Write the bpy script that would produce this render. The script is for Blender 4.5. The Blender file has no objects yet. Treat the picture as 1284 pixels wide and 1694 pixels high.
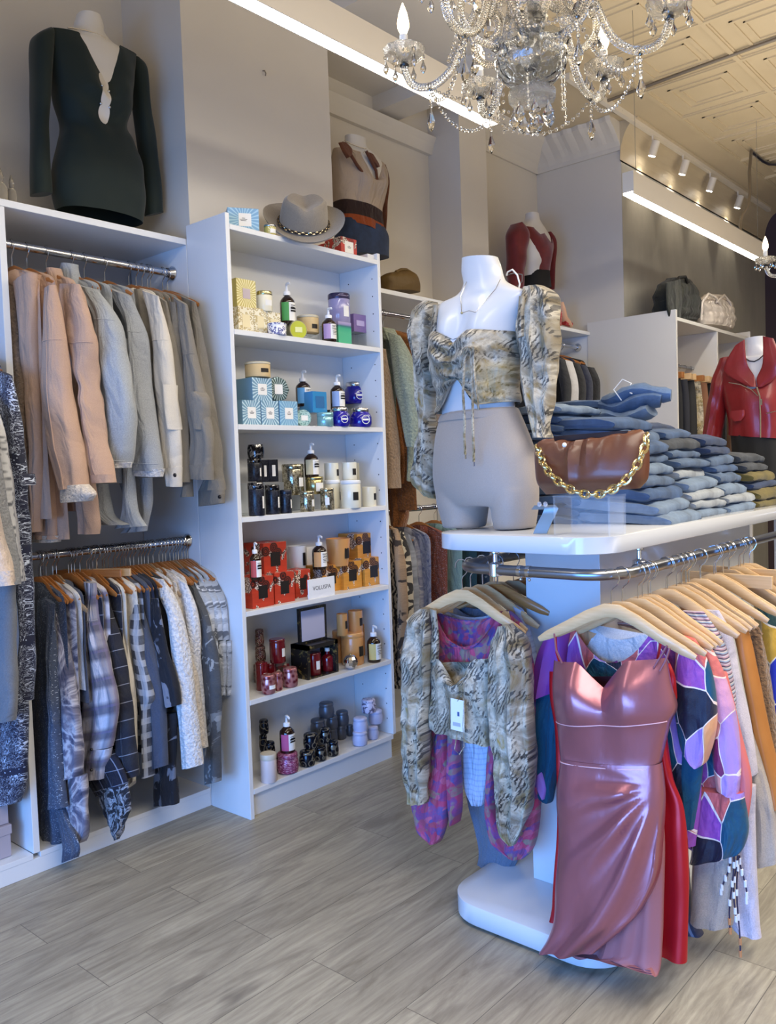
import bpy, bmesh, math, random
import numpy as np
from mathutils import Vector, Matrix, noise
PI = math.pi
sc = bpy.context.scene
COL = sc.collection
# ------------------------------------------------------------------ camera
F_PX, YAW, PITCH, ROLL, CAM_H = 1400.4, 0.71757569, -0.04948878, -0.03424533, 1.45
_cy, _sy, _cp, _sp = math.cos(YAW), math.sin(YAW), math.cos(PITCH), math.sin(PITCH)
_fw = Vector((-_sy*_cp, _cy*_cp, _sp)); _rt = Vector((_cy, _sy, 0)); _up = _rt.cross(_fw)
_cr, _sr = math.cos(ROLL), math.sin(ROLL)
CR = _cr*_rt + _sr*_up; CU = -_sr*_rt + _cr*_up; CO = Vector((0, 0, CAM_H))
cam_d = bpy.data.cameras.new('camera'); cam = bpy.data.objects.new('camera', cam_d); COL.objects.link(cam)
cam_d.sensor_fit = 'VERTICAL'; cam_d.sensor_height = 36; cam_d.lens = F_PX/1694*36; cam_d.clip_start = .02
cam.matrix_world = Matrix(((CR.x, CU.x, -_fw.x, 0), (CR.y, CU.y, -_fw.y, 0), (CR.z, CU.z, -_fw.z, CAM_H), (0, 0, 0, 1)))
sc.camera = cam
def at(px, py, x=None, y=None, z=None):
    """the point of the place seen at a photo pixel on the plane x=, y= or z="""
    px, py = float(px), float(py); d = _fw + (px-642)/F_PX*CR - (py-847)/F_PX*CU
    if x is not None: return CO + d*((x-CO.x)/d.x)
    if y is not None: return CO + d*((y-CO.y)/d.y)
    return CO + d*((z-CO.z)/d.z)
def depth(p): return (Vector(p)-CO).dot(_fw)
# ------------------------------------------------------------------ light and exposure
sc.view_settings.view_transform = 'Standard'; sc.view_settings.look = 'None'
sc.view_settings.gamma = 1; sc.view_settings.use_curve_mapping = False
EXPOSURE = 0.36
sc.view_settings.exposure = EXPOSURE
W = bpy.data.worlds.new('world'); sc.world = W; W.use_nodes = True
W.node_tree.nodes['Background'].inputs[0].default_value = (.5, .65, 1, 1)
W.node_tree.nodes['Background'].inputs[1].default_value = .25
def area(name, loc, rot, sx, sy, power, col, spread=PI):
    l = bpy.data.lights.new(name, 'AREA'); l.shape = 'RECTANGLE'; l.size = sx; l.size_y = sy
    l.energy = power; l.color = col; l.spread = spread
    o = bpy.data.objects.new(name, l); COL.objects.link(o); o.location = loc; o.rotation_euler = rot
    return o
LED_E = 24.0            # diffuser strips of the linear lights
# daylight through the shop window behind the camera
area('window_daylight', (-.3, -2.35, 1.05), (PI/2-.42, 0, 0), 4.4, 1.7, 168, (.13, .39, 1.0), 2.2)
# added warm fill lamp, stands for presumed further lights out of view
area('room_fill', (.5, 3.2, 3.3), (0, 0, 0), 1.2, 7.0, 200, (1, .91, .76))
# added upward fill lamp to brighten the ceiling, belongs to no fixture
area('ceiling_fill', (-1.2, 3.4, 3.12), (PI, 0, 0), 2.2, 7.5, 42, (1, .88, .7))

# ------------------------------------------------------------------ materials
def lin(c):
    c = [v/255 for v in c]
    return tuple((v/12.92 if v <= .04045 else ((v+.055)/1.055)**2.4) for v in c[:3]) + (1,)
class NT:
    def __init__(s, m): s.t = m.node_tree; s.n = s.t.nodes; s.L = s.t.links
    def set(s, sock, v):
        if isinstance(v, bpy.types.NodeSocket): s.L.new(v, sock)
        elif v is not None:
            if isinstance(v, tuple) and sock.type == 'RGBA' and max(v) > 1.001: v = lin(v)
            if isinstance(v, tuple) and sock.type == 'RGBA' and len(v) == 3: v = v+(1,)
            sock.default_value = v
    def nd(s, typ, ins=(), out=0, **props):
        k = s.n.new('ShaderNode'+typ)
        for a, b in props.items(): setattr(k, a, b)
        for a, b in (ins.items() if isinstance(ins, dict) else enumerate(ins)): s.set(k.inputs[a], b)
        return k.outputs[out]
    def obj(s): return s.nd('TexCoord', out=3)
    def gen(s): return s.nd('TexCoord', out=0)
    def uv(s): return s.nd('TexCoord', out=2)
    def map(s, v, sc=(1, 1, 1), rot=(0, 0, 0), loc=(0, 0, 0)):
        return s.nd('Mapping', {0: v, 1: loc, 2: rot, 3: sc})
    def sep(s, v):
        k = s.n.new('ShaderNodeSeparateXYZ'); s.L.new(v, k.inputs[0]); return k.outputs
    def m(s, op, a, b=None, c=None): return s.nd('Math', [a, b, c] if c is not None else [a, b], operation=op)
    def noise(s, v, scale=5, detail=3, rough=.5, dist=0, out=0):
        return s.nd('TexNoise', {'Vector': v, 'Scale': scale, 'Detail': detail, 'Roughness': rough, 'Distortion': dist}, out)
    def vor(s, v, scale=5, feature='F1', out=0, rnd=1.0):
        return s.nd('TexVoronoi', {'Vector': v, 'Scale': scale, 'Randomness': rnd}, out, feature=feature)
    def wave(s, v, scale=5, dist=0, detail=2, ds=1): return s.nd('TexWave', {'Vector': v, 'Scale': scale, 'Distortion': dist, 'Detail': detail, 'Detail Scale': ds})
    def ramp(s, f, stops, interp='LINEAR'):
        k = s.n.new('ShaderNodeValToRGB'); k.color_ramp.interpolation = interp; e = k.color_ramp.elements
        while len(e) < len(stops): e.new(.5)
        for i, (p, c) in enumerate(stops): e[i].position = p; e[i].color = lin(c) if max(c) > 1 else (tuple(c)+(1,))[:4]
        s.set(k.inputs[0], f); return k.outputs[0]
    def mix(s, f, a, b, mode='MIX'):
        k = s.n.new('ShaderNodeMix'); k.data_type = 'RGBA'; k.blend_type = mode
        s.set(k.inputs[0], f); s.set(k.inputs[6], a); s.set(k.inputs[7], b); return k.outputs[2]
    def step(s, v, lo, hi):
        k = s.n.new('ShaderNodeMapRange'); s.set(k.inputs[0], v); k.inputs[1].default_value = lo; k.inputs[2].default_value = hi; return k.outputs[0]
MATS = {}
def mat(name, col=(200, 200, 200), rough=.5, metal=0, trans=0, emit=0, bump=None, alpha=1, ior=1.45, spec=None, sheen=0, coat=0, mf=None):
    if name in MATS: return MATS[name]
    m = bpy.data.materials.new(name); m.use_nodes = True; MATS[name] = m
    b = m.node_tree.nodes['Principled BSDF']; n = NT(m)
    c = col(n) if callable(col) else col
    n.set(b.inputs['Base Color'], c)
    r = rough(n) if callable(rough) else rough
    n.set(b.inputs['Roughness'], r); n.set(b.inputs['Metallic'], mf(n) if mf else metal)
    b.inputs['Transmission Weight'].default_value = trans; b.inputs['IOR'].default_value = ior
    b.inputs['Alpha'].default_value = alpha
    if spec is not None: b.inputs['Specular IOR Level'].default_value = spec
    if sheen: b.inputs['Sheen Weight'].default_value = sheen
    if coat: b.inputs['Coat Weight'].default_value = coat; b.inputs['Coat Roughness'].default_value = .1
    if emit: n.set(b.inputs['Emission Color'], c); b.inputs['Emission Strength'].default_value = emit
    if bump:
        k = m.node_tree.nodes.new('ShaderNodeBump'); h, st, di = bump(n)
        n.set(k.inputs['Height'], h); k.inputs['Strength'].default_value = st; k.inputs['Distance'].default_value = di
        n.L.new(k.outputs[0], b.inputs['Normal'])
    return m
def bnoise(scale, st=.3, di=.004, src='obj', detail=3):
    return lambda n: (n.noise(n.obj() if src == 'obj' else n.uv(), scale, detail), st, di)
def jit(c, d): return tuple(max(0, min(255, v*d)) for v in c)
def heather(c, d=.72, s=260):
    return lambda n: n.mix(n.noise(n.obj(), s, 4, .7), jit(c, d), jit(c, 2-d))
def cloth(name, c=None, rough=.85, s=260, d=.8, bs=500, bst=.3, sheen=.15, bd=.0015):
    if name in MATS: return MATS[name]
    return mat(name, heather(c, d, s), rough, bump=fbump(bs, bd/.0015*.06), sheen=sheen)
def fbump(s=450, f=.045, st=.9, di=.045):
    def h(n):
        u = n.uv(); a = n.noise(n.map(u, (1, .42, 1)), 13, 3, .5, .5); b = n.noise(n.obj(), s, 2)
        return n.m('ADD', a, n.m('MULTIPLY', b, f)), st, di
    return h
def sherpa(name, c):
    return mat(name, lambda n: n.mix(n.noise(n.obj(), 90, 3), jit(c, .72), jit(c, 1.15)), .95, bump=bnoise(85, 1, .012), sheen=.3)

# ------------------------------------------------------------------ mesh builder
class MB:
    def __init__(s): s.v = []; s.f = []; s.u = []; s.mi = []; s.cur = 0
    def add(s, verts, faces, uvs=None):
        o = len(s.v); s.v += [tuple(p) for p in verts]
        for i, f in enumerate(faces):
            s.f.append([o+k for k in f]); s.mi.append(s.cur)
            s.u.append(uvs[i] if uvs else [(verts[k][0]+verts[k][1], verts[k][2]) for k in f])
        return s
    def box(s, c, d, R=None):
        c = Vector(c); h = Vector(d)/2
        vs = [Vector((sx*h.x, sy*h.y, sz*h.z)) for sx in (-1, 1) for sy in (-1, 1) for sz in (-1, 1)]
        if R is not None: vs = [R @ v for v in vs]
        vs = [v+c for v in vs]
        return s.add(vs, [(0, 1, 3, 2), (4, 6, 7, 5), (0, 4, 5, 1), (2, 3, 7, 6), (0, 2, 6, 4), (1, 5, 7, 3)])
    def bb(s, x0, x1, y0, y1, z0, z1): return s.box(((x0+x1)/2, (y0+y1)/2, (z0+z1)/2), (x1-x0, y1-y0, z1-z0))
    def rings(s, R, close=True, cap=True, us=None, vs=None, capuv=None):
        n = len(R[0]); m = len(R); o = len(s.v)
        for r in R: s.v += [tuple(p) for p in r]
        for i in range(m-1):
            for j in range(n if close else n-1):
                k = (j+1) % n
                s.f.append([o+i*n+j, o+i*n+k, o+(i+1)*n+k, o+(i+1)*n+j]); s.mi.append(s.cur)
                a = us[j] if us else j/n; b = (us[j+1] if us else (j+1)/n); c = vs[i] if vs else i/(m-1); d = vs[i+1] if vs else (i+1)/(m-1)
                s.u.append([(a, c), (b, c), (b, d), (a, d)])
        if close and cap:
            for i in (0, m-1):
                s.f.append([o+i*n+j for j in range(n)]); s.mi.append(s.cur); s.u.append([(0, 0)]*n)
        return s
    def tube(s, path, r, n=8, cap=True, ry=None, upv=None):
        P = [Vector(p) for p in path]; m = len(P); R = []; prev = None
        rr = r if isinstance(r, (list, tuple)) else [r]*m
        r2 = (ry if isinstance(ry, (list, tuple)) else [ry]*m) if ry is not None else rr
        L = 0; vs = []
        for i in range(m):
            t = (P[min(i+1, m-1)]-P[max(i-1, 0)]).normalized()
            if prev is None:
                a = Vector(upv) if upv else (Vector((0, 0, 1)) if abs(t.z) < .9 else Vector((1, 0, 0)))
            else: a = prev
            a = (a-t*a.dot(t)).normalized(); prev = a; b = t.cross(a)
            R.append([P[i]+a*(rr[i]*math.cos(2*PI*k/n))+b*(r2[i]*math.sin(2*PI*k/n)) for k in range(n)])
            if i: L += (P[i]-P[i-1]).length
            vs.append(L)
        return s.rings(R, True, cap, [2*PI*max(rr)*k/n for k in range(n+1)], vs)
    def lathe(s, prof, n=20, c=(0, 0, 0), R=None, cap=True, flute=0, fn=8):
        c = Vector(c); Rg = []
        for r, z in prof:
            ring = []
            for k in range(n):
                a = 2*PI*k/n; q = r*(1+flute*abs(math.cos(fn*a/2)))
                p = Vector((q*math.cos(a), q*math.sin(a), z))
                ring.append((R @ p if R is not None else p)+c)
            Rg.append(ring)
        return s.rings(Rg, True, cap)
    def sph(s, c, r, n=10, m=6, sc=(1, 1, 1)):
        return s.lathe([(max(1e-4, math.sin(PI*i/m))*r, -math.cos(PI*i/m)*r) for i in range(m+1)], n, c) if sc == (1, 1, 1) else \
            s.lathe([(max(1e-4, math.sin(PI*i/m))*r*sc[0], -math.cos(PI*i/m)*r*sc[2]) for i in range(m+1)], n, c)
    def torus(s, c, R, r, ax=(0, 0, 1), n=16, k=6, sc=(1, 1), stretch=None):
        ax = Vector(ax).normalized(); a = ax.orthogonal().normalized() if stretch is None else Vector(stretch).normalized(); b = ax.cross(a)
        Rg = []
        for i in range(n+1):
            t = 2*PI*i/n; d = a*(math.cos(t)*sc[0])+b*(math.sin(t)*sc[1]); p = Vector(c)+d*R; dn = (a*math.cos(t)+b*math.sin(t))
            Rg.append([p+dn*(r*math.cos(2*PI*q/k))+ax*(r*math.sin(2*PI*q/k)) for q in range(k)])
        return s.rings(Rg, True, False)
    def build(s, name, ms=None, parent=None, loc=None, smooth=True, bevel=0, weld=False, rot=None):
        me = bpy.data.meshes.new(name); me.from_pydata(s.v, [], s.f); me.update()
        ul = me.uv_layers.new(name='UVMap'); flat = [c for f in s.u for p in f for c in p]
        if len(flat) == 2*len(ul.data): ul.data.foreach_set('uv', flat)
        b = bmesh.new(); b.from_mesh(me)
        if weld: bmesh.ops.remove_doubles(b, verts=b.verts, dist=1e-5)
        bmesh.ops.recalc_face_normals(b, faces=b.faces); b.to_mesh(me); b.free()
        ms = ms if isinstance(ms, (list, tuple)) else [ms]
        for q in ms:
            if q: me.materials.append(q)
        if len(ms) > 1 and len(me.polygons) == len(s.mi): me.polygons.foreach_set('material_index', s.mi)
        me.polygons.foreach_set('use_smooth', [smooth]*len(me.polygons))
        o = bpy.data.objects.new(name, me); COL.objects.link(o)
        if parent: o.parent = parent
        if loc is not None: o.location = loc
        if rot is not None: o.rotation_euler = rot
        if bevel:
            q = o.modifiers.new('bevel', 'BEVEL'); q.width = bevel; q.segments = 2; q.limit_method = 'ANGLE'; q.harden_normals = False
        if smooth and hasattr(me, 'set_sharp_from_angle'): me.set_sharp_from_angle(angle=math.radians(50))
        return o
def tag(o, label=None, cat=None, group=None, kind=None):
    if label: o['label'] = label
    if cat: o['category'] = cat
    if group: o['group'] = group
    if kind: o['kind'] = kind
    return o
def thing(name, label, cat, loc=(0, 0, 0), rz=0, group=None):
    o = bpy.data.objects.new(name, None); COL.objects.link(o); o.location = loc; o.rotation_euler = (0, 0, rz); o.empty_display_size = .05
    return tag(o, label, cat, group)
def struct(name, mb, m, bevel=0, smooth=False): return tag(mb.build(name, m, smooth=smooth, bevel=bevel), kind='structure')
def dup(root, loc, rz=None, label=None, group=None, mats=None, scale=None):
    r = root.copy(); COL.objects.link(r); r.location = loc
    if rz is not None: r.rotation_euler = (0, 0, rz)
    if label: r['label'] = label
    if group: r['group'] = group
    if scale: r.scale = scale
    def rec(src, dst):
        for ch in list(src.children):
            c = ch.copy(); COL.objects.link(c); c.parent = dst; rec(ch, c)
    rec(root, r)
    return r
def lerp(a, b, t): t = float(t); return a+(b-a)*t
def cat_rows(rows, per):
    """smooth in-between rows (Catmull-Rom over tuples of floats)"""
    A = np.array(rows, float); n = len(A); out = []
    for i in range(n-1):
        p0, p1, p2, p3 = A[max(i-1, 0)], A[i], A[i+1], A[min(i+2, n-1)]
        for k in range(per):
            t = k/per
            out.append(.5*((2*p1)+(-p0+p2)*t+(2*p0-5*p1+4*p2-p3)*t*t+(-p0+3*p1-3*p2+p3)*t**3))
    out.append(A[-1]); return np.array(out)
def sheet(mb, rows, T, seed=0, fold=.011, ff=3.0, n=14, per=5, N=(0, 1, 0), topf=None, botf=None, disp=None, wr=.007, wf=14, cap=True, off=(0, 0, 0), grow=0, expo=.75, vtop=.25):
    """a garment piece or body section: rows of left and right edge points (L, R) skinned with a rounded section of half-depth T
    and hanging folds.  rows: [(Vector L, Vector R), ...] top to bottom; T number or list per row"""
    Tl = T if isinstance(T, (list, tuple)) else [T]*len(rows)
    A = cat_rows([tuple(l)+tuple(r)+(t,) for (l, r), t in zip(rows, Tl)], per)
    N = Vector(N).normalized(); m = len(A); R = []; vs = []; L = 0; off = Vector(off); pm = None; wmax = 0
    for i, a in enumerate(A):
        v = i/(m-1); l = Vector(a[0:3])-off; r = Vector(a[3:6])-off; t = max(.002, a[6])
        if grow:
            d = (r-l).normalized()*grow; l = l-d; r = r+d; t += grow
        w = (r-l).length; wmax = max(wmax, w); md = (l+r)/2
        if pm is not None: L += (md-pm).length
        pm = md; vs.append(-L); ring = []
        amp = fold*min(1, vtop+v*1.1)
        for k in range(2*n):
            th = PI*k/n; xn = -math.cos(th); sn = math.sin(th); side = -1 if sn >= 0 else 1
            p = lerp(l, r, (xn+1)/2)
            yy = side*t*abs(sn)**expo
            s1 = math.sin(ff*PI*xn+seed*1.7+1.2*v+.8*math.sin(2*v+seed)); s2 = noise.noise(Vector((xn*2.2+seed*3.1, v*1.5, seed)))
            yy += amp*(.6*s1+.9*s2)*min(1, w/.12)
            if wr and abs(sn) > .01: yy += side*wr*noise.noise(Vector((p.x*wf, p.y*wf+seed*7, p.z*wf*.7)))
            if disp: yy += disp(xn, v, side)
            p = p+N*yy
            if topf: p.z -= topf(xn, side)*max(0, 1-v*2.5)
            if botf: p.z -= botf(xn, side)*max(0, v*2-1)
            ring.append(p)
        R.append(ring)
    us = [0]
    for k in range(2*n): us.append(us[-1]+wmax*abs(math.cos(PI*(k+1)/n)-math.cos(PI*k/n))/2)
    mb.rings(R, True, cap, us, vs)
    return mb
def lay_on(o, pts, d, lift=.003):
    """points projected along d onto the surface of mesh object o (its own coordinates)"""
    from mathutils.bvhtree import BVHTree
    t = BVHTree.FromPolygons([v.co for v in o.data.vertices], [p.vertices for p in o.data.polygons]); d = Vector(d).normalized(); out = []
    for p in pts:
        h = t.ray_cast(Vector(p)-d*.5, d); out.append((h[0] if h[0] is not None else Vector(p))-d*lift)
    return out
def prows(rows, y, yb=None):
    """rows of photo pixels (lx, ly, rx, ry) on the upright plane y (running to yb at the bottom)"""
    o = []; k = len(rows)-1
    for i, q in enumerate(rows):
        yy = y if yb is None else lerp(y, yb, i/k)
        o.append((at(q[0], q[1], y=yy), at(q[2], q[3], y=yy)))
    return o
ORD = 'first second third fourth fifth sixth seventh eighth ninth tenth eleventh twelfth thirteenth fourteenth fifteenth sixteenth seventeenth eighteenth'.split()
_txt = {}
def lettering(s, size, m, parent, loc, rot, name='lettering', align='CENTER', bold=.0):
    k = (s, round(size, 5), m.name, bold)
    if k not in _txt:
        c = bpy.data.curves.new('txt', 'FONT'); c.body = s; c.size = size; c.align_x = align; c.align_y = 'CENTER'; c.extrude = .0002; c.offset = bold; c.resolution_u = 2
        t = bpy.data.objects.new('txt', c); COL.objects.link(t); dg = bpy.context.evaluated_depsgraph_get(); dg.update()
        me = bpy.data.meshes.new_from_object(t.evaluated_get(dg)); bpy.data.objects.remove(t); me.materials.clear(); me.materials.append(m); _txt[k] = me
    o = bpy.data.objects.new(name, _txt[k]); COL.objects.link(o); o.parent = parent; o.location = loc; o.rotation_euler = rot
    return o
# ------------------------------------------------------------------ setting
white_lam = mat('white_laminate', (226, 227, 229), .32, bump=bnoise(30, .02, .002))
paint = mat('wall_paint', lambda n: n.mix(n.noise(n.obj(), 1.3, 4), (206, 199, 188), (220, 213, 202)), .75, bump=bnoise(25, .12, .004))
def floor_col(n):
    v = n.map(n.obj(), rot=(0, 0, PI/2)); 
    k = n.n.new('ShaderNodeTexBrick'); k.offset = .37; n.L.new(v, k.inputs['Vector'])
    for a, b in (('Color1', (.0, .0, .0, 1)), ('Color2', (1, 1, 1, 1)), ('Mortar', (.5, .5, .5, 1))): k.inputs[a].default_value = b
    k.inputs['Scale'].default_value = 1; k.inputs['Mortar Size'].default_value = .0012; k.inputs['Brick Width'].default_value = 1.22; k.inputs['Row Height'].default_value = .182; k.inputs['Bias'].default_value = 0
    pid = k.outputs[0]
    w = n.nd('VectorMath', [n.obj(), n.nd('CombineXYZ', [n.m('MULTIPLY', pid, 9), n.m('MULTIPLY', pid, 31), 0])], operation='ADD')
    g = n.noise(n.map(w, (5, .8, 1)), 2.2, 9, .68, 1.8)
    g2 = n.noise(n.map(w, (60, 2.5, 1)), 3, 4, .6)
    wv = n.wave(n.map(w, (2.6, .55, 1)), 4.5, 9, 3, 1.1)
    kn = n.noise(n.map(w, (4.5, 1.5, 1)), 1.7, 3)
    c = n.ramp(g, [(.26, (118, 110, 95)), (.43, (152, 145, 129)), (.6, (174, 167, 149)), (.78, (194, 187, 168))])
    c = n.mix(n.m('MULTIPLY', n.step(wv, .45, .95), .22), c, (118, 110, 100))
    c = n.mix(n.m('MULTIPLY', n.step(g2, .5, .75), .3), c, (108, 101, 93))
    c = n.mix(n.step(kn, .64, .78), c, (84, 77, 70))
    c = n.mix(n.m('MULTIPLY', pid, .28), c, (112, 107, 100))
    return n.mix(n.m('MULTIPLY', k.outputs[1], .75), c, (70, 66, 62))
oak = mat('grey_oak_planks', floor_col, .42, bump=lambda n: (n.noise(n.map(n.obj(), (30, 1.5, 1)), 4, 4), .12, .002))
plaster = mat('concrete_plaster', lambda n: n.mix(n.noise(n.map(n.obj(), (1, 1, .35)), 3.5, 6, .65), (142, 138, 128), (188, 184, 172)), .55, bump=bnoise(12, .25, .01, detail=5))
ceil_m = mat('cream_tin', lambda n: n.mix(n.noise(n.obj(), 2, 4), (192, 175, 144), (208, 192, 162)), .5, bump=bnoise(40, .1, .003))
plum = mat('plum_paint', (72, 58, 66), .7)
XW, XP, YR, YB, ZC = -3.47, -3.03, 5.87, 9.1, 3.9
struct('floor', MB().bb(-3.6, 3.3, -2.6, 9.3, -.06, 0), oak)
struct('wall_left', MB().bb(XW-.12, XW, -2.6, YR+.1, 0, ZC), paint)
struct('trim_1', MB().bb(XW, XP, 2.245, 3.13, 0, ZC), paint)
struct('trim_2', MB().bb(XW, -3.217, 4.5, 4.8, 0, ZC), paint)
struct('wall_left_return', MB().bb(XW-.12, -2.77, YR, YR+.1, 0, ZC), paint)
struct('wall_left_far', MB().bb(-2.89, -2.768, YR+.001, YB, 0, ZC), plaster)
struct('wall_back', MB().bb(-2.9, 3.3, YB, YB+.12, 0, ZC), plum)
struct('wall_right', MB().bb(3.2, 3.32, -2.6, YB, 0, ZC), paint)
mb = MB(); mb.bb(-3.47, -2.5, -2.62, -2.5, 0, ZC); mb.bb(1.9, 3.2, -2.62, -2.5, 0, ZC); mb.bb(-2.5, 1.9, -2.62, -2.5, 0, .2); mb.bb(-2.5, 1.9, -2.62, -2.5, 2.35, ZC)
struct('wall_front', mb, paint)
mb = MB()
for x in (-2.5, -1.03, .43, 1.86): mb.bb(x, x+.05, -2.6, -2.52, .2, 2.35)
mb.bb(-2.5, 1.9, -2.6, -2.52, .2, .26); mb.bb(-2.5, 1.9, -2.6, -2.52, 2.29, 2.35)
struct('window_1', mb, mat('window_frame', (60, 60, 64), .4))
# pressed tin ceiling
mb = MB(); mb.bb(-3.6, 3.3, -2.6, 9.3, ZC, ZC+.08)
S = .61
def cbar(x0, x1, y0, y1, w, h):
    for s, hh in ((1, .5), (.55, 1)):
        if x1-x0 > y1-y0: mb.bb(x0, x1, (y0+y1)/2-w*s/2, (y0+y1)/2+w*s/2, ZC-h*hh-.0008, ZC)
        else: mb.bb((x0+x1)/2-w*s/2, (x0+x1)/2+w*s/2, y0, y1, ZC-h*hh, ZC)
x0, y0 = -2.42, -.6
for i in range(9): cbar(x0+i*S-.02, x0+i*S+.02, y0, 9.1, .05, .016)
for j in range(17): cbar(x0, x0+8*S, y0+j*S-.02, y0+j*S+.02, .05, .016)
for i in range(8):
    for j in range(15):
        a, b = x0+i*S, y0+j*S
        for q, w in ((.11, .02), (.17, .012)):
            mb.bb(a+q, a+S-q, b+q, b+q+w, ZC-.009, ZC); mb.bb(a+q, a+S-q, b+S-q-w, b+S-q, ZC-.009, ZC)
            mb.bb(a+q, a+q+w, b+q, b+S-q, ZC-.008, ZC); mb.bb(a+S-q-w, a+S-q, b+q, b+S-q, ZC-.008, ZC)
struct('ceiling', mb, ceil_m)
# cornices: moulded profiles running along the walls (offset from wall, height)
def cornice(name, p0, p1, nrm, prof, m, scallop=0):
    p0, p1, nrm = Vector(p0), Vector(p1), Vector(nrm); R = []; nn = max(2, int((p1-p0).length/.03)) if scallop else 2
    for i in range(nn+1):
        t = i/nn; q = p0.lerp(p1, t); s = 1+scallop*math.sin(t*(p1-p0).length*2*PI/.11)
        R.append([q+nrm*(a*s)+Vector((0, 0, b)) for a, b in prof])
    struct(name, MB().rings(R, True, True), m)
prof = [(0, 3.7), (.015, 3.7), (.02, 3.73), (.04, 3.76), (.08, 3.8), (.13, 3.84), (.17, 3.87), (.18, 3.899), (0, 3.899)]
cornice('trim_3', (-2.765, YR-.001, 0), (XW, YR-.001, 0), (0, -1, 0), prof, paint, .05)
cornice('trim_4', (XW+.001, 4.8, 0), (XW+.001, YR, 0), (1, 0, 0), prof, paint)
cornice('trim_5', (XW+.001, 3.13, 0), (XW+.001, 4.5, 0), (1, 0, 0), [(0, 3.5), (.03, 3.5), (.05, 3.56), (.07, 3.6), (0, 3.6)], paint)
cove = [(0, 3.62)]+[(.14*(1-math.cos(t*PI/16)), 3.63+.26*math.sin(t*PI/16)) for t in range(9)]+[(.14, 3.899), (0, 3.899)]
cornice('trim_6', (-2.767, YR-.02, 0), (-2.767, YB, 0), (1, 0, 0), cove, ceil_m)
# ceiling beam running into the wall above the second recess
b0, b1 = at(617, 186, x=XW), at(653, 208, x=XW)
struct('trim_7', MB().bb(XW, -2.55, b0.y, b1.y, b0.z, ZC), paint)
mb = MB(); mb.bb(XW, -2.5, 3.13, b0.y, 3.72, ZC); struct('trim_8', mb, paint)
struct('baseboard_left', MB().bb(XW, XW+.015, 3.2, 4.49, 0, .1), white_lam)
# ------------------------------------------------------------------ fixtures along the left wall
chrome = mat('chrome', (205, 207, 212), .12, 1)
steel = mat('brushed_steel', (150, 153, 160), .28, 1)
dark_hole = mat('pin_hole', (40, 40, 44), .8)
bc = thing('bookcase', 'tall white bookcase with six open shelves of candles and lotions', 'bookcase', (-2.9, 2.7, 0))
BO = Vector((-2.9, 2.7, 0))
def part(mb, name, m, root, O, bevel=.0015, smooth=False):
    o = mb.build(name, m, root, smooth=smooth, bevel=bevel); 
    for v in o.data.vertices: v.co -= Vector(O)
    return o
XF = -2.762; SH = [2.475, 2.05, 1.66, 1.275, .88, .505, .125]      # shelf tops
part(MB().bb(-3.027, XF, 2.222, 2.243, 0, 2.518), 'side_panel', white_lam, bc, BO)
part(MB().bb(-3.027, XF, 3.148, 3.169, .125, 2.508), 'side_panel', white_lam, bc, BO)
for i, z in enumerate(SH): part(MB().bb(-3.02, XF+.001, 2.244, 3.147, z-.022, z), 'shelf', white_lam, bc, BO)
part(MB().bb(-3.027, -3.02, 2.244, 3.147, .1, 2.475), 'back_panel', white_lam, bc, BO)
part(MB().bb(-3.02, -2.787, 2.244, 3.16, 0, .102), 'plinth', white_lam, bc, BO)
mb = MB()
for z0, z1 in zip(SH[1:], SH[:-1]):
    for k in range(1, 5):
        for x in (-2.80, -2.96): mb.lathe([(.0032, 0), (.0032, .0012)], 8, (x, 3.1485, z0+(z1-z0)*k/5), Matrix.Rotation(PI/2, 3, 'X'))
part(mb, 'pin_holes', dark_hole, bc, BO, 0)
part(MB().bb(-2.99, -2.78, 3.1, 3.147, 2.476, 2.502), 'corner_bracket', white_lam, bc, BO)
# hanging unit left of the bookcase
wu = thing('wardrobe_unit', 'white open wardrobe unit with hanging rails left of the bookcase', 'wardrobe', (-3.25, 1.3, 0)); O = (-3.25, 1.3, 0)
part(MB().bb(-3.465, XP, .2, 2.221, 2.438, 2.464), 'top_shelf', white_lam, wu, O)
part(MB().bb(-3.465, XP, 1.418, 1.443, .08, 2.437), 'divider', white_lam, wu, O)
part(MB().bb(-3.465, XP, .2, 1.417, .06, .08), 'base_shelf', white_lam, wu, O)
part(MB().bb(-3.465, XP, 1.444, 2.221, .06, .08), 'base_shelf', white_lam, wu, O)
part(MB().bb(-3.46, -3.032, .2, 2.221, 0, .06), 'plinth', white_lam, wu, O)
part(MB().bb(-3.469, -3.46, .2, 2.221, .08, 2.437), 'back_panel', mat('grey_board', (176, 178, 184), .5), wu, O)
part(MB().bb(-3.459, -3.031, 2.2215, 2.2435, 0, 2.464), 'side_panel', white_lam, wu, O)
def rail(label, x, z, y0, y1, m=chrome, r=.0155):
    t = thing('clothes_rail', label, 'rail', (x, (y0+y1)/2, z)); h = (y1-y0)/2
    MB().tube([(0, -h+.002, 0), (0, h-.002, 0)], r, 16).build('bar', m, t)
    for s in (-1, 1): MB().lathe([(.031, 0), (.031, .005), (.024, .012), (.019, .03)], 20, (0, s*(h-.001), 0), Matrix.Rotation(s*PI/2, 3, 'X')).build('flange', m, t)
    return t
XU, ZU, XL, ZL = -3.135, 2.335, -3.11, 1.17
rail('upper chrome rail holding the pink and grey coats', XU, ZU, 1.444, 2.221)
rail('lower chrome rail holding plaid shirts and fleece', XL, ZL, 1.444, 2.221)
rail('chrome rail in the bay left of the white divider', XU, 2.0, .3, 1.417)
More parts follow.
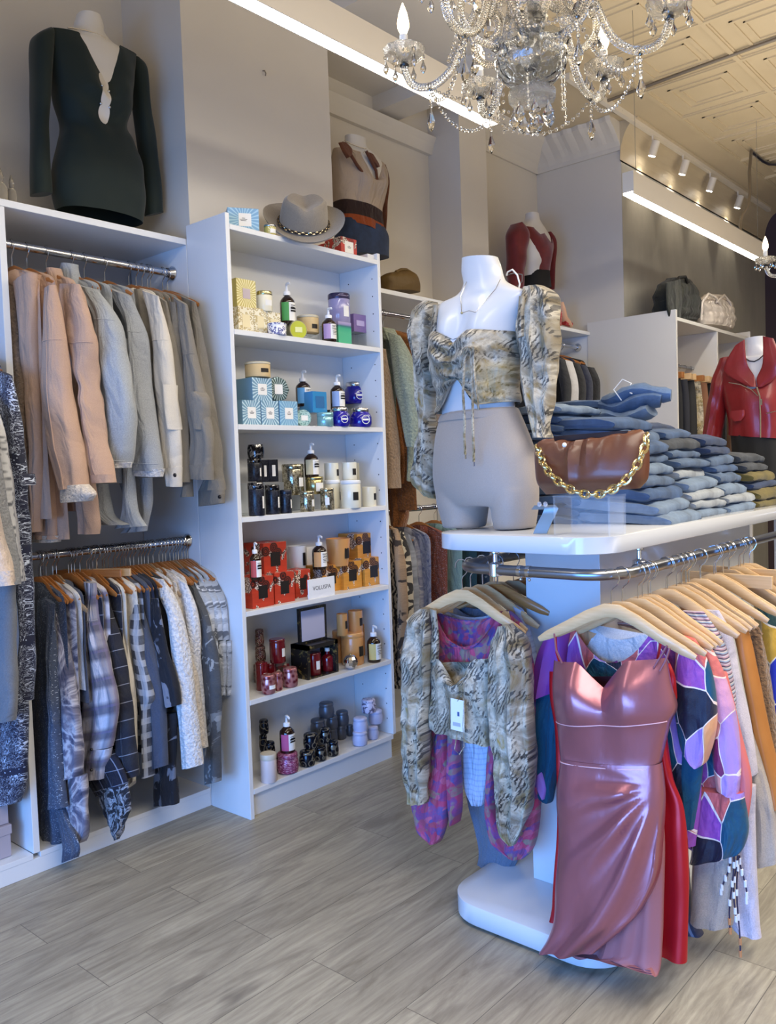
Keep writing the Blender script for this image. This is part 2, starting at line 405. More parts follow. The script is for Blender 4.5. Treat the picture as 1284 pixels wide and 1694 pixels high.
# second recess behind the bookcase, third beyond the pilaster
for nm, lab, y0, y1 in (('wall_shelf', 'white wall shelf with olive pouch bag beyond the bookcase', 3.17, 4.49), ('wall_shelf', 'white wall shelf under the dark red blouse bust', 4.81, 5.86)):
    t = thing(nm, lab, 'shelf', (-3.25, (y0+y1)/2, 2.4)); O = (-3.25, (y0+y1)/2, 2.4)
    part(MB().bb(-3.465, XP, y0, y1, 2.405, 2.43), 'board', white_lam, t, O)
    part(MB().bb(-3.465, XP, y1-.02, y1, .08, 2.404), 'side_panel', white_lam, t, O)
    part(MB().bb(-3.465, XP, y0, y1-.021, 0, .08), 'plinth', white_lam, t, O)
rail('upper chrome rail of fur and sage jackets beyond the bookcase', -3.13, 2.325, 3.175, 4.465)
rail('lower chrome rail of printed dresses beyond the bookcase', -3.13, 1.22, 3.175, 4.465)
rail('chrome rail of black tops behind the snake-print sleeve', -3.13, 2.325, 4.82, 5.835)
# open cabinet under the plaster wall
cb = thing('open_cabinet', 'white open cabinet with trousers under the camouflage bag', 'cabinet', (-2.57, 6.6, 0)); O = (-2.57, 6.6, 0)
gw = mat('warm_white_board', (214, 210, 204), .45)
part(MB().bb(-3.05, -2.37, 5.835, 5.86, 0, 2.5), 'side_panel', gw, cb, O)
part(MB().bb(-2.765, -2.37, 5.861, 7.4, 2.425, 2.45), 'top_board', gw, cb, O)
for y in (6.62, 7.375): part(MB().bb(-2.765, -2.37, y, y+.025, 0, 2.424 if y < 7 else 2.5), 'divider', gw, cb, O)
part(MB().bb(-2.765, -2.4, 5.861, 7.37, 0, .08), 'plinth', gw, cb, O)
part(MB().bb(-2.766, -2.755, 5.861, 7.37, .08, 2.42), 'back_panel', gw, cb, O)
rail('rail of trousers inside the open cabinet', -2.56, 2.16, 5.865, 7.37, steel, .012)
# ------------------------------------------------------------------ island
IX0, IX1, IY0, IY1, IZ = -1.68, -1.07, 2.1, 4.05, 1.245
def slab(x0, x1, y0, y1, z0, z1, r):
    pts = []
    for cx, cy, a in ((x1-r, y0+r, -PI/2), (x1-r, y1-r, 0), (x0+r, y1-r, PI/2), (x0+r, y0+r, PI)):
        for k in range(9): pts.append((cx+r*math.cos(a+k*PI/16), cy+r*math.sin(a+k*PI/16)))
    e = .002; cx, cy = (x0+x1)/2, (y0+y1)/2
    def ring(z, q): return [(px-(px-cx)/abs(px-cx+1e-9)*q, py-(py-cy)/abs(py-cy+1e-9)*q, z) for px, py in pts]
    return MB().rings([ring(z0, e), ring(z0+e, 0), ring(z1-e, 0), ring(z1, e)], True, True)
gloss = mat('white_gloss_laminate', (206, 208, 212), .16, coat=.3)
isl = thing('display_island', 'white island with rounded slab top, centre column and curved hanging rail', 'display table', (-1.37, 3.0, 0)); O = (-1.37, 3.0, 0)
part(slab(IX0+.02, IX1-.0, IY0, IY1, .012, .075, .13), 'base', gloss, isl, O, 0, True)
part(slab(IX0+.05, IX1-.03, IY0+.03, IY1-.03, 0, .0118, .12), 'base_foot', mat('black_foot', (25, 25, 28), .6), isl, O, 0)
part(slab(IX0, IX1, IY0, IY1, IZ-.05, IZ, .13), 'top_slab', gloss, isl, O, 0, True)
part(MB().bb(-1.48, -1.215, 2.37, 3.75, .0755, IZ-.0505), 'column', gloss, isl, O, .002)
ix0, ix1, iy0, iy1, zr, rr = -1.615, -1.06, 2.15, 3.95, 1.135, .12
pts = [(ix0, iy1, zr), (ix0, 3, zr), (ix0, iy0+rr, zr)]
for k in range(1, 8): pts.append((ix0+rr-rr*math.cos(k*PI/16), iy0+rr-rr*math.sin(k*PI/16), zr))
pts += [(ix0+rr, iy0, zr), (-1.3, iy0, zr), (ix1-rr, iy0, zr)]
for k in range(1, 8): pts.append((ix1-rr+rr*math.sin(k*PI/16), iy0+rr-rr*math.cos(k*PI/16), zr))
pts += [(ix1, iy0+rr, zr), (ix1, 3, zr), (ix1, iy1, zr)]
part(MB().tube(pts, .0165, 14), 'hanging_rail', steel, isl, O, 0, True)
for x, y in ((-1.45, iy0), (ix1, 2.4), (ix0, 2.9), (ix1, 3.8), (ix0, 3.8)):
    xx = min(x, IX1-.03); mb = MB().lathe([(.012, zr-.02), (.02, zr-.018), (.02, zr+.018), (.008, zr+.024), (.007, IZ-.062), (.014, IZ-.058), (.014, IZ-.0505)], 14, (xx, y, 0)); part(mb, 'rail_post', chrome, isl, O, 0, True)
for x in (-1.36, -1.33):
    mb = MB().lathe([(.018, -.006), (.018, .006)], 14, (x, iy0, zr), Matrix.Rotation(PI/2, 3, 'Y')); mb.sph((x, iy0, zr-.024), .005); part(mb, 'joint_collar', chrome, isl, O, 0, True)
# ------------------------------------------------------------------ lamps
led = mat('led_diffuser', (255, 250, 240), .5, emit=LED_E)
lamp_w = mat('lamp_housing', (222, 214, 200), .4)
def linear_light(label, x, z, y0, y1):
    t = thing('linear_light', label, 'light', (x, (y0+y1)/2, z)); h = (y1-y0)/2; w = .032
    mb = MB(); mb.bb(-w, w, -h, h, .006, .115); mb.bb(-w, -w+.004, -h, h, -.006, .006); mb.bb(w-.004, w, -h, h, -.006, .006)
    mb.build('housing', lamp_w, t, smooth=False)
    MB().bb(-w+.005, w-.005, -h+.003, h-.003, -.004, .005).build('diffuser', led, t, smooth=False)
    for s in (-1, 1): MB().tube([(0, s*(h-.1), .1), (0, s*(h-.1), ZC-z)], .0014, 6).build('wire', steel, t)
l2 = at(1040, 320, z=2.9); LX = l2.x
linear_light('long suspended strip light nearest the big chandelier', LX, 2.9, -.2, 3.1)
linear_light('suspended strip light in front of the grey plaster wall', LX, 2.9, 4.4, 6.65)
tk = at(1080, 224, z=ZC-.04)
t = thing('ceiling_track', 'track of four small white spotlights along the cream ceiling', 'light', (tk.x, 6.5, ZC-.03))
MB().bb(-.017, .017, -1.6, 2.4, -.012, .029).build('track', lamp_w, t, smooth=False)
spot_e = mat('spot_lens', (255, 250, 240), .4, emit=25)
for px, py in ((1080, 232), (1130, 262), (1175, 292), (1221, 326)):
    q = at(px, py, x=tk.x); yy = q.y-6.5
    s = MB(); R = Matrix.Rotation(.35, 3, 'Y'); s.tube([(0, yy, -.012), (0, yy, -.05)], .008, 8); s.lathe([(.02, .05), (.03, .045), (.03, -.06), (.026, -.062)], 16, (.012, yy, -.1), R)
    so = s.build('spotlight', lamp_w, t)
    MB().lathe([(.025, -.063), (.024, -.0645)], 16, (.012, yy, -.1), R).build('lens', spot_e, so)
    l = bpy.data.lights.new('spot', 'SPOT'); l.energy = 6; l.spot_size = 1.2; l.color = (1, .88, .7); l.shadow_soft_size = .03
    lo = bpy.data.objects.new('spot', l); COL.objects.link(lo); lo.location = (tk.x-.01, q.y, ZC-.22); lo.rotation_euler = (0, .5, 0)
galv = mat('galvanised_conduit', (140, 132, 122), .45, .7)
a, b = at(1010, 165, z=ZC-.02), at(1284, 65, z=ZC-.02); d = b-a
tag(MB().tube([a-d*.05, a, a+d*.5+Vector((0, 0, .003)), b, b+d], .011, 8).build('conduit', galv), 'grey conduit pipe crossing the cream tin ceiling', 'pipe')
tag(MB().tube([at(1005, 178, z=ZC-.02), at(1020, 187, z=ZC-.02), at(1030, 190, z=ZC-.02), at(1028, 183, z=ZC-.02)], .009, 8).build('conduit', galv), 'short bent pipe stub on the ceiling behind the chandelier', 'pipe')
# ------------------------------------------------------------------ fabrics
def uvxy(n, k=1.0):
    s = n.sep(n.uv()); return n.m('MULTIPLY', s[0], k), n.m('MULTIPLY', s[1], k)
def pulse(n, v, w, off=0.0): return n.m('LESS_THAN', n.m('FRACT', n.m('ADD', v, off)), w)
def soft(n, v): return n.ramp(n.m('FRACT', v), [(0, (0, 0, 0)), (.18, (0, 0, 0)), (.34, (1, 1, 1)), (.62, (1, 1, 1)), (.8, (0, 0, 0)), (1, (0, 0, 0))])
def plaid(base, dark, light):
    def f(n):
        u, v = uvxy(n, 9.5); u = n.m('ADD', u, 200.3); v = n.m('ADD', v, 200.1)
        a = n.mix(n.m('MULTIPLY', soft(n, u), .6), base, dark); b = n.mix(n.m('MULTIPLY', soft(n, v), .75), a, dark)
        b = n.mix(n.m('MULTIPLY', pulse(n, u, .1, .47), .5), b, light); b = n.mix(n.m('MULTIPLY', pulse(n, v, .1, .47), .5), b, light)
        return n.mix(n.m('MULTIPLY', n.noise(n.obj(), 200, 2), .3), b, (150, 140, 150))
    return f
def windowpane(base, line, k=14, w=.07, alt=None):
    def f(n):
        u, v = uvxy(n, k); u = n.m('ADD', u, 200); v = n.m('ADD', v, 200)
        b = n.mix(n.noise(n.obj(), 150, 3), jit(base, .7), jit(base, 1.3))
        if alt: b = n.mix(n.m('MULTIPLY', soft(n, n.m('MULTIPLY', u, .5)), .6), b, alt); b = n.mix(n.m('MULTIPLY', soft(n, n.m('MULTIPLY', v, .5)), .6), b, alt)
        b = n.mix(n.m('MULTIPLY', pulse(n, u, w), .75), b, line); return n.mix(n.m('MULTIPLY', pulse(n, v, w), .75), b, line)
    return f
def bandana(n):
    v = n.uv(); w = n.nd('VectorMath', [v, n.nd('VectorMath', [n.noise(v, 25, 2, out=1), (.02, .02, .02)], operation='MULTIPLY')], operation='ADD')
    d = n.vor(w, 52); ring = n.m('LESS_THAN', n.m('ABSOLUTE', n.m('SUBTRACT', n.m('FRACT', n.m('MULTIPLY', d, 2.6)), .5)), .1)
    ln = n.m('LESS_THAN', n.m('ABSOLUTE', n.m('SUBTRACT', n.noise(v, 80, 3, .6, 1.2), .5)), .014)
    p = n.m('MAXIMUM', n.m('MULTIPLY', ring, n.m('GREATER_THAN', n.noise(v, 20, 1), .54)), ln)
    _, vy = uvxy(n, 3.2); band = pulse(n, n.m('ADD', vy, 50), .1); p = n.m('MULTIPLY', p, n.m('SUBTRACT', 1, band))
    dots = n.m('MULTIPLY', band, n.m('LESS_THAN', n.vor(v, 110), .25))
    return n.mix(n.m('MAXIMUM', p, dots), n.mix(n.noise(v, 6, 1), (12, 16, 38), (24, 32, 66)), (196, 206, 226))
def tiedye(stops, sc=7, ds=2.0):
    return lambda n: n.ramp(n.noise(n.uv(), sc, 4, .55, ds), stops)
def snakeskin(n):
    v = n.uv(); a = n.noise(v, 9, 5, .6, 1.6); b = n.noise(n.map(v, loc=(3, 1, 7)), 14, 4, .6, 1)
    c = n.ramp(a, [(.26, (54, 44, 30)), (.38, (128, 112, 80)), (.48, (152, 144, 128)), (.56, (196, 186, 166)), (.64, (168, 156, 136)), (.72, (160, 132, 60)), (.85, (88, 74, 46))])
    h = n.wave(n.map(v, rot=(0, 0, .5)), 30, 5, 2, 2); hm = n.m('MULTIPLY', n.step(h, .55, .7), n.step(b, .5, .56))
    c = n.mix(n.m('MULTIPLY', hm, .85), c, (44, 40, 38))
    k = n.m('MULTIPLY', n.m('LESS_THAN', n.noise(v, 52, 3, .6), .44), n.step(n.noise(n.map(v, loc=(9, 4, 2)), 8, 2), .5, .6))
    c = n.mix(n.m('MULTIPLY', k, .85), c, (30, 27, 26))
    return n.mix(n.m('MULTIPLY', n.step(n.noise(n.map(v, loc=(1, 8, 3)), 5, 3), .55, .7), .6), c, (176, 150, 74))
def blotch(base, marks, sc=9):
    def f(n):
        v = n.uv(); c = n.mix(n.noise(v, 200, 2), jit(base, .85), jit(base, 1.15))
        for i, (q, th) in enumerate(marks): c = n.mix(n.step(n.noise(n.map(v, (1, .7, 1), loc=(i*5+1, i*3, 2)), sc*(1+.4*i), 3, .6, .6), th, th+.02), c, q)
        return c
    return f
def floral(stops, sc=16):
    def f(n):
        v = n.uv(); w = n.nd('VectorMath', [v, n.nd('VectorMath', [n.noise(v, 12, 2, out=1), (.05, .05, .05)], operation='MULTIPLY')], operation='ADD')
        c = n.ramp(n.sep(n.vor(w, sc, out=1))[0], stops, 'CONSTANT')
        c = n.mix(n.m('MULTIPLY', n.step(n.noise(v, 30, 4, .7), .45, .65), .7), c, stops[0][1])
        return n.mix(n.m('MULTIPLY', n.step(n.noise(n.map(v, loc=(4, 4, 4)), 20, 2), .6, .66), .7), c, stops[-1][1])
    return f
def retro(cols, sc=6.5, line=(238, 220, 214), lw=.022):
    def f(n):
        v = n.uv(); w = n.nd('VectorMath', [n.map(v, (1.25, .8, 1)), n.nd('VectorMath', [n.noise(v, 5, 1, out=1), (.09, .09, 0)], operation='MULTIPLY')], operation='ADD')
        k = len(cols); c = n.ramp(n.sep(n.vor(w, sc, out=1))[0], [(i/k, q) for i, q in enumerate(cols)], 'CONSTANT')
        return n.mix(n.m('LESS_THAN', n.vor(w, sc, 'DISTANCE_TO_EDGE'), lw), c, line)
    return f
def stripes(cols, k=60, ax=1):
    def f(n):
        u, v = uvxy(n, k); q = n.m('FRACT', n.m('ADD', (u, v)[ax], 500)); nn = len(cols)
        return n.mix(n.m('MULTIPLY', n.noise(n.uv(), 90, 2), .3), n.ramp(q, [(i/nn, c) for i, c in enumerate(cols)], 'CONSTANT'), (120, 110, 130))
    return f
def glitter(base):
    def f(n):
        s = n.vor(n.uv(), 330); r = n.sep(n.vor(n.uv(), 330, out=1))[0]
        return n.mix(n.m('MULTIPLY', n.m('LESS_THAN', s, .3), n.m('GREATER_THAN', r, .72)), n.mix(n.noise(n.uv(), 300, 2), jit(base, .6), jit(base, 1.3)), (205, 212, 225))
    return f
def fab(name, fn, rough=.8, sheen=.1, **k): return mat(name, fn, rough, bump=k.pop('bump', fbump(450, .03)), sheen=sheen, **k)
pink = cloth('dusty_pink_fleece', (194, 160, 138), d=.93)
hgrey = cloth('heather_grey_fleece', (152, 156, 162), d=.72)
hgrey2 = cloth('pale_heather_fleece', (162, 166, 170), d=.75)
cream = cloth('cream_twill', (222, 214, 202), d=.95)
taupe = cloth('taupe_corduroy', (124, 118, 109), d=.88)
taupe2 = cloth('warm_taupe_cotton', (134, 127, 117), d=.9)
brown_sherpa = sherpa('brown_sherpa', (124, 105, 90)); white_sherpa = sherpa('white_sherpa', (222, 220, 222)); cream_sherpa = sherpa('cream_sherpa', (218, 208, 198))
glit = fab('glitter_knit', glitter((62, 72, 92)), .5)
tie = fab('grey_tie_dye', tiedye([(.3, (42, 46, 70)), (.42, (96, 96, 118)), (.52, (190, 186, 194)), (.6, (120, 116, 132)), (.72, (52, 56, 84))]))
navychk = fab('navy_windowpane', windowpane((17, 21, 40), (140, 148, 170), 15, .05))
plaid_m = fab('white_navy_plaid', plaid((226, 222, 232), (30, 32, 66), (120, 110, 150)))
blackchk = fab('charcoal_check', windowpane((34, 35, 44), (150, 150, 160), 15, .05, (20, 22, 40)))
knitpat = fab('grey_check_knit', windowpane((98, 102, 112), (176, 180, 190), 17, .42, (40, 44, 58)))
slate = cloth('slate_knit', (70, 78, 98)); navy = cloth('navy_knit', (36, 42, 64)); black_c = cloth('black_cotton', (24, 25, 30))
camo_d = fab('navy_blotch_camo', blotch((22, 25, 36), [((120, 124, 138), .57), ((70, 74, 88), .62)], 13))
camo_o = fab('charcoal_grey_camo', blotch((74, 76, 80), [((124, 128, 132), .55), ((150, 152, 154), .64)], 16))
camo_l = fab('pale_grey_camo', blotch((168, 172, 178), [((104, 108, 116), .55), ((206, 208, 212), .58)], 20))
fringe_m = fab('black_white_tie_dye', tiedye([(.35, (16, 16, 24)), (.5, (40, 42, 54)), (.58, (180, 182, 190)), (.7, (30, 30, 40))], 22))
bandana_m = fab('navy_bandana_print', bandana, .6)
snake_m = fab('snakeskin_satin', snakeskin, .36)
silver_sn = fab('silver_snake_knit', lambda n: n.mix(n.step(n.vor(n.map(n.uv(), (1, .6, 1)), 90), .2, .5), (90, 92, 98), (186, 186, 188)), .55)
cable = cloth('grey_cable_knit', (128, 130, 134), bs=120, bst=.9, bd=.006); oat = cloth('oatmeal_waffle', (196, 178, 164), bs=150, bst=.8, bd=.004); sweat = cloth('stone_grey_jersey', (112, 116, 124))
wood_h = mat('honey_wood', lambda n: n.mix(n.noise(n.map(n.obj(), (2, 30, 30)), 6, 3), (150, 92, 44), (190, 128, 70)), .35, coat=.3)
wood_p = mat('pale_beech', lambda n: n.mix(n.noise(n.map(n.obj(), (2, 30, 30)), 6, 3), (206, 166, 116), (230, 196, 150)), .38, coat=.25)
wood_g = mat('weathered_wood', lambda n: n.mix(n.noise(n.map(n.obj(), (2, 30, 30)), 6, 3), (148, 122, 92), (176, 150, 118)), .45)
btn = mat('dark_button', (34, 32, 36), .3)
# ------------------------------------------------------------------ hangers
_hg = {}
def hanger(loc, rz, label, m=None, w=.212, name='clothes_hanger'):
    m = m or wood_h; w = .19 if m is wood_h and w == .212 else w; k = (m.name, w)
    if k not in _hg:
        t = thing(name, label, 'hanger', loc, rz)
        dp = .066 if m is wood_h else .105; P = [(sx*w*f, -.004*g, -.098-dp*d) for sx, L_ in ((-1, 1), (1, -1)) for f, g, d in ((1, 0, 1), (.86, 1, .84), (.6, 1.5, .55), (.3, .8, .19), (.08, 0, 0))[::L_]]
        MB().tube(P, [.004, .0065, .007, .007, .0075, .0075, .007, .007, .0065, .004], 10, ry=[.008, .014, .016, .018, .02, .02, .018, .016, .014, .008], upv=(0, 1, 0)).build('shoulder_bar', m, t)
        H = [(0, 0, -.08), (0, 0, -.045), (.004, 0, -.036), (.016, 0, -.026), (.0245, 0, -.01)]
        H += [(.0245*math.cos(a), 0, .0245*math.sin(a)-.0045) for a in (0, .5, 1, 1.5, 2.1, 2.7, 3.3)]
        MB().tube(H, .0019, 6).build('hook', chrome, t)
        _hg[k] = t; return t
    t = dup(_hg[k], loc, rz, label); return t
# ------------------------------------------------------------------ garments
def trace(rows, y, yb=None, T=.03):
    """photo rows on plane y, narrowed by the share of the outline its thickness makes at this viewing angle"""
    out = []; Tl = T if isinstance(T, (list, tuple)) else [T]*len(rows)
    for (l, r), t in zip(prows(rows, y, yb), Tl):
        c = (l+r)/2; h = (r-l)/2; A = h.length; k = abs(c.x-CO.x)/max(.2, c.y-CO.y)
        a = math.sqrt(max((.35*A)**2, A*A-(t*k*.85)**2)); out.append((c-h*(a/A), c+h*(a/A)))
    return out
_gs = [0]
def seam_at(o, sv, n, m, mt, r=.0022):
    """a raised seam on a sheet piece: a row at fraction sv >= 0 down the piece, or lengthwise at column fraction -sv"""
    vs = [v.co.copy() for v in o.data.vertices]
    if sv >= 0: i = min(m-1, int(sv*(m-1))); P = vs[i*2*n:i*2*n+n+1]
    else: k = int(-sv*n); P = [vs[i*2*n+k] for i in range(1, m)]
    MB().tube(P, r, 6).build('seam', mt, o)
def garment(name, label, cat, X, Y, Z, m, L=.7, W=.2, T=.016, pieces=(), rear=True, collar=True, rz=0, hg='honey', hlabel=None, body=True, slen=.5, front=False, group=None):
    """a hung garment: body, sleeves and collar under one Empty at the rail, with its own hanger.
    pieces: (part name, photo rows, T, material or None, y offset[, kwargs]) for what the photo shows of it"""
    _gs[0] += 1; sd = _gs[0]; t = thing(name, label, cat, (X, Y, Z), rz, group); O = (X, Y, Z)
    if body:
        V = Vector
        rows = [(V((-.055, 0, -.098)), V((.055, 0, -.098))), (V((-.12, 0, -.116)), V((.12, 0, -.116))), (V((-W*.95, 0, -.152)), V((W*.95, 0, -.152))), (V((-W, 0, -.26)), V((W, 0, -.26))),
                (V((-W*.96, 0, -.45*L-.12)), V((W*.96, 0, -.45*L-.12))), (V((-W, 0, -L)), V((W, 0, -L)))]
        sheet(MB(), rows, [.012, .016, .018, T, T*1.05, T*1.1], sd, .006, 3, 12, 4).build('body', m, t)
        for s in ((-1, 1) if front else ((-1,) if rear else ())):
            r = [(V((s*W*.9-.045, 0, -.18)), V((s*W*.9+.045, 0, -.18))), (V((s*(W+.03)-.05, .005, -.34)), V((s*(W+.03)+.05, .005, -.34))), (V((s*(W+.05)-.045, 0, -.2-slen*.6)), V((s*(W+.05)+.045, 0, -.2-slen*.6))), (V((s*(W+.06)-.04, 0, -.2-slen)), V((s*(W+.06)+.04, 0, -.2-slen)))]
            sheet(MB(), r, [.014, T, T*.9, T*.8], sd+3, .008, 2, 8, 4).build('sleeve', m, t)
        if collar:
            P = [(.068*math.cos(a), .022*math.sin(a)-.004, -.108-.012*(1-math.sin(a))) for a in np.linspace(-.35*PI, 1.35*PI, 15)]
            MB().tube(P, .006, 8, ry=.024, upv=(0, 0, 1)).build('collar', m, t) if collar == 'thin' else MB().tube(P, .011, 8, ry=.026, upv=(0, 1, 0)).build('collar', m, t)
    for pc in pieces:
        nm, rows, TT, mm, dy = pc[:5]; kw = dict(pc[5]) if len(pc) > 5 else {}; seams = kw.pop('seams', ())
        if nm in ('sleeve', 'shoulder') and not isinstance(TT, list) and len(rows) > 3: TT = [TT*.35, TT*.85]+[TT]*(len(rows)-2)
        yb = kw.pop('yb', None); nn = kw.pop('n', 14); pp = kw.pop('per', 7)
        o = sheet(MB(), trace(rows, Y+dy, None if yb is None else Y+yb, TT), TT, sd*2+1, kw.pop('fold', .009), kw.pop('ff', 2.2), nn, pp, off=O, **kw).build(nm, mm or m, t)
        for sv in seams: seam_at(o, sv, nn, (len(rows)-1)*pp+1, mm or m)
    if hg: hanger((X, Y, Z), rz, hlabel or 'wooden hanger holding the '+label, {'honey': wood_h, 'pale': wood_p, 'grey': wood_g}[hg])
    return t
def hookY(px, x, z): 
    """y on a rail (x, z) under photo column px"""
    lo, hi = .5, 9
    for _ in range(50):
        mdl = (lo+hi)/2; d = Vector((x, mdl, z))-CO; u = 642+F_PX*d.dot(CR)/d.dot(_fw)
        if u < px: lo = mdl
        else: hi = mdl
    return lo
def button(t, O, px, py, y, r=.008):
    p = at(px, py, y=y)-Vector(O); MB().lathe([(r, -.003), (r, .001), (r*.8, .003)], 14, p, Matrix.Rotation(PI/2, 3, 'X')).build('button', btn, t)
# upper left rail -------------------------------------------------
UY = lambda px: hookY(px, XU, ZU)
def up(*a, **k): return garment(a[0], a[1], a[2], XU, UY(a[3]), ZU, a[4], **k)
up('fleece_coat', 'dusty pink coat with brown fleece lining against the white divider', 'coat', 18, pink, L=1.02, pieces=[
    ('lining', [(8, 480, 26, 470), (14, 560, 34, 560), (22, 660, 46, 660), (34, 770, 52, 770), (44, 860, 56, 860)], .022, brown_sherpa, -.035),
    ('front_panel', [(24, 470, 60, 450), (34, 560, 62, 560), (42, 660, 68, 660), (50, 780, 72, 780), (54, 880, 66, 880)], .025, None, -.02)])
t = up('fleece_coat', 'dusty pink coat with slit pocket, second from the white divider', 'coat', 43, pink, L=1.1, slen=.75, pieces=[
    ('front_panel', [(45, 470, 76, 448), (46, 565, 76, 560), (47, 660, 82, 660), (50, 760, 92, 760), (52, 850, 99, 850), (53, 890, 101, 892)], .04, None, -.015, {'seams': (.2, -.8, .95)}),
    ('sleeve', [(74, 480, 92, 470), (73, 570, 109, 560), (75, 650, 118, 640), (78, 700, 127, 700), (92, 770, 140, 770), (103, 812, 145, 806)], .045, None, -.06, {'seams': (.2, -.62)}),
    ('cuff', [(103, 806, 146, 800), (104, 818, 158, 816), (106, 832, 152, 828)], .04, cream_sherpa, -.06, {'fold': .003}),
    ('hem_lining', [(53, 884, 101, 886), (55, 896, 98, 897)], .036, cream_sherpa, -.015, {'fold': .002})])
O = (XU, UY(43), ZU); q = [at(a, b, y=O[1]-.062)-Vector(O) for a, b in ((50, 655), (56, 680), (62, 700), (69, 716), (66, 724))]
MB().tube(q, .003, 6).build('pocket_welt', pink, t)
up('fleece_coat', 'dusty pink coat with bunched elbow, beside the first grey jacket', 'coat', 75, pink, L=1.0, slen=.62, pieces=[
    ('front_panel', [(78, 450, 100, 440), (100, 540, 128, 540), (112, 640, 140, 640), (124, 760, 150, 760), (130, 850, 162, 850), (132, 882, 162, 884)], .03, None, 0),
    ('sleeve', [(98, 470, 132, 470), (113, 562, 157, 556), (127, 620, 162, 610), (133, 650, 166, 650), (141, 720, 175, 720), (150, 790, 189, 785)], .045, None, -.045, {'wr': .012, 'wf': 22, 'seams': (.25, -.35)}),
    ('cuff', [(149, 786, 190, 784), (150, 800, 191, 798)], .042, None, -.045, {'fold': .003})])
up('hooded_jacket', 'pale grey fleece jacket directly right of the pink coats', 'jacket', 117, hgrey2, L=.86, slen=.68, pieces=[
    ('hood', [(104, 440, 128, 434), (102, 462, 134, 470), (118, 500, 150, 500)], .035, None, -.02, {'wr': .012}),
    ('sleeve', [(124, 470, 162, 480), (158, 530, 196, 530), (162, 600, 210, 600), (166, 680, 222, 680), (174, 740, 220, 740), (180, 764, 218, 768)], .05, None, -.04, {'seams': (.2, .96)}),
    ('cuff', [(181, 762, 217, 766), (190, 774, 216, 774)], .038, white_sherpa, -.04, {'fold': .003}),
    ('front_panel', [(150, 800, 178, 800), (158, 850, 186, 850), (165, 868, 212, 868)], .03, None, .02)])
up('fleece_jacket', 'pale grey fleece jacket tucked between two grey jackets', 'jacket', 138, hgrey2, L=.9, pieces=[
    ('front_panel', [(185, 560, 212, 560), (200, 720, 222, 720), (205, 830, 225, 830), (190, 875, 240, 870)], .025, None, .01)])
up('fleece_jacket', 'heather grey fleece jacket with wide sleeve beside the cream shirt', 'jacket', 172, hgrey, L=.9, slen=.7, pieces=[
    ('sleeve', [(178, 475, 216, 490), (216, 550, 238, 550), (216, 640, 250, 640), (217, 720, 262, 720), (216, 776, 270, 780)], .05, None, -.035, {'seams': (.25, .95)}),
    ('cuff', [(215, 774, 270, 776), (217, 786, 268, 789)], .044, white_sherpa, -.035, {'fold': .003}),
    ('front_panel', [(196, 790, 250, 790), (208, 830, 252, 830), (212, 868, 246, 868), (205, 882, 244, 878)], .03, None, .015)])
t = up('shacket', 'cream overshirt with long patch sleeve on the upper rail', 'shirt', 212, cream, L=.7, slen=.6, pieces=[
    ('front_panel', [(222, 480, 238, 478), (240, 560, 256, 560), (250, 600, 264, 600)], .022, taupe2, -.015),
    ('sleeve', [(236, 480, 262, 490), (254, 566, 280, 562), (258, 640, 290, 640), (266, 720, 298, 716), (273, 778, 300, 772)], .032, None, -.035, {'seams': (.25, -.35)}),
    ('cuff', [(273, 776, 301, 772), (276, 803, 301, 806)], .032, None, -.035, {'fold': .002}),
    ('elbow_patch', [(276, 638, 288, 636), (272, 668, 294, 660), (282, 708, 297, 712)], .036, None, -.042, {'fold': .001})])
button(t, (XU, UY(212), ZU), 289, 786, UY(212)-.075)
up('shacket', 'taupe overshirt hidden right behind the cream overshirt', 'shirt', 224, taupe2, L=.72, pieces=[('sleeve', [(262, 490, 276, 500), (282, 590, 296, 590), (298, 700, 306, 700), (300, 800, 312, 796)], .026, None, -.02)])
up('shacket', 'grey overshirt in the thick of the upper rail', 'shirt', 234, taupe, L=.75, pieces=[('sleeve', [(272, 498, 290, 500), (290, 590, 304, 590), (304, 700, 312, 700), (304, 790, 318, 786), (300, 822, 318, 822)], .026, None, -.02)])
t = up('shacket', 'taupe overshirt with large oval elbow patch on the upper rail', 'shirt', 248, taupe2, L=.7, slen=.6, pieces=[
    ('sleeve', [(286, 490, 310, 505), (304, 590, 326, 584), (306, 650, 340, 650), (318, 720, 352, 720), (314, 770, 352, 770)], .034, None, -.04, {'seams': (.25, -.4)}),
    ('cuff', [(312, 768, 352, 770), (313, 792, 352, 794)], .034, None, -.04, {'fold': .002}),
    ('elbow_patch', [(320, 652, 338, 646), (316, 680, 346, 660), (322, 708, 347, 712)], .038, None, -.048, {'fold': .001})])
t = up('shacket', 'taupe overshirt nearest the bookcase side panel on the upper rail', 'shirt', 268, taupe, L=.78, slen=.66, pieces=[
    ('sleeve', [(300, 490, 324, 500), (322, 590, 342, 590), (340, 680, 354, 680), (350, 760, 364, 760), (332, 812, 370, 810)], .034, None, -.03, {'seams': (.5,)}),
    ('cuff', [(330, 812, 370, 810), (330, 838, 370, 832)], .032, None, -.03, {'fold': .002})])
button(t, (XU, UY(268), ZU), 363, 822, UY(268)-.066)
for px, lb in ((243, 'bare honey wood hanger in the gap left of the bookcase, upper rail'), (276, 'last bare honey wood hanger before the upper rail flange')):
    hanger((XU, UY(px), ZU), .1, lb)
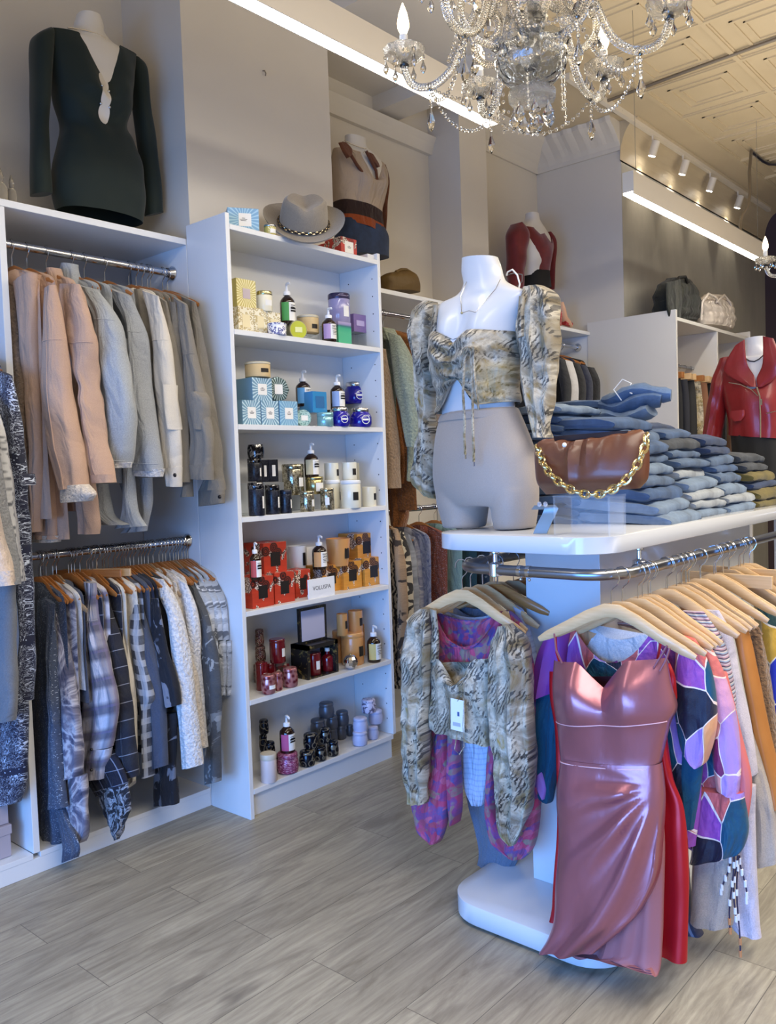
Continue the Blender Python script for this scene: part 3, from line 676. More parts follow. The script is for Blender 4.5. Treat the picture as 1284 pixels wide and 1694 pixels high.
# lower left rail -------------------------------------------------
LY = lambda px: hookY(px, XL, ZL)
def lo(*a, **k): return garment(a[0], a[1], a[2], XL, LY(a[3]), ZL, a[4], **{'T': .011, **k})
lo('glitter_cardigan', 'long glittery slate cardigan at the left end of the lower rail', 'cardigan', 62, glit, L=1.0, collar=False, pieces=[
    ('front_panel', [(52, 1000, 84, 985), (54, 1090, 90, 1080), (58, 1200, 96, 1190), (64, 1300, 104, 1290), (68, 1380, 104, 1370), (82, 1432, 102, 1436)], .026, None, -.01),
    ('sleeve', [(76, 990, 92, 1000), (78, 1090, 94, 1090), (82, 1200, 102, 1200), (80, 1335, 110, 1336)], .026, None, -.045),
    ('tie_belt', [(96, 1340, 108, 1336), (104, 1400, 132, 1395), (102, 1428, 128, 1418)], .014, None, -.02)])
lo('tie_dye_shirt', 'grey and indigo tie-dye shirt beside the glittery cardigan', 'shirt', 75, tie, L=.86, collar=False, pieces=[
    ('sleeve', [(78, 985, 96, 985), (92, 1060, 112, 1056), (95, 1140, 124, 1135), (98, 1220, 133, 1215), (107, 1288, 134, 1284)], .03, None, -.03),
    ('cuff', [(108, 1284, 142, 1282), (107, 1330, 144, 1326), (110, 1385, 144, 1375), (118, 1400, 140, 1392)], .026, None, -.02)])
lo('white_shirt', 'white shirt edge between tie-dye and navy check shirts', 'shirt', 86, cloth('white_cotton', (206, 205, 208)), L=.5, pieces=[('sleeve', [(88, 975, 104, 985), (100, 1060, 112, 1050), (110, 1120, 120, 1116)], .014, None, -.01)])
lo('vest', 'slate vest on a grey hanger left of the navy check shirt', 'vest', 92, slate, L=.55, rear=False, hg='grey')
lo('flannel_shirt', 'navy windowpane flannel shirt with a frayed tie-dye hem', 'shirt', 122, navychk, L=.88, pieces=[
    ('front_panel', [(112, 985, 146, 970), (116, 1080, 150, 1080), (124, 1190, 158, 1190), (140, 1280, 200, 1270), (158, 1318, 212, 1300)], .024, None, 0),
    ('fringe_hem', [(160, 1306, 212, 1296), (172, 1340, 214, 1335), (184, 1372, 206, 1362), (190, 1390, 197, 1388)], .02, fringe_m, -.005, {'wr': .012, 'wf': 40})])
t = lo('flannel_shirt', 'white and navy plaid flannel shirt with buttoned cuff', 'shirt', 131, plaid_m, L=.6, slen=.5, pieces=[
    ('sleeve', [(140, 962, 158, 965), (144, 1030, 166, 1024), (143, 1100, 180, 1092), (140, 1180, 195, 1170), (135, 1240, 184, 1236)], .032, None, -.045, {'seams': (.25,)}),
    ('cuff', [(134, 1236, 184, 1238), (128, 1288, 174, 1288)], .03, None, -.045, {'fold': .003})])
for py in (1240, 1274): button(t, (XL, LY(131), ZL), 151, py, LY(131)-.082, .006)
lo('flannel_shirt', 'charcoal check flannel shirt right of the white plaid sleeve', 'shirt', 152, blackchk, L=.78, pieces=[
    ('sleeve', [(150, 968, 172, 975), (168, 1030, 192, 1030), (184, 1100, 208, 1090), (194, 1190, 220, 1184), (195, 1290, 228, 1284)], .03, None, -.03)])
lo('cream_shirt', 'cream shirt with tails below the charcoal check sleeve', 'shirt', 160, cream, L=.82, pieces=[
    ('sleeve', [(140, 954, 162, 956), (180, 1000, 196, 1000), (198, 1080, 214, 1080), (212, 1180, 226, 1180), (196, 1318, 226, 1290)], .018, None, 0)])
lo('cream_shirt', 'second cream shirt tight behind the first cream one', 'shirt', 178, cream, L=.6, pieces=[('sleeve', [(188, 980, 206, 984), (204, 1050, 218, 1060), (214, 1130, 224, 1130)], .016, None, -.01)])
lo('check_cardigan', 'grey block-check cardigan in the middle of the lower rail', 'cardigan', 186, knitpat, L=.78, pieces=[
    ('sleeve', [(214, 1000, 230, 1000), (218, 1070, 240, 1080), (228, 1140, 256, 1150), (238, 1180, 252, 1180), (238, 1285, 254, 1285)], .03, None, -.02)])
lo('ribbed_sweater', 'slate ribbed sweater beside the block-check cardigan', 'sweater', 198, slate, L=.7, pieces=[
    ('sleeve', [(200, 968, 230, 985), (226, 1040, 246, 1040), (240, 1140, 268, 1136), (252, 1272, 276, 1266)], .028, None, -.02)])
lo('ribbed_sweater', 'navy ribbed sweater left of the dark blotch camo shirt', 'sweater', 207, navy, L=.72, pieces=[('sleeve', [(222, 966, 240, 980), (242, 1050, 254, 1050), (256, 1150, 270, 1150), (262, 1240, 276, 1240)], .02, None, -.01)])
lo('camo_shirt', 'black shirt with large grey blotches, long tail showing', 'shirt', 214, camo_d, L=.86, pieces=[
    ('sleeve', [(240, 990, 262, 990), (250, 1080, 276, 1070), (262, 1140, 292, 1130), (268, 1172, 297, 1166)], .026, None, -.03),
    ('front_panel', [(250, 1180, 292, 1180), (254, 1270, 290, 1270), (256, 1332, 294, 1330)], .024, None, -.005)])
lo('black_shirt', 'plain black shirt between blotch camo and white fleece', 'shirt', 228, black_c, L=.66, pieces=[('sleeve', [(256, 975, 276, 980), (268, 1060, 284, 1060), (276, 1140, 296, 1140)], .018, None, -.01)])
lo('teddy_fleece', 'white teddy fleece with long sleeve, largest white piece on lower rail', 'fleece', 238, white_sherpa, L=.7, slen=.62, pieces=[
    ('sleeve', [(240, 950, 272, 960), (276, 1010, 296, 1004), (288, 1090, 312, 1080), (298, 1180, 324, 1176), (305, 1270, 333, 1266)], .034, None, -.035)])
lo('teddy_fleece', 'cream teddy fleece squeezed behind the largest white fleece', 'fleece', 252, cream_sherpa, L=.66, pieces=[('sleeve', [(272, 956, 292, 964), (296, 1030, 308, 1030), (314, 1130, 328, 1130), (326, 1236, 340, 1234)], .022, None, -.02)])
lo('teddy_fleece', 'off-white teddy fleece right before the dark camo shirt', 'fleece', 262, white_sherpa, L=.66, slen=.6, pieces=[('sleeve', [(288, 950, 308, 966), (306, 1020, 326, 1016), (318, 1120, 334, 1120), (330, 1240, 342, 1236)], .026, None, -.025)])
lo('camo_shirt', 'charcoal and grey camouflage shirt with hanging sleeve', 'shirt', 280, camo_o, L=.8, pieces=[
    ('sleeve', [(304, 952, 324, 975), (324, 1030, 348, 1030), (332, 1120, 364, 1110), (334, 1200, 366, 1195), (340, 1296, 366, 1292)], .03, None, -.02)])
for px, lb, dx in ((290, 'left', 0), (300, 'middle', 12), (309, 'right', 22)):
    lo('camo_tee', 'pale grey camouflage tee, %s one of three by the bookcase panel' % lb, 'top', px, camo_l, L=.6, rear=False, pieces=[
        ('sleeve', [(322+dx, 955, 336+dx, 968), (334+dx, 1000, 352+dx, 1000), (338+dx, 1054, 356+dx, 1060)], .024, None, -.015),
        ('front_panel', [(336+dx, 1060, 360+dx*1.05, 1060), (342+dx, 1100, 362+dx, 1100), (344+dx, 1150, 360+dx, 1150)], .02, None, 0)])
for i, px in enumerate((66, 69, 112, 117, 147, 168, 172, 192, 203, 220, 233, 244, 268, 273, 286, 294, 305, 313)):
    hanger((XL, LY(px), ZL), random.Random(i).uniform(-.05, .12), ORD[i]+' bare %s hanger from the left on the lower rail by the bookcase' % ('grey-brown' if i > 8 and i % 3 == 2 else 'honey wood'), [wood_h, wood_h, wood_g][i % 3 if i > 8 else 0])['group'] = 'bare hangers on the lower left rail'
for i, (px, lb) in enumerate(((142, 'left'), (158, 'right'))):
    Y = LY(px); t = thing('trouser_hanger', '%s straight wooden clamp hanger above the plaid shirts' % lb, 'hanger', (XL, Y, ZL), .5)
    MB().bb(-.15, .15, -.006, .006, -.105, -.075).build('clamp_bar', wood_p if i else wood_h, t, bevel=.002, smooth=False)
    MB().tube([(0, 0, -.075), (0, 0, -.04), (.02, 0, -.022)]+[(.0245*math.cos(a), 0, .0245*math.sin(a)-.004) for a in (0, .6, 1.2, 1.8, 2.4, 3)], .0019, 6).build('hook', chrome, t)
# bay left of the divider ----------------------------------------
def lb_(name, label, cat, Y, m, pieces, L=.7, x=XU): return garment(name, label, cat, x, Y, 2.0, m, L=L, pieces=pieces, rear=False, hlabel='wooden hanger of the '+label)
lb_('bandana_dress', 'navy bandana print dress overlapping the white divider', 'dress', 1.36, bandana_m, [
    ('sleeve', [(-10, 610, 20, 622), (0, 680, 34, 690), (10, 760, 44, 770), (20, 840, 48, 850), (30, 960, 52, 960), (36, 1060, 54, 1060), (34, 1160, 50, 1160)], .03, None, -.02),
    ('skirt', [(-30, 1150, 46, 1150), (-30, 1230, 44, 1230), (-30, 1300, 40, 1290), (-30, 1336, 30, 1328)], .04, None, 0), ('cuff', [(38, 782, 52, 786), (42, 800, 52, 804)], .025, None, -.03)], 1.0)
lb_('snake_cardigan', 'silver snake-scale knit cardigan left of the bandana dress', 'cardigan', 1.27, silver_sn, [('sleeve', [(-40, 640, 0, 690), (-30, 760, 18, 770), (-20, 860, 26, 866), (-16, 940, 36, 940), (-6, 966, 38, 962)], .04, None, -.02)], .8)
lb_('cable_sweater', 'grey cable-knit sweater in front of the bandana dress', 'sweater', 1.22, cable, [('sleeve', [(-60, 700, -10, 700), (-40, 830, 8, 830), (-30, 900, 22, 900), (-30, 968, 30, 968)], .045, None, -.04)], .7)
lb_('waffle_top', 'oatmeal waffle-knit top cut off at the left picture edge', 'top', 1.15, oat, [('sleeve', [(-60, 780, -12, 780), (-60, 860, 0, 860), (-50, 930, 14, 930), (-50, 950, 20, 948)], .04, None, -.04), ('cuff', [(-60, 946, 20, 944), (-60, 972, 24, 968)], .04, None, -.04)], .7)
lb_('jersey_trousers', 'stone grey jersey trousers below the cable-knit sweater', 'trousers', 1.25, sweat, [('leg', [(-60, 960, 22, 960), (-60, 1060, 24, 1060), (-60, 1150, 28, 1150), (-60, 1196, 26, 1192)], .045, None, 0)], .8)
for i, (x0, x1, z0, z1, lab) in enumerate(((-3.42, -3.08, .082, .2, 'flat pale box on the low ledge left of the divider'), (-3.42, -3.1, .202, .32, 'pale box stacked on the flat box at the far left'))):
    t = thing('storage_box', lab, 'box', (-3.25, 1.12, z0)); h = z1-z0
    bx = mat('mauve_card', (170, 160, 168), .6)
    MB().bb((x0-x1)/2, (x1-x0)/2, -.24, .24, 0, h*.7).build('box_body', bx, t, smooth=False, bevel=.002); MB().bb((x0-x1)/2-.004, (x1-x0)/2+.004, -.244, .244, h*.7+.0005, h).build('lid', bx, t, smooth=False, bevel=.002)
# ------------------------------------------------------------------ bookcase goods
def face2(n):
    """face coordinates of a centred box: (y or x, z), chosen by the face normal"""
    p = n.sep(n.obj()); q = n.sep(n.nd('TexCoord', out=1)); f = n.m('GREATER_THAN', n.m('ABSOLUTE', q[0]), .5)
    a = n.m('ADD', n.m('MULTIPLY', p[1], f), n.m('MULTIPLY', p[0], n.m('SUBTRACT', 1, f)))
    return a, p[2], f
def sunburst(c1, c2, k=13, allf=0):
    def f(n):
        a, z, fx = face2(n); ang = n.m('ARCTAN2', z, a); r = n.m('SQRT', n.m('ADD', n.m('MULTIPLY', a, a), n.m('MULTIPLY', z, z)))
        s = n.m('SINE', n.m('MULTIPLY', ang, k*2)); s = n.m('MULTIPLY', n.step(s, .1, .5), n.m('GREATER_THAN', r, .018))
        return n.mix(n.m('MULTIPLY', s, fx if not allf else 1), c1, c2)
    return f
def lace(c1, c2, sc=75):
    return lambda n: n.mix(n.step(n.m('ABSOLUTE', n.m('SUBTRACT', n.vor(n.obj(), sc), .42)), .1, .16), c1, c2)
def bloom(base, dark=(58, 28, 24), lacec=(238, 226, 214)):
    def f(n):
        p = n.obj(); c = n.mix(n.noise(n.map(p, (1, 1, 8)), 12, 3), jit(base, .86), jit(base, 1.1))
        s = n.m('LESS_THAN', n.vor(p, 210), .5)
        b = n.step(n.noise(p, 17, 2, .5, .5), .53, .55); c = n.mix(b, c, n.mix(s, (90, 60, 50), lacec))
        d = n.vor(n.map(p, loc=(.3, .7, .1)), 15); k = n.m('MULTIPLY', n.m('LESS_THAN', d, .36), n.m('GREATER_THAN', n.sep(n.vor(n.map(p, loc=(.3, .7, .1)), 15, out=1))[0], .4))
        rg = n.m('LESS_THAN', n.m('FRACT', n.m('MULTIPLY', d, 9)), .25)
        return n.mix(k, c, n.mix(n.m('MULTIPLY', rg, .5), dark, base))
    return f
def damask(c1, c2, sc=60): return lambda n: n.mix(n.step(n.noise(n.vor(n.obj(), sc, out=2) if False else n.obj(), sc, 3, .6, 2), .48, .54), c1, c2)
amber = mat('amber_bottle', (38, 20, 12), .08, coat=.5)
pumpw = mat('pump_white', (238, 238, 240), .3)
paper = mat('label_paper', (240, 238, 234), .6); ink = mat('label_ink', (26, 26, 32), .6); blk = mat('black_label', (28, 22, 22), .5)
clear = mat('clear_acrylic', (235, 240, 245), .05, trans=1, ior=1.12)
glassm = mat('jar_glass', (245, 245, 245), .04, trans=1, ior=1.18)
waxw = mat('ivory_wax', (240, 234, 212), .45, coat=.6); waxa = mat('amber_wax', (214, 152, 88), .4, coat=.6)
silver_lid = mat('silver_lid', (205, 205, 208), .2, 1)
def place(px, X, zs):
    l, r, t, b = px; c = at((l+r)/2, b, x=X); dd = depth(c); return Vector((X, c.y, zs if zs is not None else c.z)), (r-l)*dd/F_PX, (b-t)*dd/F_PX
def patch(mb, r, a0, a1, z0, z1, n=8, e=.0007):
    mb.rings([[((r+e)*math.cos(lerp(a0, a1, k/n)), (r+e)*math.sin(lerp(a0, a1, k/n)), z) for k in range(n+1)] for z in (z0, z1)], False)
    return mb
def lines(t, r, a, z, w, n=3, gap=.006, big=0, words=None):
    """lettering, or small rules of ink where the print cannot be read"""
    R = Matrix.Rotation(a, 3, 'Z')
    if words:
        for i, s in enumerate(words): lettering(s, w*1.45/max(4, len(s))*1.1, ink, t, R @ Vector((r+.0012, 0, z-i*w*.36)), (PI/2, 0, PI/2+a))
        z -= len(words)*w*.36
    mb = MB()
    for i in range(n): mb.box(R @ Vector((r+.0009, 0, z-i*gap)), (.0006, w*(.8, .6, .7)[i % 3], gap*.32), R)
    mb.build('print_lines', ink, t, smooth=False)
def pump(px, X, zs, accent, label, words=None, a=-.25, group='pump lotion bottles in the bookcase', neck=None):
    p, w, h = place(px, X, zs); r = w/2; t = thing('pump_bottle', label, 'bottle', p, 0, group); hb = h*.70
    MB().lathe([(r*.9, 0), (r, r*.12), (r, hb*.74), (r*.93, hb*.83), (r*.62, hb*.93), (r*.36, hb*.98), (r*.36, hb)], 24).build('bottle', amber, t)
    MB().lathe([(r*.48, hb), (r*.48, hb+h*.08), (r*.4, hb+h*.1), (r*.18, hb+h*.11), (r*.16, hb+h*.2)], 18).build('collar', pumpw, t)
    z = h*.965; MB().tube([(0, 0, hb+h*.2), (0, 0, z), (r*.25, -r*.1, z+.002), (r*.9, -r*.35, z), (r*1.05, -r*.4, z-h*.03)], [r*.12, r*.2, r*.2, r*.15, r*.1], 8).build('pump_head', pumpw, t)
    z0, z1 = hb*.12, hb*.74
    patch(MB(), r, a-1.35, a-.3, z0, z1).build('colour_label', mat('label_'+accent[0], accent[1], .55), t)
    lb = patch(MB(), r, a-.3, a+1.0, z0, z1).build('white_label', paper, t)
    lines(lb, r, a+.3, z1-hb*.1, r*.95, 3, hb*.06, 0, words); 
    if not words:
        mb = MB(); R = Matrix.Rotation(a+.3, 3, 'Z')
        for i in range(2): mb.box(R @ Vector((r+.0009, 0, z1-hb*(.2+.09*i))), (.0006, r*.9, hb*.06), R)
        mb.build('print_lines', ink, lb, smooth=False)
    return t
def can(px, X, zs, body, label, cat='candle', name='candle', lid=None, lidh=.12, a=-.1, lab=(.5, .35, paper), group=None, taper=1.0, round_=0, wax=None, open_=False, flute=0):
    p, w, h = place(px, X, zs); r = w/2; t = thing(name, label, cat, p, 0, group); hb = h*(1-(lidh if lid else 0))
    rb = r*taper
    if round_: prof = [(r*.7, 0), (r*.92, h*.07), (r, hb*.45), (r*.97, hb*.75), (r*.86, hb)]
    elif open_: prof = [(rb*.94, 0), (rb, h*.04), (r, hb), (r*.95, hb), (lerp(rb, r, .8)*.94, hb*.82), (.001, hb*.8)]
    else: prof = [(rb*.94, 0), (rb, h*.03), (lerp(rb, r, .97), hb*.97), (r*.97, hb)]
    MB().lathe(prof, 26, flute=flute).build('body', body, t)
    if lid: MB().lathe([(r*1.0, hb+.0004), (r*1.02, hb+h*.02), (r*1.02, h*.965), (r*.95, h), (r*.25, h*1.005), (.002, h*1.005)] if not round_ else [(r*.9, hb+.0004), (r*.93, hb+h*.03), (r*.9, h*.95), (r*.8, h), (.002, h)], 26).build('lid', lid, t)
    if lab:
        hw, hh, lm = lab[:3]; zc = hb*(lab[3] if len(lab) > 3 else .5); rr = lerp(rb, r, zc/hb)*1.003
        k = patch(MB(), rr, a-hw, a+hw, zc-hb*hh/2, zc+hb*hh/2, 8, .0012).build('label', lm, t)
    return t
def cube(px, X, zs, m, label, cat='box', name='gift_box', d=None, rz=0, lab=(.45, .45, paper), group=None, lid=False, lt=True, fw=1.0):
    p, w, h = place(px, X, zs); w *= fw
    wy = w/ max(.3, math.cos(rz)*abs(CR.y)+0); wy = min(w*1.25, wy); d = d or wy
    t = thing(name, label, cat, p-Vector((d/2, 0, 0)), rz, group)
    MB().box((0, 0, 0), (d, wy, h)).build('carton', m, t, loc=(0, 0, h/2), smooth=False, bevel=.0015)
    if lab:
        k = MB().box((d/2+.0006, (lab[3] if len(lab) > 3 else 0)*wy, h*(.5+(lab[4] if len(lab) > 4 else 0))), (.001, wy*lab[0], h*lab[1])).build('label', lab[2], t, smooth=False)
        if lab[2] is paper and lt:
            mb = MB()
            for i in range(3): mb.box((d/2+.0013, 0, h*(.56-.05*i)), (.0005, wy*(.1, .24, .18)[i], h*.02))
            mb.build('print_lines', ink, k, smooth=False)
    return t
def disc(px, X, zs, m, label, name='candle_tin', cat='candle', th=.04, rz=0, lab=None, rim=None, n=32):
    p, w, h = place(px, X, zs); r = h/2; t = thing(name, label, cat, p-Vector((.02, 0, 0)), rz); R = Matrix.Rotation(PI/2, 3, 'Y')
    MB().lathe([(r*.96, -th), (r, -th+.003), (r, -.003), (r*.95, 0)], n, (0, 0, 0), R).build('tin', rim or m, t, loc=(0, 0, r))
    MB().lathe([(r*.9, 0), (.001, .0016)], n, (.0005, 0, 0), R).build('lid_face', m, t, loc=(0, 0, r))
    if lab: k = MB().box((.003, 0, r), (.001, r*lab[0], r*lab[1])).build('label', lab[2], t, smooth=False)
    return t
def riser(px, X, zs, label, dd=.07):
    p, w, h = place(px, X, zs); t = tag(MB().box((-dd/2, 0, h/2), (dd, w*1.3, h-.0004)).build('acrylic_riser', clear, None, p, False, .001), label, 'stand'); return p.z+h
blue_sun = mat('blue_sunburst_card', sunburst((112, 152, 178), (198, 222, 232), 12), .3); gold_sun = mat('gold_sunburst_card', sunburst((198, 184, 106), (240, 232, 186), 15), .3)
blue_card = mat('sky_blue_card', sunburst((116, 164, 200), (160, 200, 222), 12), .35); lace_c = mat('cream_lace_card', lace((196, 178, 128), (240, 234, 214)), .4)
teal_sun = mat('teal_sunburst_tin', sunburst((64, 86, 88), (170, 190, 192), 12, 1), .3, .3); mint = mat('mint_tin', lambda n: n.mix(n.step(n.vor(n.obj(), 130), .3, .5), (96, 140, 142), (170, 204, 204)), .35)
pbl = mat('pale_blue_tin', (140, 190, 200), .25, .5); lattice = mat('blue_lattice_tin', lace((92, 96, 150), (236, 236, 240), 80), .4)
lime = mat('lime_lid', (188, 196, 54), .4); kraft = mat('kraft_wrap', (206, 180, 134), .6); purp = mat('lavender_glass', (150, 144, 184), .15, coat=.5); purp2 = mat('deep_lavender', (126, 104, 158), .4)
duo = mat('duo_wax', lambda n: n.ramp(n.m('MULTIPLY', n.sep(n.obj())[2], 9), [(.0, (90, 190, 150)), (.2, (70, 176, 140)), (.3, (60, 120, 130)), (.38, (160, 150, 200)), (.6, (196, 190, 216))]), .15, coat=.5)
cob = mat('cobalt_glass', (22, 18, 150), .08, coat=.6); aqua = mat('aqua_candle', (54, 140, 196), .2, coat=.4)
redf = mat('red_floral_card', bloom((188, 56, 48), (120, 20, 24)), .4); frost = mat('frosted_glass', (232, 234, 236), .4, coat=.4)
S1, S2, S3, S4, S5, S6 = SH[1:]; XA, XB_, XC = -2.79, -2.87, -2.95
# --- top of the bookcase
cube((396, 437, 345, 383), -2.80, 2.475, blue_card, 'sky blue candle box on top of the bookcase, left corner', rz=-.55, lab=(.4, .55, paper, .05))
can((437, 457, 367, 386), -2.80, 2.475, gold_sun, 'small pale gold tin between blue box and felt hat', lid=silver_lid, lidh=.2, lab=(.6, .45, paper))
cube((563, 593, 389, 420), -2.81, 2.475, redf, 'red floral soap box right of the hat, nearer the corner', lab=(.55, .6, paper), rz=0)
cube((536, 557, 388, 412), -2.90, 2.475, redf, 'red floral soap box half hidden by the hat brim', lab=(.55, .5, paper), rz=0)
# --- first shelf
for i, (l, r, t_, b) in enumerate(((395, 421, 500, 546), (421, 443, 503, 549), (443, 466, 508, 551))):
    cube((l, r, t_, b), XB_+.02, S1, lace_c, 'cream lace-pattern box, %s of three in a row on the first shelf' % ('left', 'middle', 'right')[i], lab=(.5, .45, mat('cream_label', (236, 224, 186), .5)), lt=False)
cube((392, 425, 456, 503), XB_, S1+.12, gold_sun, 'gold sunburst box standing on the lace boxes', lab=(.38, .35, mat('lilac_label', (200, 186, 196), .5)), lt=False)
can((425, 451, 475, 508), XB_, S1+.115, waxw, 'ivory jar candle beside the gold sunburst box', lid=mat('gold_lid', (206, 196, 150), .2, 1), lidh=.2)
z = riser((464, 490, 530, 556), XB_, S1, 'clear acrylic block under the green label bottle'); pump((464, 489, 461, 530), XB_, z, ('green', (82, 160, 84)), 'amber pump bottle with green label on first shelf')
can((443, 474, 533, 553), XA, S1, lattice, 'squat blue lattice tin in front of the lace boxes', 'tin', 'candle_tin', lid=lattice, lidh=.25, lab=None)
z = riser((495, 529, 546, 562), XB_, S1, 'clear block under the kraft-wrapped tin'); can((492, 528, 519, 548), XB_, z, kraft, 'kraft-wrapped candle tin behind the lime tin', lid=mat('pale_lid', (216, 206, 180), .4), lidh=.15, lab=(.3, .3, blk, .4))
disc((485, 514, 528, 560), XA, S1, lime, 'round tin on edge with lime green lid', th=.05, rz=-.35, rim=mat('tin_side', (160, 160, 140), .3, .8), lab=(.8, .55, mat('pale_lime_label', (226, 230, 170), .5)))
pump((533, 557, 507, 563), XA, S1, ('lilac', (180, 150, 190)), 'amber pump bottle with lilac label, right half of first shelf', ['PARTY', 'FAVE'])
z = riser((546, 580, 530, 566), XB_, S1, 'clear block under the tall lavender jar'); can((544, 580, 480, 531), XB_, z, purp, 'tall lavender jar candle with dark lid', lid=mat('smoked_lid', (60, 54, 84), .1, .3), lidh=.18, lab=(.3, .42, paper))
cube((559, 584, 530, 567), XA, S1, duo, 'square two-tone candle, lilac over green', cat='candle', name='candle', lab=None)
z = riser((586, 612, 542, 570), XB_+.02, S1, 'clear block at the right end of the first shelf'); cube((584, 609, 512, 541), XB_+.02, z, purp2, 'deep lavender square candle at right end of first shelf', cat='candle', name='candle', lab=(.6, .3, mat('lilac_print', (190, 176, 214), .5)), lt=False)
# --- second shelf
for i, (l, r, m_) in enumerate(((402, 433, blue_sun), (433, 463, blue_sun), (463, 495, blue_card))):
    cube((l, r, 664, 705), XA-.005, S2, m_, ('blue sunburst box at lower left corner of second shelf', 'blue sunburst box in middle of the lower row', 'plainer sky blue box, right end of lower row')[i], lab=(.45, .45, paper))
cube((418, 452, 628, 666), XA-.01, S2+.105, blue_sun, 'blue sunburst box stacked on the lower blue row', lab=(.45, .48, paper))
can((406, 448, 603, 628), XB_+.03, S2+.208, kraft, 'kraft-wrapped tin topmost on the blue boxes', lid=mat('pale_lid'), lidh=.15, lab=(.35, .3, blk, .5))
disc((451, 482, 624, 667), XA-.01, S2+.105, teal_sun, 'octagonal teal sunburst tin on edge', th=.04, rz=-.2, n=8, lab=(.7, .75, paper))
z = riser((488, 545, 672, 706), XC, S2, 'clear shelf riser under the blue label bottle', .08); pump((490, 515, 611, 670), XB_-.035, z, ('sky', (96, 160, 212)), 'amber pump bottle with sky blue label', ['DIRTY', 'LITTLE'])
cube((517, 543, 646, 681), XA-.03, S2+.066, aqua, 'aqua square candle between the two pump bottles', cat='candle', name='candle', lab=(.6, .55, mat('deep_aqua', (36, 104, 160), .5)), lt=False)
disc((496, 522, 678, 706), XA, S2, mint, 'small mint round tin on edge with oval label', th=.04, rz=-.25, lab=(.9, .6, paper))
can((525, 552, 683, 706), XA, S2, pbl, 'pale blue squat tin left of the cobalt jars', 'tin', 'candle_tin', lid=pbl, lidh=.3, lab=None)
def cobalt(px, X, zs, label):
    p, w, h = place(px, X, zs); r = w/2; t = thing('candle_jar', label, 'candle', p, 0, 'cobalt glass jars')
    MB().lathe([(r*.8, 0), (r*.9, h*.03), (r, h*.2), (r*.99, h*.5), (r*.86, h*.7), (r*.72, h*.78), (r*.72, h*.8)], 26).build('jar', cob, t)
    MB().lathe([(r*.76, h*.8), (r*.78, h*.82), (r*.78, h*.97), (r*.72, h), (.002, h)], 26).build('lid', silver_lid, t)
    a = -.35; c = Vector((math.cos(a)*r*1.002, math.sin(a)*r*1.002, h*.38)); R = Matrix.Rotation(a, 3, 'Z') @ Matrix.Rotation(PI/2, 3, 'Y')
    k = MB().torus(c, r*.36, r*.035, (math.cos(a), math.sin(a), 0), 24, 5).build('label_ring', paper, t); MB().box(c, (.002, r*.58, r*.16), Matrix.Rotation(a, 3, 'Z')).build('label_bar', paper, k, smooth=False)
cobalt((547, 580, 674, 706), XA, S2, 'cobalt blue jar, front left of the three'); cobalt((578, 616, 674, 706), XA-.01, S2, 'cobalt blue jar, front right of the three')
z = riser((568, 606, 664, 706), XC, S2, 'clear block under the raised cobalt jar'); cobalt((569, 606, 629, 665), XC, z, 'cobalt blue jar raised on a clear block')
z = riser((546, 570, 676, 706), XB_, S2, 'clear block under the pale blue label bottle'); pump((547, 571, 618, 675), XB_+.01, z, ('periwinkle', (150, 176, 224)), 'amber pump bottle with periwinkle label above a cobalt jar')
# --- third shelf
damk = mat('black_damask', damask((16, 18, 28), (40, 44, 58)), .3); merc = mat('mercury_glass', lambda n: n.mix(n.step(n.noise(n.obj(), 60, 3, .6, 2), .45, .56), (214, 208, 186), (126, 118, 96)), .18, .85)
merc_d = mat('black_mercury', lambda n: n.mix(n.step(n.noise(n.obj(), 40, 3, .6, 2), .5, .6), (22, 22, 28), (150, 148, 146)), .12, .6); goldm = mat('antique_gold_tin', (178, 166, 120), .25, .9)
for i, (px, X, zo, lb) in enumerate((((412, 439, 802, 857), XA, 0, 'tall black damask canister at front left of third shelf'), ((440, 464, 804, 853), XA-.01, 0, 'black damask canister, second along the front'), ((464, 484, 813, 852), XA, 0, 'short black damask canister, third along the front'),
        ((411, 434, 768, 806), XB_, .145, 'black damask canister raised at the back, left'))):
    can(px, X, S3+zo, damk, lb, 'canister', 'canister', lid=merc_d if i != 2 else damk, lidh=.2, lab=(.16, .45, paper), a=.25, group='black damask canisters')
for px, lb in (((434, 446, 767, 804), 'slim black carton beside the raised canister'), ((446, 462, 767, 804), 'slim black carton with white label, back row')):
    cube(px, XB_, S3+.14, damk, lb, lab=(.35, .5, paper), lt=False)
tag(MB().box((0, 0, .069), (.09, .2, .138)).build('acrylic_riser', clear, None, (XB_-.02, at(437, 840, x=XB_).y, S3), False, .001), 'clear block under the raised black canisters', 'stand')
can((410, 438, 747, 770), XB_, S3+.245, merc_d, 'black mercury-glass bowl topmost on the black canisters', 'bowl', 'candle_bowl', lab=None, round_=1)
z = riser((468, 540, 822, 848), XC+.03, S3, 'clear block under the large mercury canister', .09); can((468, 504, 771, 822), XC+.03, z, merc, 'large silver-gold mercury canister', 'canister', 'canister', lid=merc, lidh=.17, lab=(.28, .34, paper), a=.1)
can((506, 536, 790, 819), XB_, z, goldm, 'antique gold tin under the pump bottle', 'tin', 'candle_tin', lid=goldm, lidh=.2, lab=(.5, .6, paper))
pump((504, 528, 735, 791), XB_, z+.079, ('oat', (208, 192, 150)), 'amber pump bottle standing on the antique gold tin')
can((497, 521, 816, 850), XA, S3, merc, 'small mercury votive, left of the front pair', lid=merc, lidh=.16, lab=(.26, .4, paper), a=.2); can((531, 554, 812, 848), XA, S3, merc, 'small mercury votive, right of the front pair', lid=merc, lidh=.16, lab=(.3, .42, paper), a=-.8)
iv = 'ivory jar candles on the third shelf'
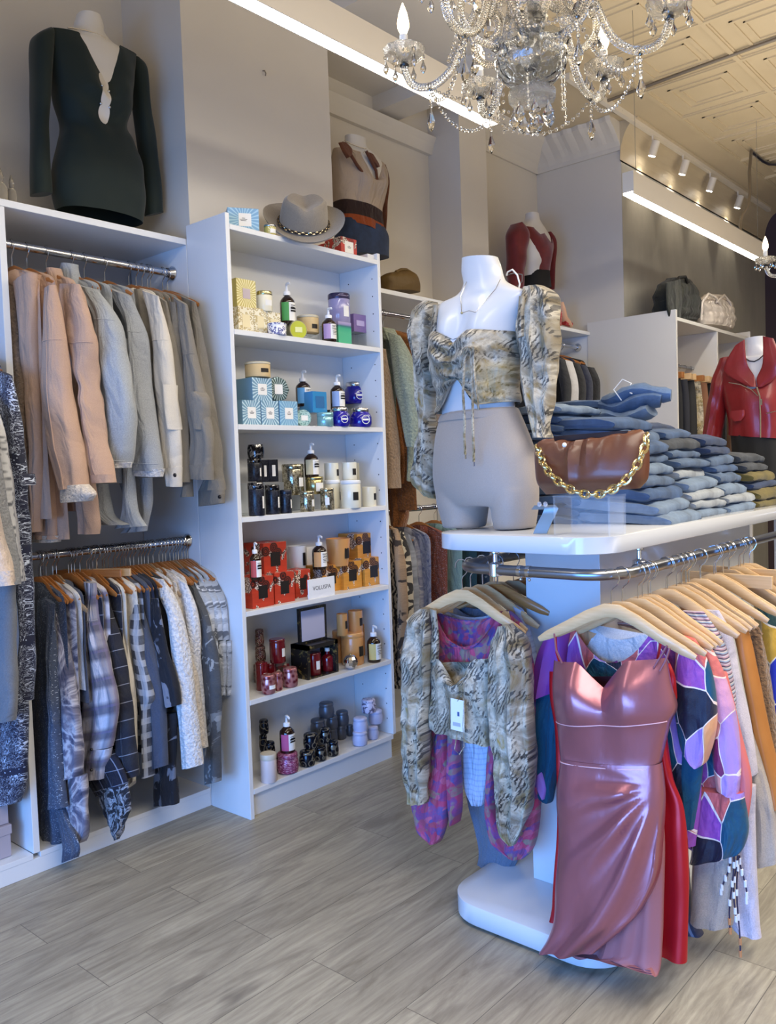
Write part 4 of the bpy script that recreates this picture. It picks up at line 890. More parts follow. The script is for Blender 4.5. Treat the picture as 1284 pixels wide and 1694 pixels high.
for px, X, zo, lb, a in (((538, 564, 796, 843), XB_-.01, 0, 'ivory jar candle behind the mercury votive', .7), ((565, 598, 795, 841), XA, 0, 'widest ivory jar candle with black label', -.3), ((600, 623, 806, 838), XA-.02, 0, 'short ivory jar candle at right end of front row', .2),
        ((537, 561, 763, 795), XB_-.01, .125, 'ivory jar candle on top row, leftmost', .3), ((567, 591, 762, 793), XB_+.02, .127, 'ivory jar candle on top row, middle', -.1), ((586, 601, 762, 790), XC, .13, 'ivory jar candle peeking at right of the top row', .3), ((596, 608, 798, 836), XC, 0, 'ivory jar candle hidden at the back of the third shelf', .2)):
    can(px, X, S3+zo, waxw, lb, lid=frost if zo == 0 and px[0] < 600 else None, lidh=.14, lab=(.3, .34, blk), a=a, group=iv, open_=zo > 0 or px[0] >= 600)
# --- fourth shelf
redb = mat('red_bloom_card', bloom((190, 60, 38)), .4); goldb = mat('gold_bloom_card', bloom((208, 144, 58)), .4)
for px, X, zo, lb in (((418, 455, 957, 1008), XA, 0, 'red bloom-print box at front left corner of fourth shelf'), ((455, 490, 950, 1001), XA-.01, 0, 'red bloom-print box, middle of the lower red row'), ((489, 516, 941, 987), XB_+.03, 0, 'red bloom-print box half behind the white sign'), ((437, 477, 900, 955), XB_+.02, .118, 'large red bloom-print box on top of the lower red row')):
    cube(px, X, S4+zo, redb, lb, lab=(.42, .42, blk), lt=False, group='red bloom-print candle boxes')
for px, X, zo, lb in (((533, 567, 932, 976), XB_+.02, 0, 'gold bloom-print box behind the white sign'), ((567, 602, 928, 973), XB_+.04, 0, 'gold bloom-print box, middle of the lower gold row'), ((602, 637, 922, 968), XB_+.05, 0, 'gold bloom-print box at the right end of the lower row'), ((590, 625, 882, 929), XB_, .115, 'gold bloom-print box on top of the gold row')):
    cube(px, X, S4+zo, goldb, lb, lab=(.42, .42, blk), lt=False, group='gold bloom-print candle boxes')
pump((414, 433, 895, 958), XA, S4+.122, ('coral', (196, 84, 84)), 'amber pump bottle with coral label in front of red boxes')
can((478, 508, 900, 943), XC, S4+.105, frost, 'white frosted tumbler candle between red and gold boxes', lab=(.28, .5, blk), a=.2, taper=.85, open_=True)
tag(MB().box((0, 0, .05), (.08, .17, .1)).build('acrylic_riser', clear, None, (XC, at(493, 940, x=XC).y, S4), False, .001), 'clear block under the white frosted tumbler', 'stand')
cube((508, 527, 907, 945), XC-.01, S4+.102, paper, 'plain white box beside the frosted tumbler', lab=None)
pump((517, 541, 879, 935), XB_+.02, S4+.117, ('peach', (214, 158, 96)), 'amber pump bottle with peach label on the gold boxes', ['CRAZY', 'SAVE'])
can((540, 581, 887, 932), XB_, S4+.117, waxa, 'amber tapered jar candle on the gold boxes', lab=(.3, .44, blk), taper=.8, open_=True, a=.1)
p, w, h = place((502, 563, 953, 990), XA+.015, S4); t = thing('shelf_sign', 'small white name sign standing on the front edge of fourth shelf', 'sign', p); wy = .168; h = .088
MB().box((0, 0, h/2), (.006, wy, h)).build('panel', mat('sign_white', (240, 240, 242), .4), t, smooth=False, bevel=.0008)
lettering('VOLUSPA', .027, mat('sign_grey', (70, 70, 76), .6), t, (.0033, 0, h*.5), (PI/2, 0, PI/2))
# --- fifth shelf
burg = mat('burgundy_glass', (110, 14, 24), .12, coat=.6); burg2 = mat('burgundy_foil', lambda n: n.mix(n.step(n.vor(n.obj(), 55), .25, .6), (120, 40, 50), (190, 130, 130)), .2, .5)
darkf = mat('dark_floral_tin', floral([(0, (40, 20, 20)), (.3, (120, 30, 34)), (.6, (200, 180, 160)), (.8, (60, 40, 30))], 40), .35)
can((424, 444, 1100, 1146), XB_+.012, S5, burg, 'burgundy canister at left front of fifth shelf', lid=burg, lidh=.1, lab=(.25, .4, paper)); can((438, 458, 1088, 1124), XB_-.03, S5, burg, 'short burgundy canister behind the foil tins', lid=burg, lidh=.12, lab=(.3, .3, paper))
can((447, 473, 1060, 1099), XB_, S5+.1, burg, 'burgundy jar candle raised on a carton', lid=burg, lidh=.12, lab=(.28, .4, paper), a=.15); cube((453, 481, 1098, 1126), XB_-.01, S5, darkf, 'dark red carton under the burgundy jar', lab=None)
for i, (px, X, lb) in enumerate((((433, 457, 1120, 1152), XA+.01, 'left'), ((452, 469, 1114, 1144), XA, 'middle'), ((468, 494, 1106, 1138), XA, 'right'))): can(px, X, S5, burg2, '%s of three rounded burgundy foil tins along the shelf edge' % lb, 'tin', 'candle_tin', lid=burg2, lidh=.2, lab=(.5, .25, paper) if i == 0 else None, round_=1)
for px, zo, lb in (((423, 441, 1083, 1108), .1, 'lower'), ((423, 438, 1055, 1083), .17, 'upper')): can(px, XC, S5+zo, darkf, 'dark floral tin at left back of fifth shelf, %s of the pair' % lb, 'tin', 'candle_tin', lid=darkf, lidh=.25, lab=None, round_=1)
can((421, 438, 1108, 1138), XC-.02, S5, darkf, 'dark floral jar holding up the dark tins', 'tin', 'candle_tin', lid=darkf, lidh=.2, lab=None)
t = thing('gift_set_box', 'open black gift box with raised lid holding red candle and diffuser', 'box', (-2.86, at(530, 1128, x=-2.83).y, S5)); mb = MB(); bxm = mat('black_gold_card', lambda n: n.mix(n.step(n.noise(n.obj(), 30, 3, .6, 1.5), .58, .64), (24, 22, 24), (120, 104, 58)), .35)
D, Wy, Hh = .11, .2, .155
mb.bb(-D/2, D/2, -Wy/2, Wy/2, 0, .006); mb.bb(-D/2, -D/2+.006, -Wy/2, Wy/2, .006, Hh); mb.bb(-D/2, D/2, -Wy/2, -Wy/2+.018, .006, Hh); mb.bb(-D/2, D/2, Wy/2-.018, Wy/2, .006, Hh); mb.bb(-D/2, D/2, -Wy/2, Wy/2, Hh-.02, Hh)
mb.build('box_shell', bxm, t, smooth=False); MB().bb(-D/2+.0065, -D/2+.008, -Wy/2+.02, Wy/2-.02, .02, Hh-.022).build('inner_card', mat('lilac_card', (196, 192, 210), .6), t, smooth=False)
l = MB().bb(-.015, .0, -Wy/2+.01, Wy/2-.015, Hh+.0005, Hh+.165).build('lid', bxm, t, smooth=False); MB().bb(.0, .0015, -Wy/2+.022, Wy/2-.03, Hh+.012, Hh+.153).build('lid_lining', mat('lilac_card'), l, smooth=False)
can((508, 532, 1087, 1123), -2.85, S5+.0065, burg, 'burgundy candle inside the open gift box', lid=burg, lidh=.08, lab=(.3, .42, paper)); p, w, h = place((533, 553, 1079, 1117), -2.85, S5+.0065); r = w/2
t = thing('diffuser_bottle', 'burgundy diffuser bottle inside the open gift box', 'bottle', p); MB().lathe([(r*.95, 0), (r, .004), (r, h*.55), (r*.9, h*.63), (r*.4, h*.72), (r*.36, h*.84)], 20).build('bottle', burg, t); MB().lathe([(r*.42, h*.845), (r*.42, h*.99), (r*.3, h)], 16).build('cap', paper, t)
ag = 'amber jar candles on the fifth shelf'
for px, X, zo, lb, o_ in (((566, 603, 1053, 1106), XB_+.01, 0, 'large amber jar candle behind the mirrored ball', 0), ((558, 576, 1020, 1056), XB_, .15, 'amber tumbler on top, partly behind the gift box lid', 1), ((577, 601, 1018, 1054), XB_, .15, 'amber tumbler on top of the large amber jar', 1), ((598, 610, 1044, 1096), XC, 0, 'amber jar candle at the back beside the pump bottle', 0)):
    can(px, X, S5+zo, waxa, lb, lid=None if o_ else waxa, lidh=.14, lab=(.3, .36, blk), a=.1, group=ag, open_=bool(o_))
can((552, 572, 1056, 1108), XC, S5, waxa, 'amber jar candle hidden behind the gift box side', lid=waxa, lidh=.14, lab=None, group=ag)
p, w, h = place((568, 593, 1081, 1107), XA, S5); t = thing('mirror_ball', 'small mirrored silver ball in front of the amber jar', 'ornament', p)
MB().sph((0, 0, w/2), w/2, 12, 8).build('ball', mat('mirror_facets', (220, 220, 224), .05, 1), t, smooth=False); MB().lathe([(.006, w*.97), (.006, w*1.03), (.003, w*1.05)], 10).build('cap', goldm, t)
pump((608, 631, 1035, 1096), XA-.01, S5, ('pale_gold', (222, 196, 120)), 'amber pump bottle with pale gold label at right end of fifth shelf', ['LOVE', 'POTION'])
# --- bottom shelf
magf = mat('magenta_floral_tin', floral([(0, (110, 30, 74)), (.3, (176, 86, 130)), (.55, (150, 60, 110)), (.8, (214, 170, 190))], 38), .3, .2); pew = mat('pewter_tin', (98, 102, 112), .35, .5); lav = mat('lavender_tin', (186, 190, 220), .4); blkt = mat('black_peacock_tin', lambda n: n.mix(n.m('LESS_THAN', n.m('FRACT', n.m('MULTIPLY', n.vor(n.obj(), 26), 3)), .3), (16, 20, 32), (120, 112, 96)), .15, .3)
can((432, 459, 1249, 1296), XA+.005, S6, mat('blush_jar', (212, 198, 196), .4), 'blush ceramic jar at left end of bottom shelf', 'jar', 'candle_jar', lid=mat('blush_lid', (204, 196, 180), .4), lidh=.2, lab=None)
can((458, 495, 1244, 1278), XA-.01, S6, magf, 'magenta floral tin under the pump bottle', 'tin', 'candle_tin', lid=magf, lidh=.25, lab=None, round_=1); pump((464, 489, 1192, 1254), XA-.01, S6+.09, ('magenta', (190, 88, 136)), 'amber pump bottle with magenta label on a floral tin')
def tins(items, m, desc, group):
    for px, X, zo, pos in items: can(px, X, S6+zo, m, desc % pos, 'tin', 'candle_tin', lid=m, lidh=.22, lab=None, round_=1, group=group)
tins((((430, 446, 1212, 1236), XC, .145, 'topmost at left'), ((430, 444, 1236, 1262), XC, .07, 'leftmost of the middle pair'), ((437, 456, 1228, 1252), XB_, .07, 'right of the middle pair'), ((432, 447, 1254, 1278), XC, 0, 'bottom left'), ((444, 462, 1244, 1270), XB_, 0, 'bottom right')), blkt, 'small black tin in the pile at the left end, %s', 'black tins piled at the left')
tins((((495, 522, 1238, 1263), XA, 0, 'front left of the lower row'), ((520, 541, 1231, 1254), XA, 0, 'middle of the lower row'), ((541, 561, 1220, 1245), XA, 0, 'right of the lower row'), ((502, 527, 1215, 1239), XA-.02, .066, 'left of the upper pair'), ((527, 548, 1206, 1230), XA-.02, .066, 'right of the upper pair')), blkt, 'black peacock-eye tin, %s', 'black peacock tins')
tins((((514, 539, 1197, 1222), XC+.02, .066, 'upper row, left'), ((540, 560, 1190, 1212), XC+.02, .066, 'upper row, middle'), ((528, 554, 1173, 1198), XC+.02, .132, 'topmost'), ((556, 578, 1182, 1206), XC+.02, .066, 'upper row, right'), ((516, 540, 1222, 1246), XC+.02, 0, 'lower row, left'), ((542, 560, 1213, 1236), XC+.02, 0, 'lower row, second'), ((556, 574, 1203, 1226), XC+.02, 0, 'lower row, third'), ((573, 585, 1200, 1218), XC+.02, 0, 'lower row, right end')), pew, 'pewter grey tin, %s', 'pewter tins')
tins((((583, 609, 1205, 1228), XA, 0, 'front left of the lower row'), ((608, 627, 1199, 1220), XA-.01, 0, 'middle of the lower row'), ((626, 643, 1188, 1212), XB_, 0, 'right of the lower row'), ((584, 609, 1183, 1206), XA-.01, .062, 'left of the middle row'), ((610, 634, 1176, 1199), XA-.03, .062, 'right of the middle row')), lav, 'lavender tin, %s', 'lavender tins')
can((598, 623, 1163, 1186), XA-.04, S6+.124, mat('marbled_tin', lambda n: n.mix(n.step(n.noise(n.obj(), 30, 3, .6, 2), .5, .56), (206, 200, 220), (90, 84, 110)), .35), 'marbled lilac tin topmost on the lavender tins', 'tin', 'candle_tin', lid=mat('marbled_tin'), lidh=.2, lab=None, round_=1)
# --- felt hat lying on the top board
t = thing('fedora_hat', 'grey felt fedora with chain band leaning on bookcase top', 'hat', (-2.80, at(505, 405, x=-2.8).y, 2.5)); felt = mat('grey_felt', lambda n: n.mix(n.noise(n.obj(), 160, 4, .7), (122, 112, 100), (150, 140, 126)), .95, bump=bnoise(220, .5, .002), sheen=.4)
R = []; a_, b_ = .086, .1
def hatring(s, z, br=0): return [(s*(a_+br)*math.cos(q), s*(b_+br)*math.sin(q), z) for q in np.linspace(0, 2*PI, 40, endpoint=False)]
ringz = []
for br, dz in ((.068, .012), (.062, .006), (.05, .002), (.03, 0), (.012, 0), (.002, .004)): ringz.append([(x, y, dz+z+.028*(abs(y)/.15)**2*(br/.068)) for x, y, z in hatring(1, 0, br)])
bot = [[(x, y, z-.004) for x, y, z in r] for r in ringz[::1]]
MB().rings(bot[::-1][:1]+bot[::-1][1:]+ringz, True, False).build('brim', felt, t)
cr = []
for f_, z in ((1, .003), (.99, .03), (.96, .06), (.92, .085), (.86, .102), (.74, .112), (.5, .108), (.2, .098), (.01, .095)):
    cr.append([(x*f_, y*f_*(1-.25*max(0, (x*f_)/a_)*(z > .05)), z-.018*math.exp(-(y*f_/.03)**2)*(z > .08)) for x, y, _ in hatring(1, 0)])
MB().rings(cr, True, False).build('crown', felt, t)
MB().tube([(x*1.01, y*1.01, .012) for x, y, _ in hatring(1, 0)]+[(a_*1.01, 0, .012)], .004, 6, ry=.01).build('hat_band', mat('dark_band', (40, 34, 32), .7), t)
mb = MB()
for k in range(44):
    q = 2*PI*k/44; mb.torus((a_*1.05*math.cos(q), b_*1.05*math.sin(q), .012), .0075, .0022, (math.cos(q), math.sin(q), .0) if k % 2 else (0, 0, 1), 8, 4, (1, .7), (-math.sin(q), math.cos(q), 0))
tag(mb.build('chain_band', mat('pale_gold_metal', (214, 196, 160), .25, 1), t), kind='stuff')
t.rotation_euler = (0, .8, -.62); t.location = (-2.775, at(505, 405, x=-2.8).y-.03, 2.555); t.scale = (1.08, 1.08, 1.08)
# ------------------------------------------------------------------ island: bust, bag, denim
manq_w = mat('mannequin_white', (206, 207, 210), .3, coat=.2)
taupe_l = mat('taupe_lycra', lambda n: n.mix(n.noise(n.obj(), 300, 2), (152, 140, 130), (166, 154, 144)), .55, sheen=.25, bump=bnoise(500, .1, .0006))
def remesh(o, vox=.007, it=6):
    q = o.modifiers.new('remesh', 'REMESH'); q.mode = 'VOXEL'; q.voxel_size = vox; q.use_smooth_shade = True
    s = o.modifiers.new('smooth', 'SMOOTH'); s.factor = .5; s.iterations = it
    return o
def neckline(c, w, d, side_front=-1):
    return lambda xn, side: (d*max(0, 1-((xn-c)/w)**2) if side == side_front else d*.25*max(0, 1-((xn-c)/w)**2))
MY = 2.33; MO = Vector((-1.6, MY, IZ))
mq = thing('dressed_mannequin', 'white headless mannequin in snake-print tie-front blouse on the island corner', 'mannequin', MO)
body = [(766, 430, 823, 424), (765, 452, 829, 440), (768, 474, 836, 462), (756, 492, 856, 474), (728, 506, 872, 482), (722, 524, 872, 500), (724, 550, 864, 535), (720, 590, 862, 580), (723, 630, 856, 622), (731, 660, 850, 655), (734, 690, 852, 682), (736, 705, 852, 700)]
TT = [.048, .046, .048, .055, .06, .075, .085, .1, .085, .072, .074, .07]
def bust(xn, v, side):
    if side > 0: return 0
    return -.034*math.exp(-((abs(xn+.02)-.42)/.26)**2-((v-.56)/.09)**2)
o = sheet(MB(), trace(body, MY, None, TT), TT, 0, 0, 0, 20, 6, off=MO, disp=bust, wr=0, expo=.9).build('torso', manq_w, mq, smooth=True)
mb = MB(); P = [at(772, 466, y=MY-.045), at(762, 490, y=MY-.062), at(764, 518, y=MY-.09), at(776, 514, y=MY-.096), at(787, 517, y=MY-.098), at(794, 508, y=MY-.092), at(820, 478, y=MY-.062), at(828, 462, y=MY-.045)]
mb.tube([p-MO for p in P], .0011, 5); q = mb.build('necklace', mat('silver_chain', (200, 200, 205), .2, 1), mq); MB().sph(P[2]-MO, .004, 8, 5).build('pendant', goldm, q)
# lycra shorts: hips and two thighs grown together
mb = MB(); hips = [(733, 686, 856, 672), (725, 715, 872, 710), (721, 750, 886, 750), (720, 785, 890, 792), (724, 815, 890, 822), (732, 832, 884, 838)]
sheet(mb, trace(hips, MY, None, [.088, .1, .112, .114, .105, .09]), [.088, .1, .112, .114, .105, .09], 0, 0, 0, 18, 5, off=MO, wr=0, expo=.9)
for rows in ([(722, 800, 812, 806), (726, 830, 808, 832), (731, 852, 806, 856), (735, 871, 804, 873)], [(806, 806, 891, 808), (814, 832, 890, 835), (816, 856, 888, 858), (819, 874, 886, 874)]):
    sheet(mb, trace(rows, MY, None, .09), [.088, .09, .084, .08], 0, 0, 0, 14, 6, off=MO, wr=0, expo=.9)
sh = remesh(mb.build('shorts', taupe_l, mq), .0065, 5)
mb = MB(); mb.rings([[Vector((p.x, p.y, p.z))-MO for p in r] for r in [[lerp(l, r_, (1-math.cos(q))/2)+Vector((0, -.096*math.sin(q), 0)) for q in np.linspace(0, 2*PI, 36, endpoint=False)] for l, r_ in trace([(731, 690, 858, 676), (727, 700, 862, 688)], MY, None, .09)]], True, False); mb.build('waistband', taupe_l, sh)
# blouse
bl = [(716, 552, 864, 546), (713, 580, 866, 578), (716, 612, 862, 610), (722, 640, 858, 638), (726, 664, 862, 660), (724, 686, 860, 664)]
BT = [.108, .119, .12, .106, .1, .098]
def gather(xn, v, side):
    if side > 0: return 0
    g = math.exp(-(abs(xn+.08)/.4)**2); return bust(xn, .51+v*.31, -1)*1.12+(.009*math.sin(v*34+4*abs(xn+.08)+2*noise.noise(Vector((xn*3, v*4, 3))))*(.35+.65*g))+.012*math.exp(-((xn+.08)/.06)**2)
BT_top = lambda xn, s: (.006+.03*max(0, 1-abs(xn+.08)/.42)**1.4 if s < 0 else -.02)
bw = sheet(MB(), trace(bl, MY, None, BT), BT, 4, .004, 3, 30, 12, off=MO, disp=gather, wr=.006, wf=24, topf=BT_top, botf=lambda xn, s: -.12*max(0, 1-abs(xn+.1)/.5)**1.2 if s < 0 else 0, cap=False, expo=.9).build('blouse', snake_m, mq)
def puff(rows, T, y, sd, parent, name='sleeve', m=snake_m, off=MO, **k):
    return sheet(MB(), trace(rows, y, None, T), T, sd, k.pop('fold', .012), k.pop('ff', 3), 18, 9, off=off, wr=k.pop('wr', .018), wf=k.pop('wf', 20), vtop=.6, **k).build(name, m, parent)
puff([(702, 498, 722, 499), (684, 520, 724, 512), (679, 550, 724, 560), (684, 590, 724, 600), (690, 640, 722, 650), (694, 700, 720, 700), (688, 750, 722, 750), (682, 795, 722, 800), (700, 815, 722, 826)], [.03, .05, .058, .052, .045, .042, .045, .045, .02], MY+.01, 6, bw)
puff([(866, 478, 902, 472), (862, 500, 922, 488), (858, 540, 926, 540), (862, 590, 926, 590), (868, 640, 922, 640), (874, 680, 916, 680), (880, 710, 912, 712), (882, 724, 916, 724)], [.045, .062, .068, .06, .052, .045, .04, .04], MY+.01, 9, bw)
for rows, T in (([(717, 505, 724, 504), (714, 550, 722, 550), (714, 575, 720, 572)], .03), ([(860, 490, 868, 490), (858, 530, 866, 530), (858, 560, 866, 556)], .03)): sheet(MB(), prows(rows, MY-.06), .008, 3, .002, 2, 6, 5, off=MO).build('strap', snake_m, bw)
for px in ([(775, 574), (768, 600), (766, 650), (769, 700), (768, 720), (770, 752)], [(784, 574), (784, 610), (788, 650), (792, 678)], [(780, 578), (782, 640), (782, 700), (784, 745), (784, 764)], [(772, 576), (762, 590), (764, 605), (774, 590)]):
    P = [at(a, b, y=MY-.165+.02*(i > 2))-MO for i, (a, b) in enumerate(px)]; k = MB().tube(P, .0045, 6).build('tie', snake_m, bw)
    if px[-1][1] > 700: MB().tube([P[-1], P[-1]+Vector((0, 0, -.014))], .0035, 6).build('tie_tip', chrome, k)
for z in (0, 1): MB().sph(at(773+z*9, 580, y=MY-.155)-MO, .014, 10, 6, (1.1, 1, .9)).build('tie_knot', snake_m, bw)
hk = at(843, 478, y=2.41); hanger_t = thing('wire_hanger', 'bare white wire hook showing behind the mannequin shoulder', 'hanger', hk); MB().tube([at(a, b, y=2.41)-hk for a, b in ((855, 492), (860, 470), (856, 455), (848, 446), (840, 450), (838, 456))], .003, 8).build('hook', mat('white_wire', (225, 225, 225), .3), hanger_t)
MB().tube([at(a, b, y=2.42)-hk for a, b in ((834, 470), (850, 478), (864, 466), (864, 454), (850, 452), (840, 455))], .0018, 6).build('loop', mat('dark_wire', (90, 88, 86), .4), hanger_t)
# leather pouch bag on acrylic stand
leather = mat('brown_leather', lambda n: n.mix(n.noise(n.obj(), 9, 4), (92, 54, 38), (118, 72, 50)), .36, coat=.15, bump=bnoise(180, .15, .001)); brass = mat('pale_gold', (226, 206, 156), .2, 1)
BY = 2.2; q = at(982, 820, y=BY); ba = thing('pouch_handbag', 'brown leather gathered pouch bag with chunky gold chain strap', 'handbag', q)
brow = [(900, 728, 1058, 712), (890, 735, 1066, 716), (887, 750, 1072, 738), (889, 775, 1073, 765), (893, 800, 1070, 792), (905, 818, 1058, 808)]
bT = [.02, .042, .06, .07, .068, .03]
def bagf(xn, v, side):
    top = max(0, 1-v*1.5); s = 0
    s += .014*top*.5*math.sin(19*xn+3*math.sin(3*xn)+2.2*v)
    if side < 0: s += -.02*math.exp(-((xn+.1+.1*v)/.06)**2)*(1-v*.6)+.02*math.exp(-((xn+.24+.25*v)/.06)**2)*top+.014*math.exp(-((xn-.02)/.05)**2)*(1-v)-.014*math.exp(-((xn-.3+.35*v)/.08)**2)*top+.012*math.exp(-((xn-.5+.5*v)/.06)**2)*top-.012*math.exp(-((xn+.55-.3*v)/.07)**2)*top
    return s
bo = sheet(MB(), trace(brow, BY, None, bT), bT, 2, .004, 2, 40, 8, off=q, disp=bagf, wr=.006, wf=11, topf=lambda xn, s: -.004*math.cos(13*xn+s)+.012*(1-abs(xn))*(s < 0), vtop=1).build('pouch', leather, ba)
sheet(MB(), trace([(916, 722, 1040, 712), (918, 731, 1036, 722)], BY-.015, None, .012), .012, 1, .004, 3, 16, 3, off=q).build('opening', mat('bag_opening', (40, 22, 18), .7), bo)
def links(P, parent, m, R, r, name='chain_link', o=None):
    for i in range(len(P)-1):
        c = (P[i]+P[i+1])/2; d = (P[i+1]-P[i]).normalized(); a = Vector((0, 1, 0)) if i % 2 else d.cross(Vector((0, 1, 0))).normalized()
        MB().torus(c, R, r, (a-d*a.dot(d)).normalized(), 14, 7, (1.25, .8), d).build(name, m, parent)
cp = [(890, 738), (893, 752), (900, 768), (912, 786), (930, 801), (952, 813), (974, 818), (998, 816), (1020, 806), (1040, 790), (1054, 770), (1064, 748), (1070, 728), (1067, 718)]
pts = cat_rows([tuple(at(a, b, y=BY-.105+.09*(abs(i-6.5)/6.5)**3)-q) for i, (a, b) in enumerate(cp)], 8); pts = [Vector(p) for p in pts]
acc = [pts[0]]; 
for p in pts[1:]:
    if (p-acc[-1]).length >= .0205: acc.append(p)
links(acc, ba, brass, .0122, .0042)
MB().sph(at(934, 736, y=BY-.07)-q, .007, 8, 5).build('price_sticker', paper, bo)
st = at(975, 866, z=IZ); st = thing('acrylic_stand', 'clear acrylic riser under the brown leather bag', 'stand', Vector((at(975, 840, y=BY).x, BY, IZ))); hh = at(982, 816, y=BY).z-IZ-.004
clear2 = mat('clear_sheet', (235, 242, 250), .06, alpha=.13)
for x in (-.085, .085): MB().bb(x-.003, x+.003, -.05, .05, 0, hh-.006).build('side_panel', clear2, st, smooth=False, bevel=.0008)
MB().bb(-.09, .09, -.05, .05, hh-.0055, hh).build('top_panel', clear2, st, smooth=False, bevel=.0008); MB().bb(-.082, .082, .044, .05, 0, hh-.006).build('back_panel', clear2, st, smooth=False, bevel=.0008)
# earring card holder
YE = 2.17; q = Vector((at(898, 870, y=YE).x, YE, IZ)); eh = thing('earring_holder', 'small curved grey metal holder with two crystal earrings', 'jewellery stand', q)
P = [at(a, b, y=YE)-q for a, b in ((893, 874), (902, 853), (908, 842), (912, 832), (906, 826), (895, 827), (890, 834))]
dz = P[0].z-.002; P = [p-Vector((0, 0, dz)) for p in P]; R = []
for i, p in enumerate(P): R.append([p+Vector((dx, dy, 0)) for dx, dy in ((-.0185, -.008), (.0185, .008), (.0185, .0105), (-.0185, -.0055))])
MB().rings(R, True, True).build('curved_plate', mat('satin_grey_metal', (140, 142, 142), .4, .7), eh)
for a in (893, 903): MB().lathe([(.007, 0), (.008, .002), (.005, .006), (.001, .007)], 8, at(a, 834, y=YE-.025)-q, Matrix.Rotation(PI/2, 3, 'X')).build('earring', mat('crystal_stud', (220, 226, 240), .03, .6), eh, smooth=False)
# folded jeans -------------------------------------------------
def denim(name, c, fade=1.35):
    return fab(name, lambda n: n.mix(n.m('MULTIPLY', n.noise(n.map(n.obj(), (1, 260, 260)), 1, 2), .5), n.ramp(n.noise(n.obj(), 7, 4, .6), [(.3, jit(c, .72)), (.5, c), (.72, jit(c, fade))]), jit(c, .6)), .85, .1, bump=bnoise(350, .25, .001))
D = [denim('mid_blue_denim', (62, 86, 122)), denim('light_blue_denim', (114, 133, 157), 1.25), denim('dark_blue_denim', (44, 60, 92)), denim('pale_grey_denim', (156, 162, 168), 1.2), denim('steel_blue_denim', (80, 100, 128)), denim('ink_denim', (32, 40, 62)), denim('charcoal_denim', (52, 56, 62), 1.8), denim('olive_denim', (108, 96, 48), 1.3)]
DN = ['mid-blue', 'light blue', 'dark blue', 'pale grey', 'steel blue', 'ink blue', 'charcoal', 'olive']
def fold_mesh(w, l, h, sd, nf=2):
    """folded trousers: nf cloth layers joined at rounded folds, rounded edge toward +x"""
    rnd = random.Random(sd); mb = MB(); t = h/nf
    path = []
    for k in range(nf):
        z = t*(k+.5); xs = np.linspace(-w/2+t*.5, w/2-t*.55, 9); xs = xs if k % 2 == 0 else xs[::-1]
        path += [(x, z) for x in xs]
        if k < nf-1:
            s = 1 if k % 2 == 0 else -1
            for a in (-PI/4, 0, PI/4): path.append((s*(w/2-t*.55+t*.5*math.cos(a)), t*(k+1)+t*.5*math.sin(a)))
    rings = []; ny = 13
    for (x, z) in path:
        pass
    # skin: outer shell as lofted rounded rectangle sections along y, with layer grooves at the open end
    for j in range(ny):
        y = lerp(-l/2, l/2, j/(ny-1)); e = 1-abs(2*j/(ny-1)-1)**6*.35; ring = []
        for i in range(40):
            a = 2*PI*i/40; ca, sa = math.cos(a), math.sin(a)
            sx = math.copysign(abs(ca)**.34, ca)*w/2; sz = math.copysign(abs(sa)**.55, sa)*h/2*e
            g = .012*math.exp(-(sz/(h*.12))**2) if ca < -.3 else 0
            yo = 0
            if j in (0, ny-1): yo = (.022*math.exp(-(sz/(h*.18))**2))*(1 if j == 0 else -1)
            nz = .010*noise.noise(Vector((sx*6+sd*3, y*6, sd)))+.005*noise.noise(Vector((sx*20, y*20, sd+4)))-.045*max(0, sx/w)**2
            ring.append((sx+g+.007*noise.noise(Vector((sd*5.1, y*7, sa))), y+yo+.006*noise.noise(Vector((sx*8, sd, sa*2))), sz+h/2+nz))
        rings.append(ring)
    mb.rings(rings, True, True); return mb
_fj = {}
def folded(x, y, z, w, l, h, di, label, rz, sd, group=None):
    k = (sd % 5, di)
    if k not in _fj:
        t = thing('folded_jeans', label, 'jeans', (0, 0, 0), 0, group); fold_mesh(.3, .34, .034, sd % 5).build('denim', D[di], t)
        _fj[k] = t; t['fresh'] = 1
    t = _fj[k]
    if 'fresh' in t: del t['fresh']
    else: t = dup(t, (x, y, z), rz, label, group)
    t['label'] = label; t.location = (x, y, z); t.rotation_euler = (0, 0, rz); t.scale = (w/.3, l/.34, h/.034)
    if group: t['group'] = group
    return t
rnd = random.Random(5)
cols = [(-1.27, 2.74, [1, 1, 0, 4, 1, 4, 0, 4, 0], .33, .3), (-1.27, 3.08, [1, 3, 3, 1, 3, 4, 4, 6, 0], .32, .3), (-1.27, 3.4, [1, 3, 1, 4, 0, 4, 2, 2], .32, .28), (-1.27, 3.75, [7, 7, 2, 7, 6, 6], .32, .34),
        (-1.53, 2.72, [0, 2, 0, 4, 0, 2, 4, 1, 0, 0, 4, 0, 1], .26, .3), (-1.54, 3.08, [0, 4, 2, 0, 1, 0, 4, 0, 2, 0, 4, 1, 4, 0], .26, .3), (-1.54, 3.4, [0, 2, 0, 4, 2, 0, 2, 0, 2, 5, 2], .26, .28), (-1.54, 3.75, [6, 2, 6, 2, 6, 5, 6, 6], .26, .34)]
cn = ['bag-side stack at the front edge', 'second stack along the front edge', 'third stack along the front edge', 'end stack at the front edge', 'bag-side stack at the back', 'second stack at the back', 'third stack at the back', 'end stack at the back']
ordn = ['lowest', 'second', 'third', 'fourth', 'fifth', 'sixth', 'seventh', 'eighth', 'ninth', 'tenth', 'eleventh', 'twelfth', 'thirteenth', 'topmost']
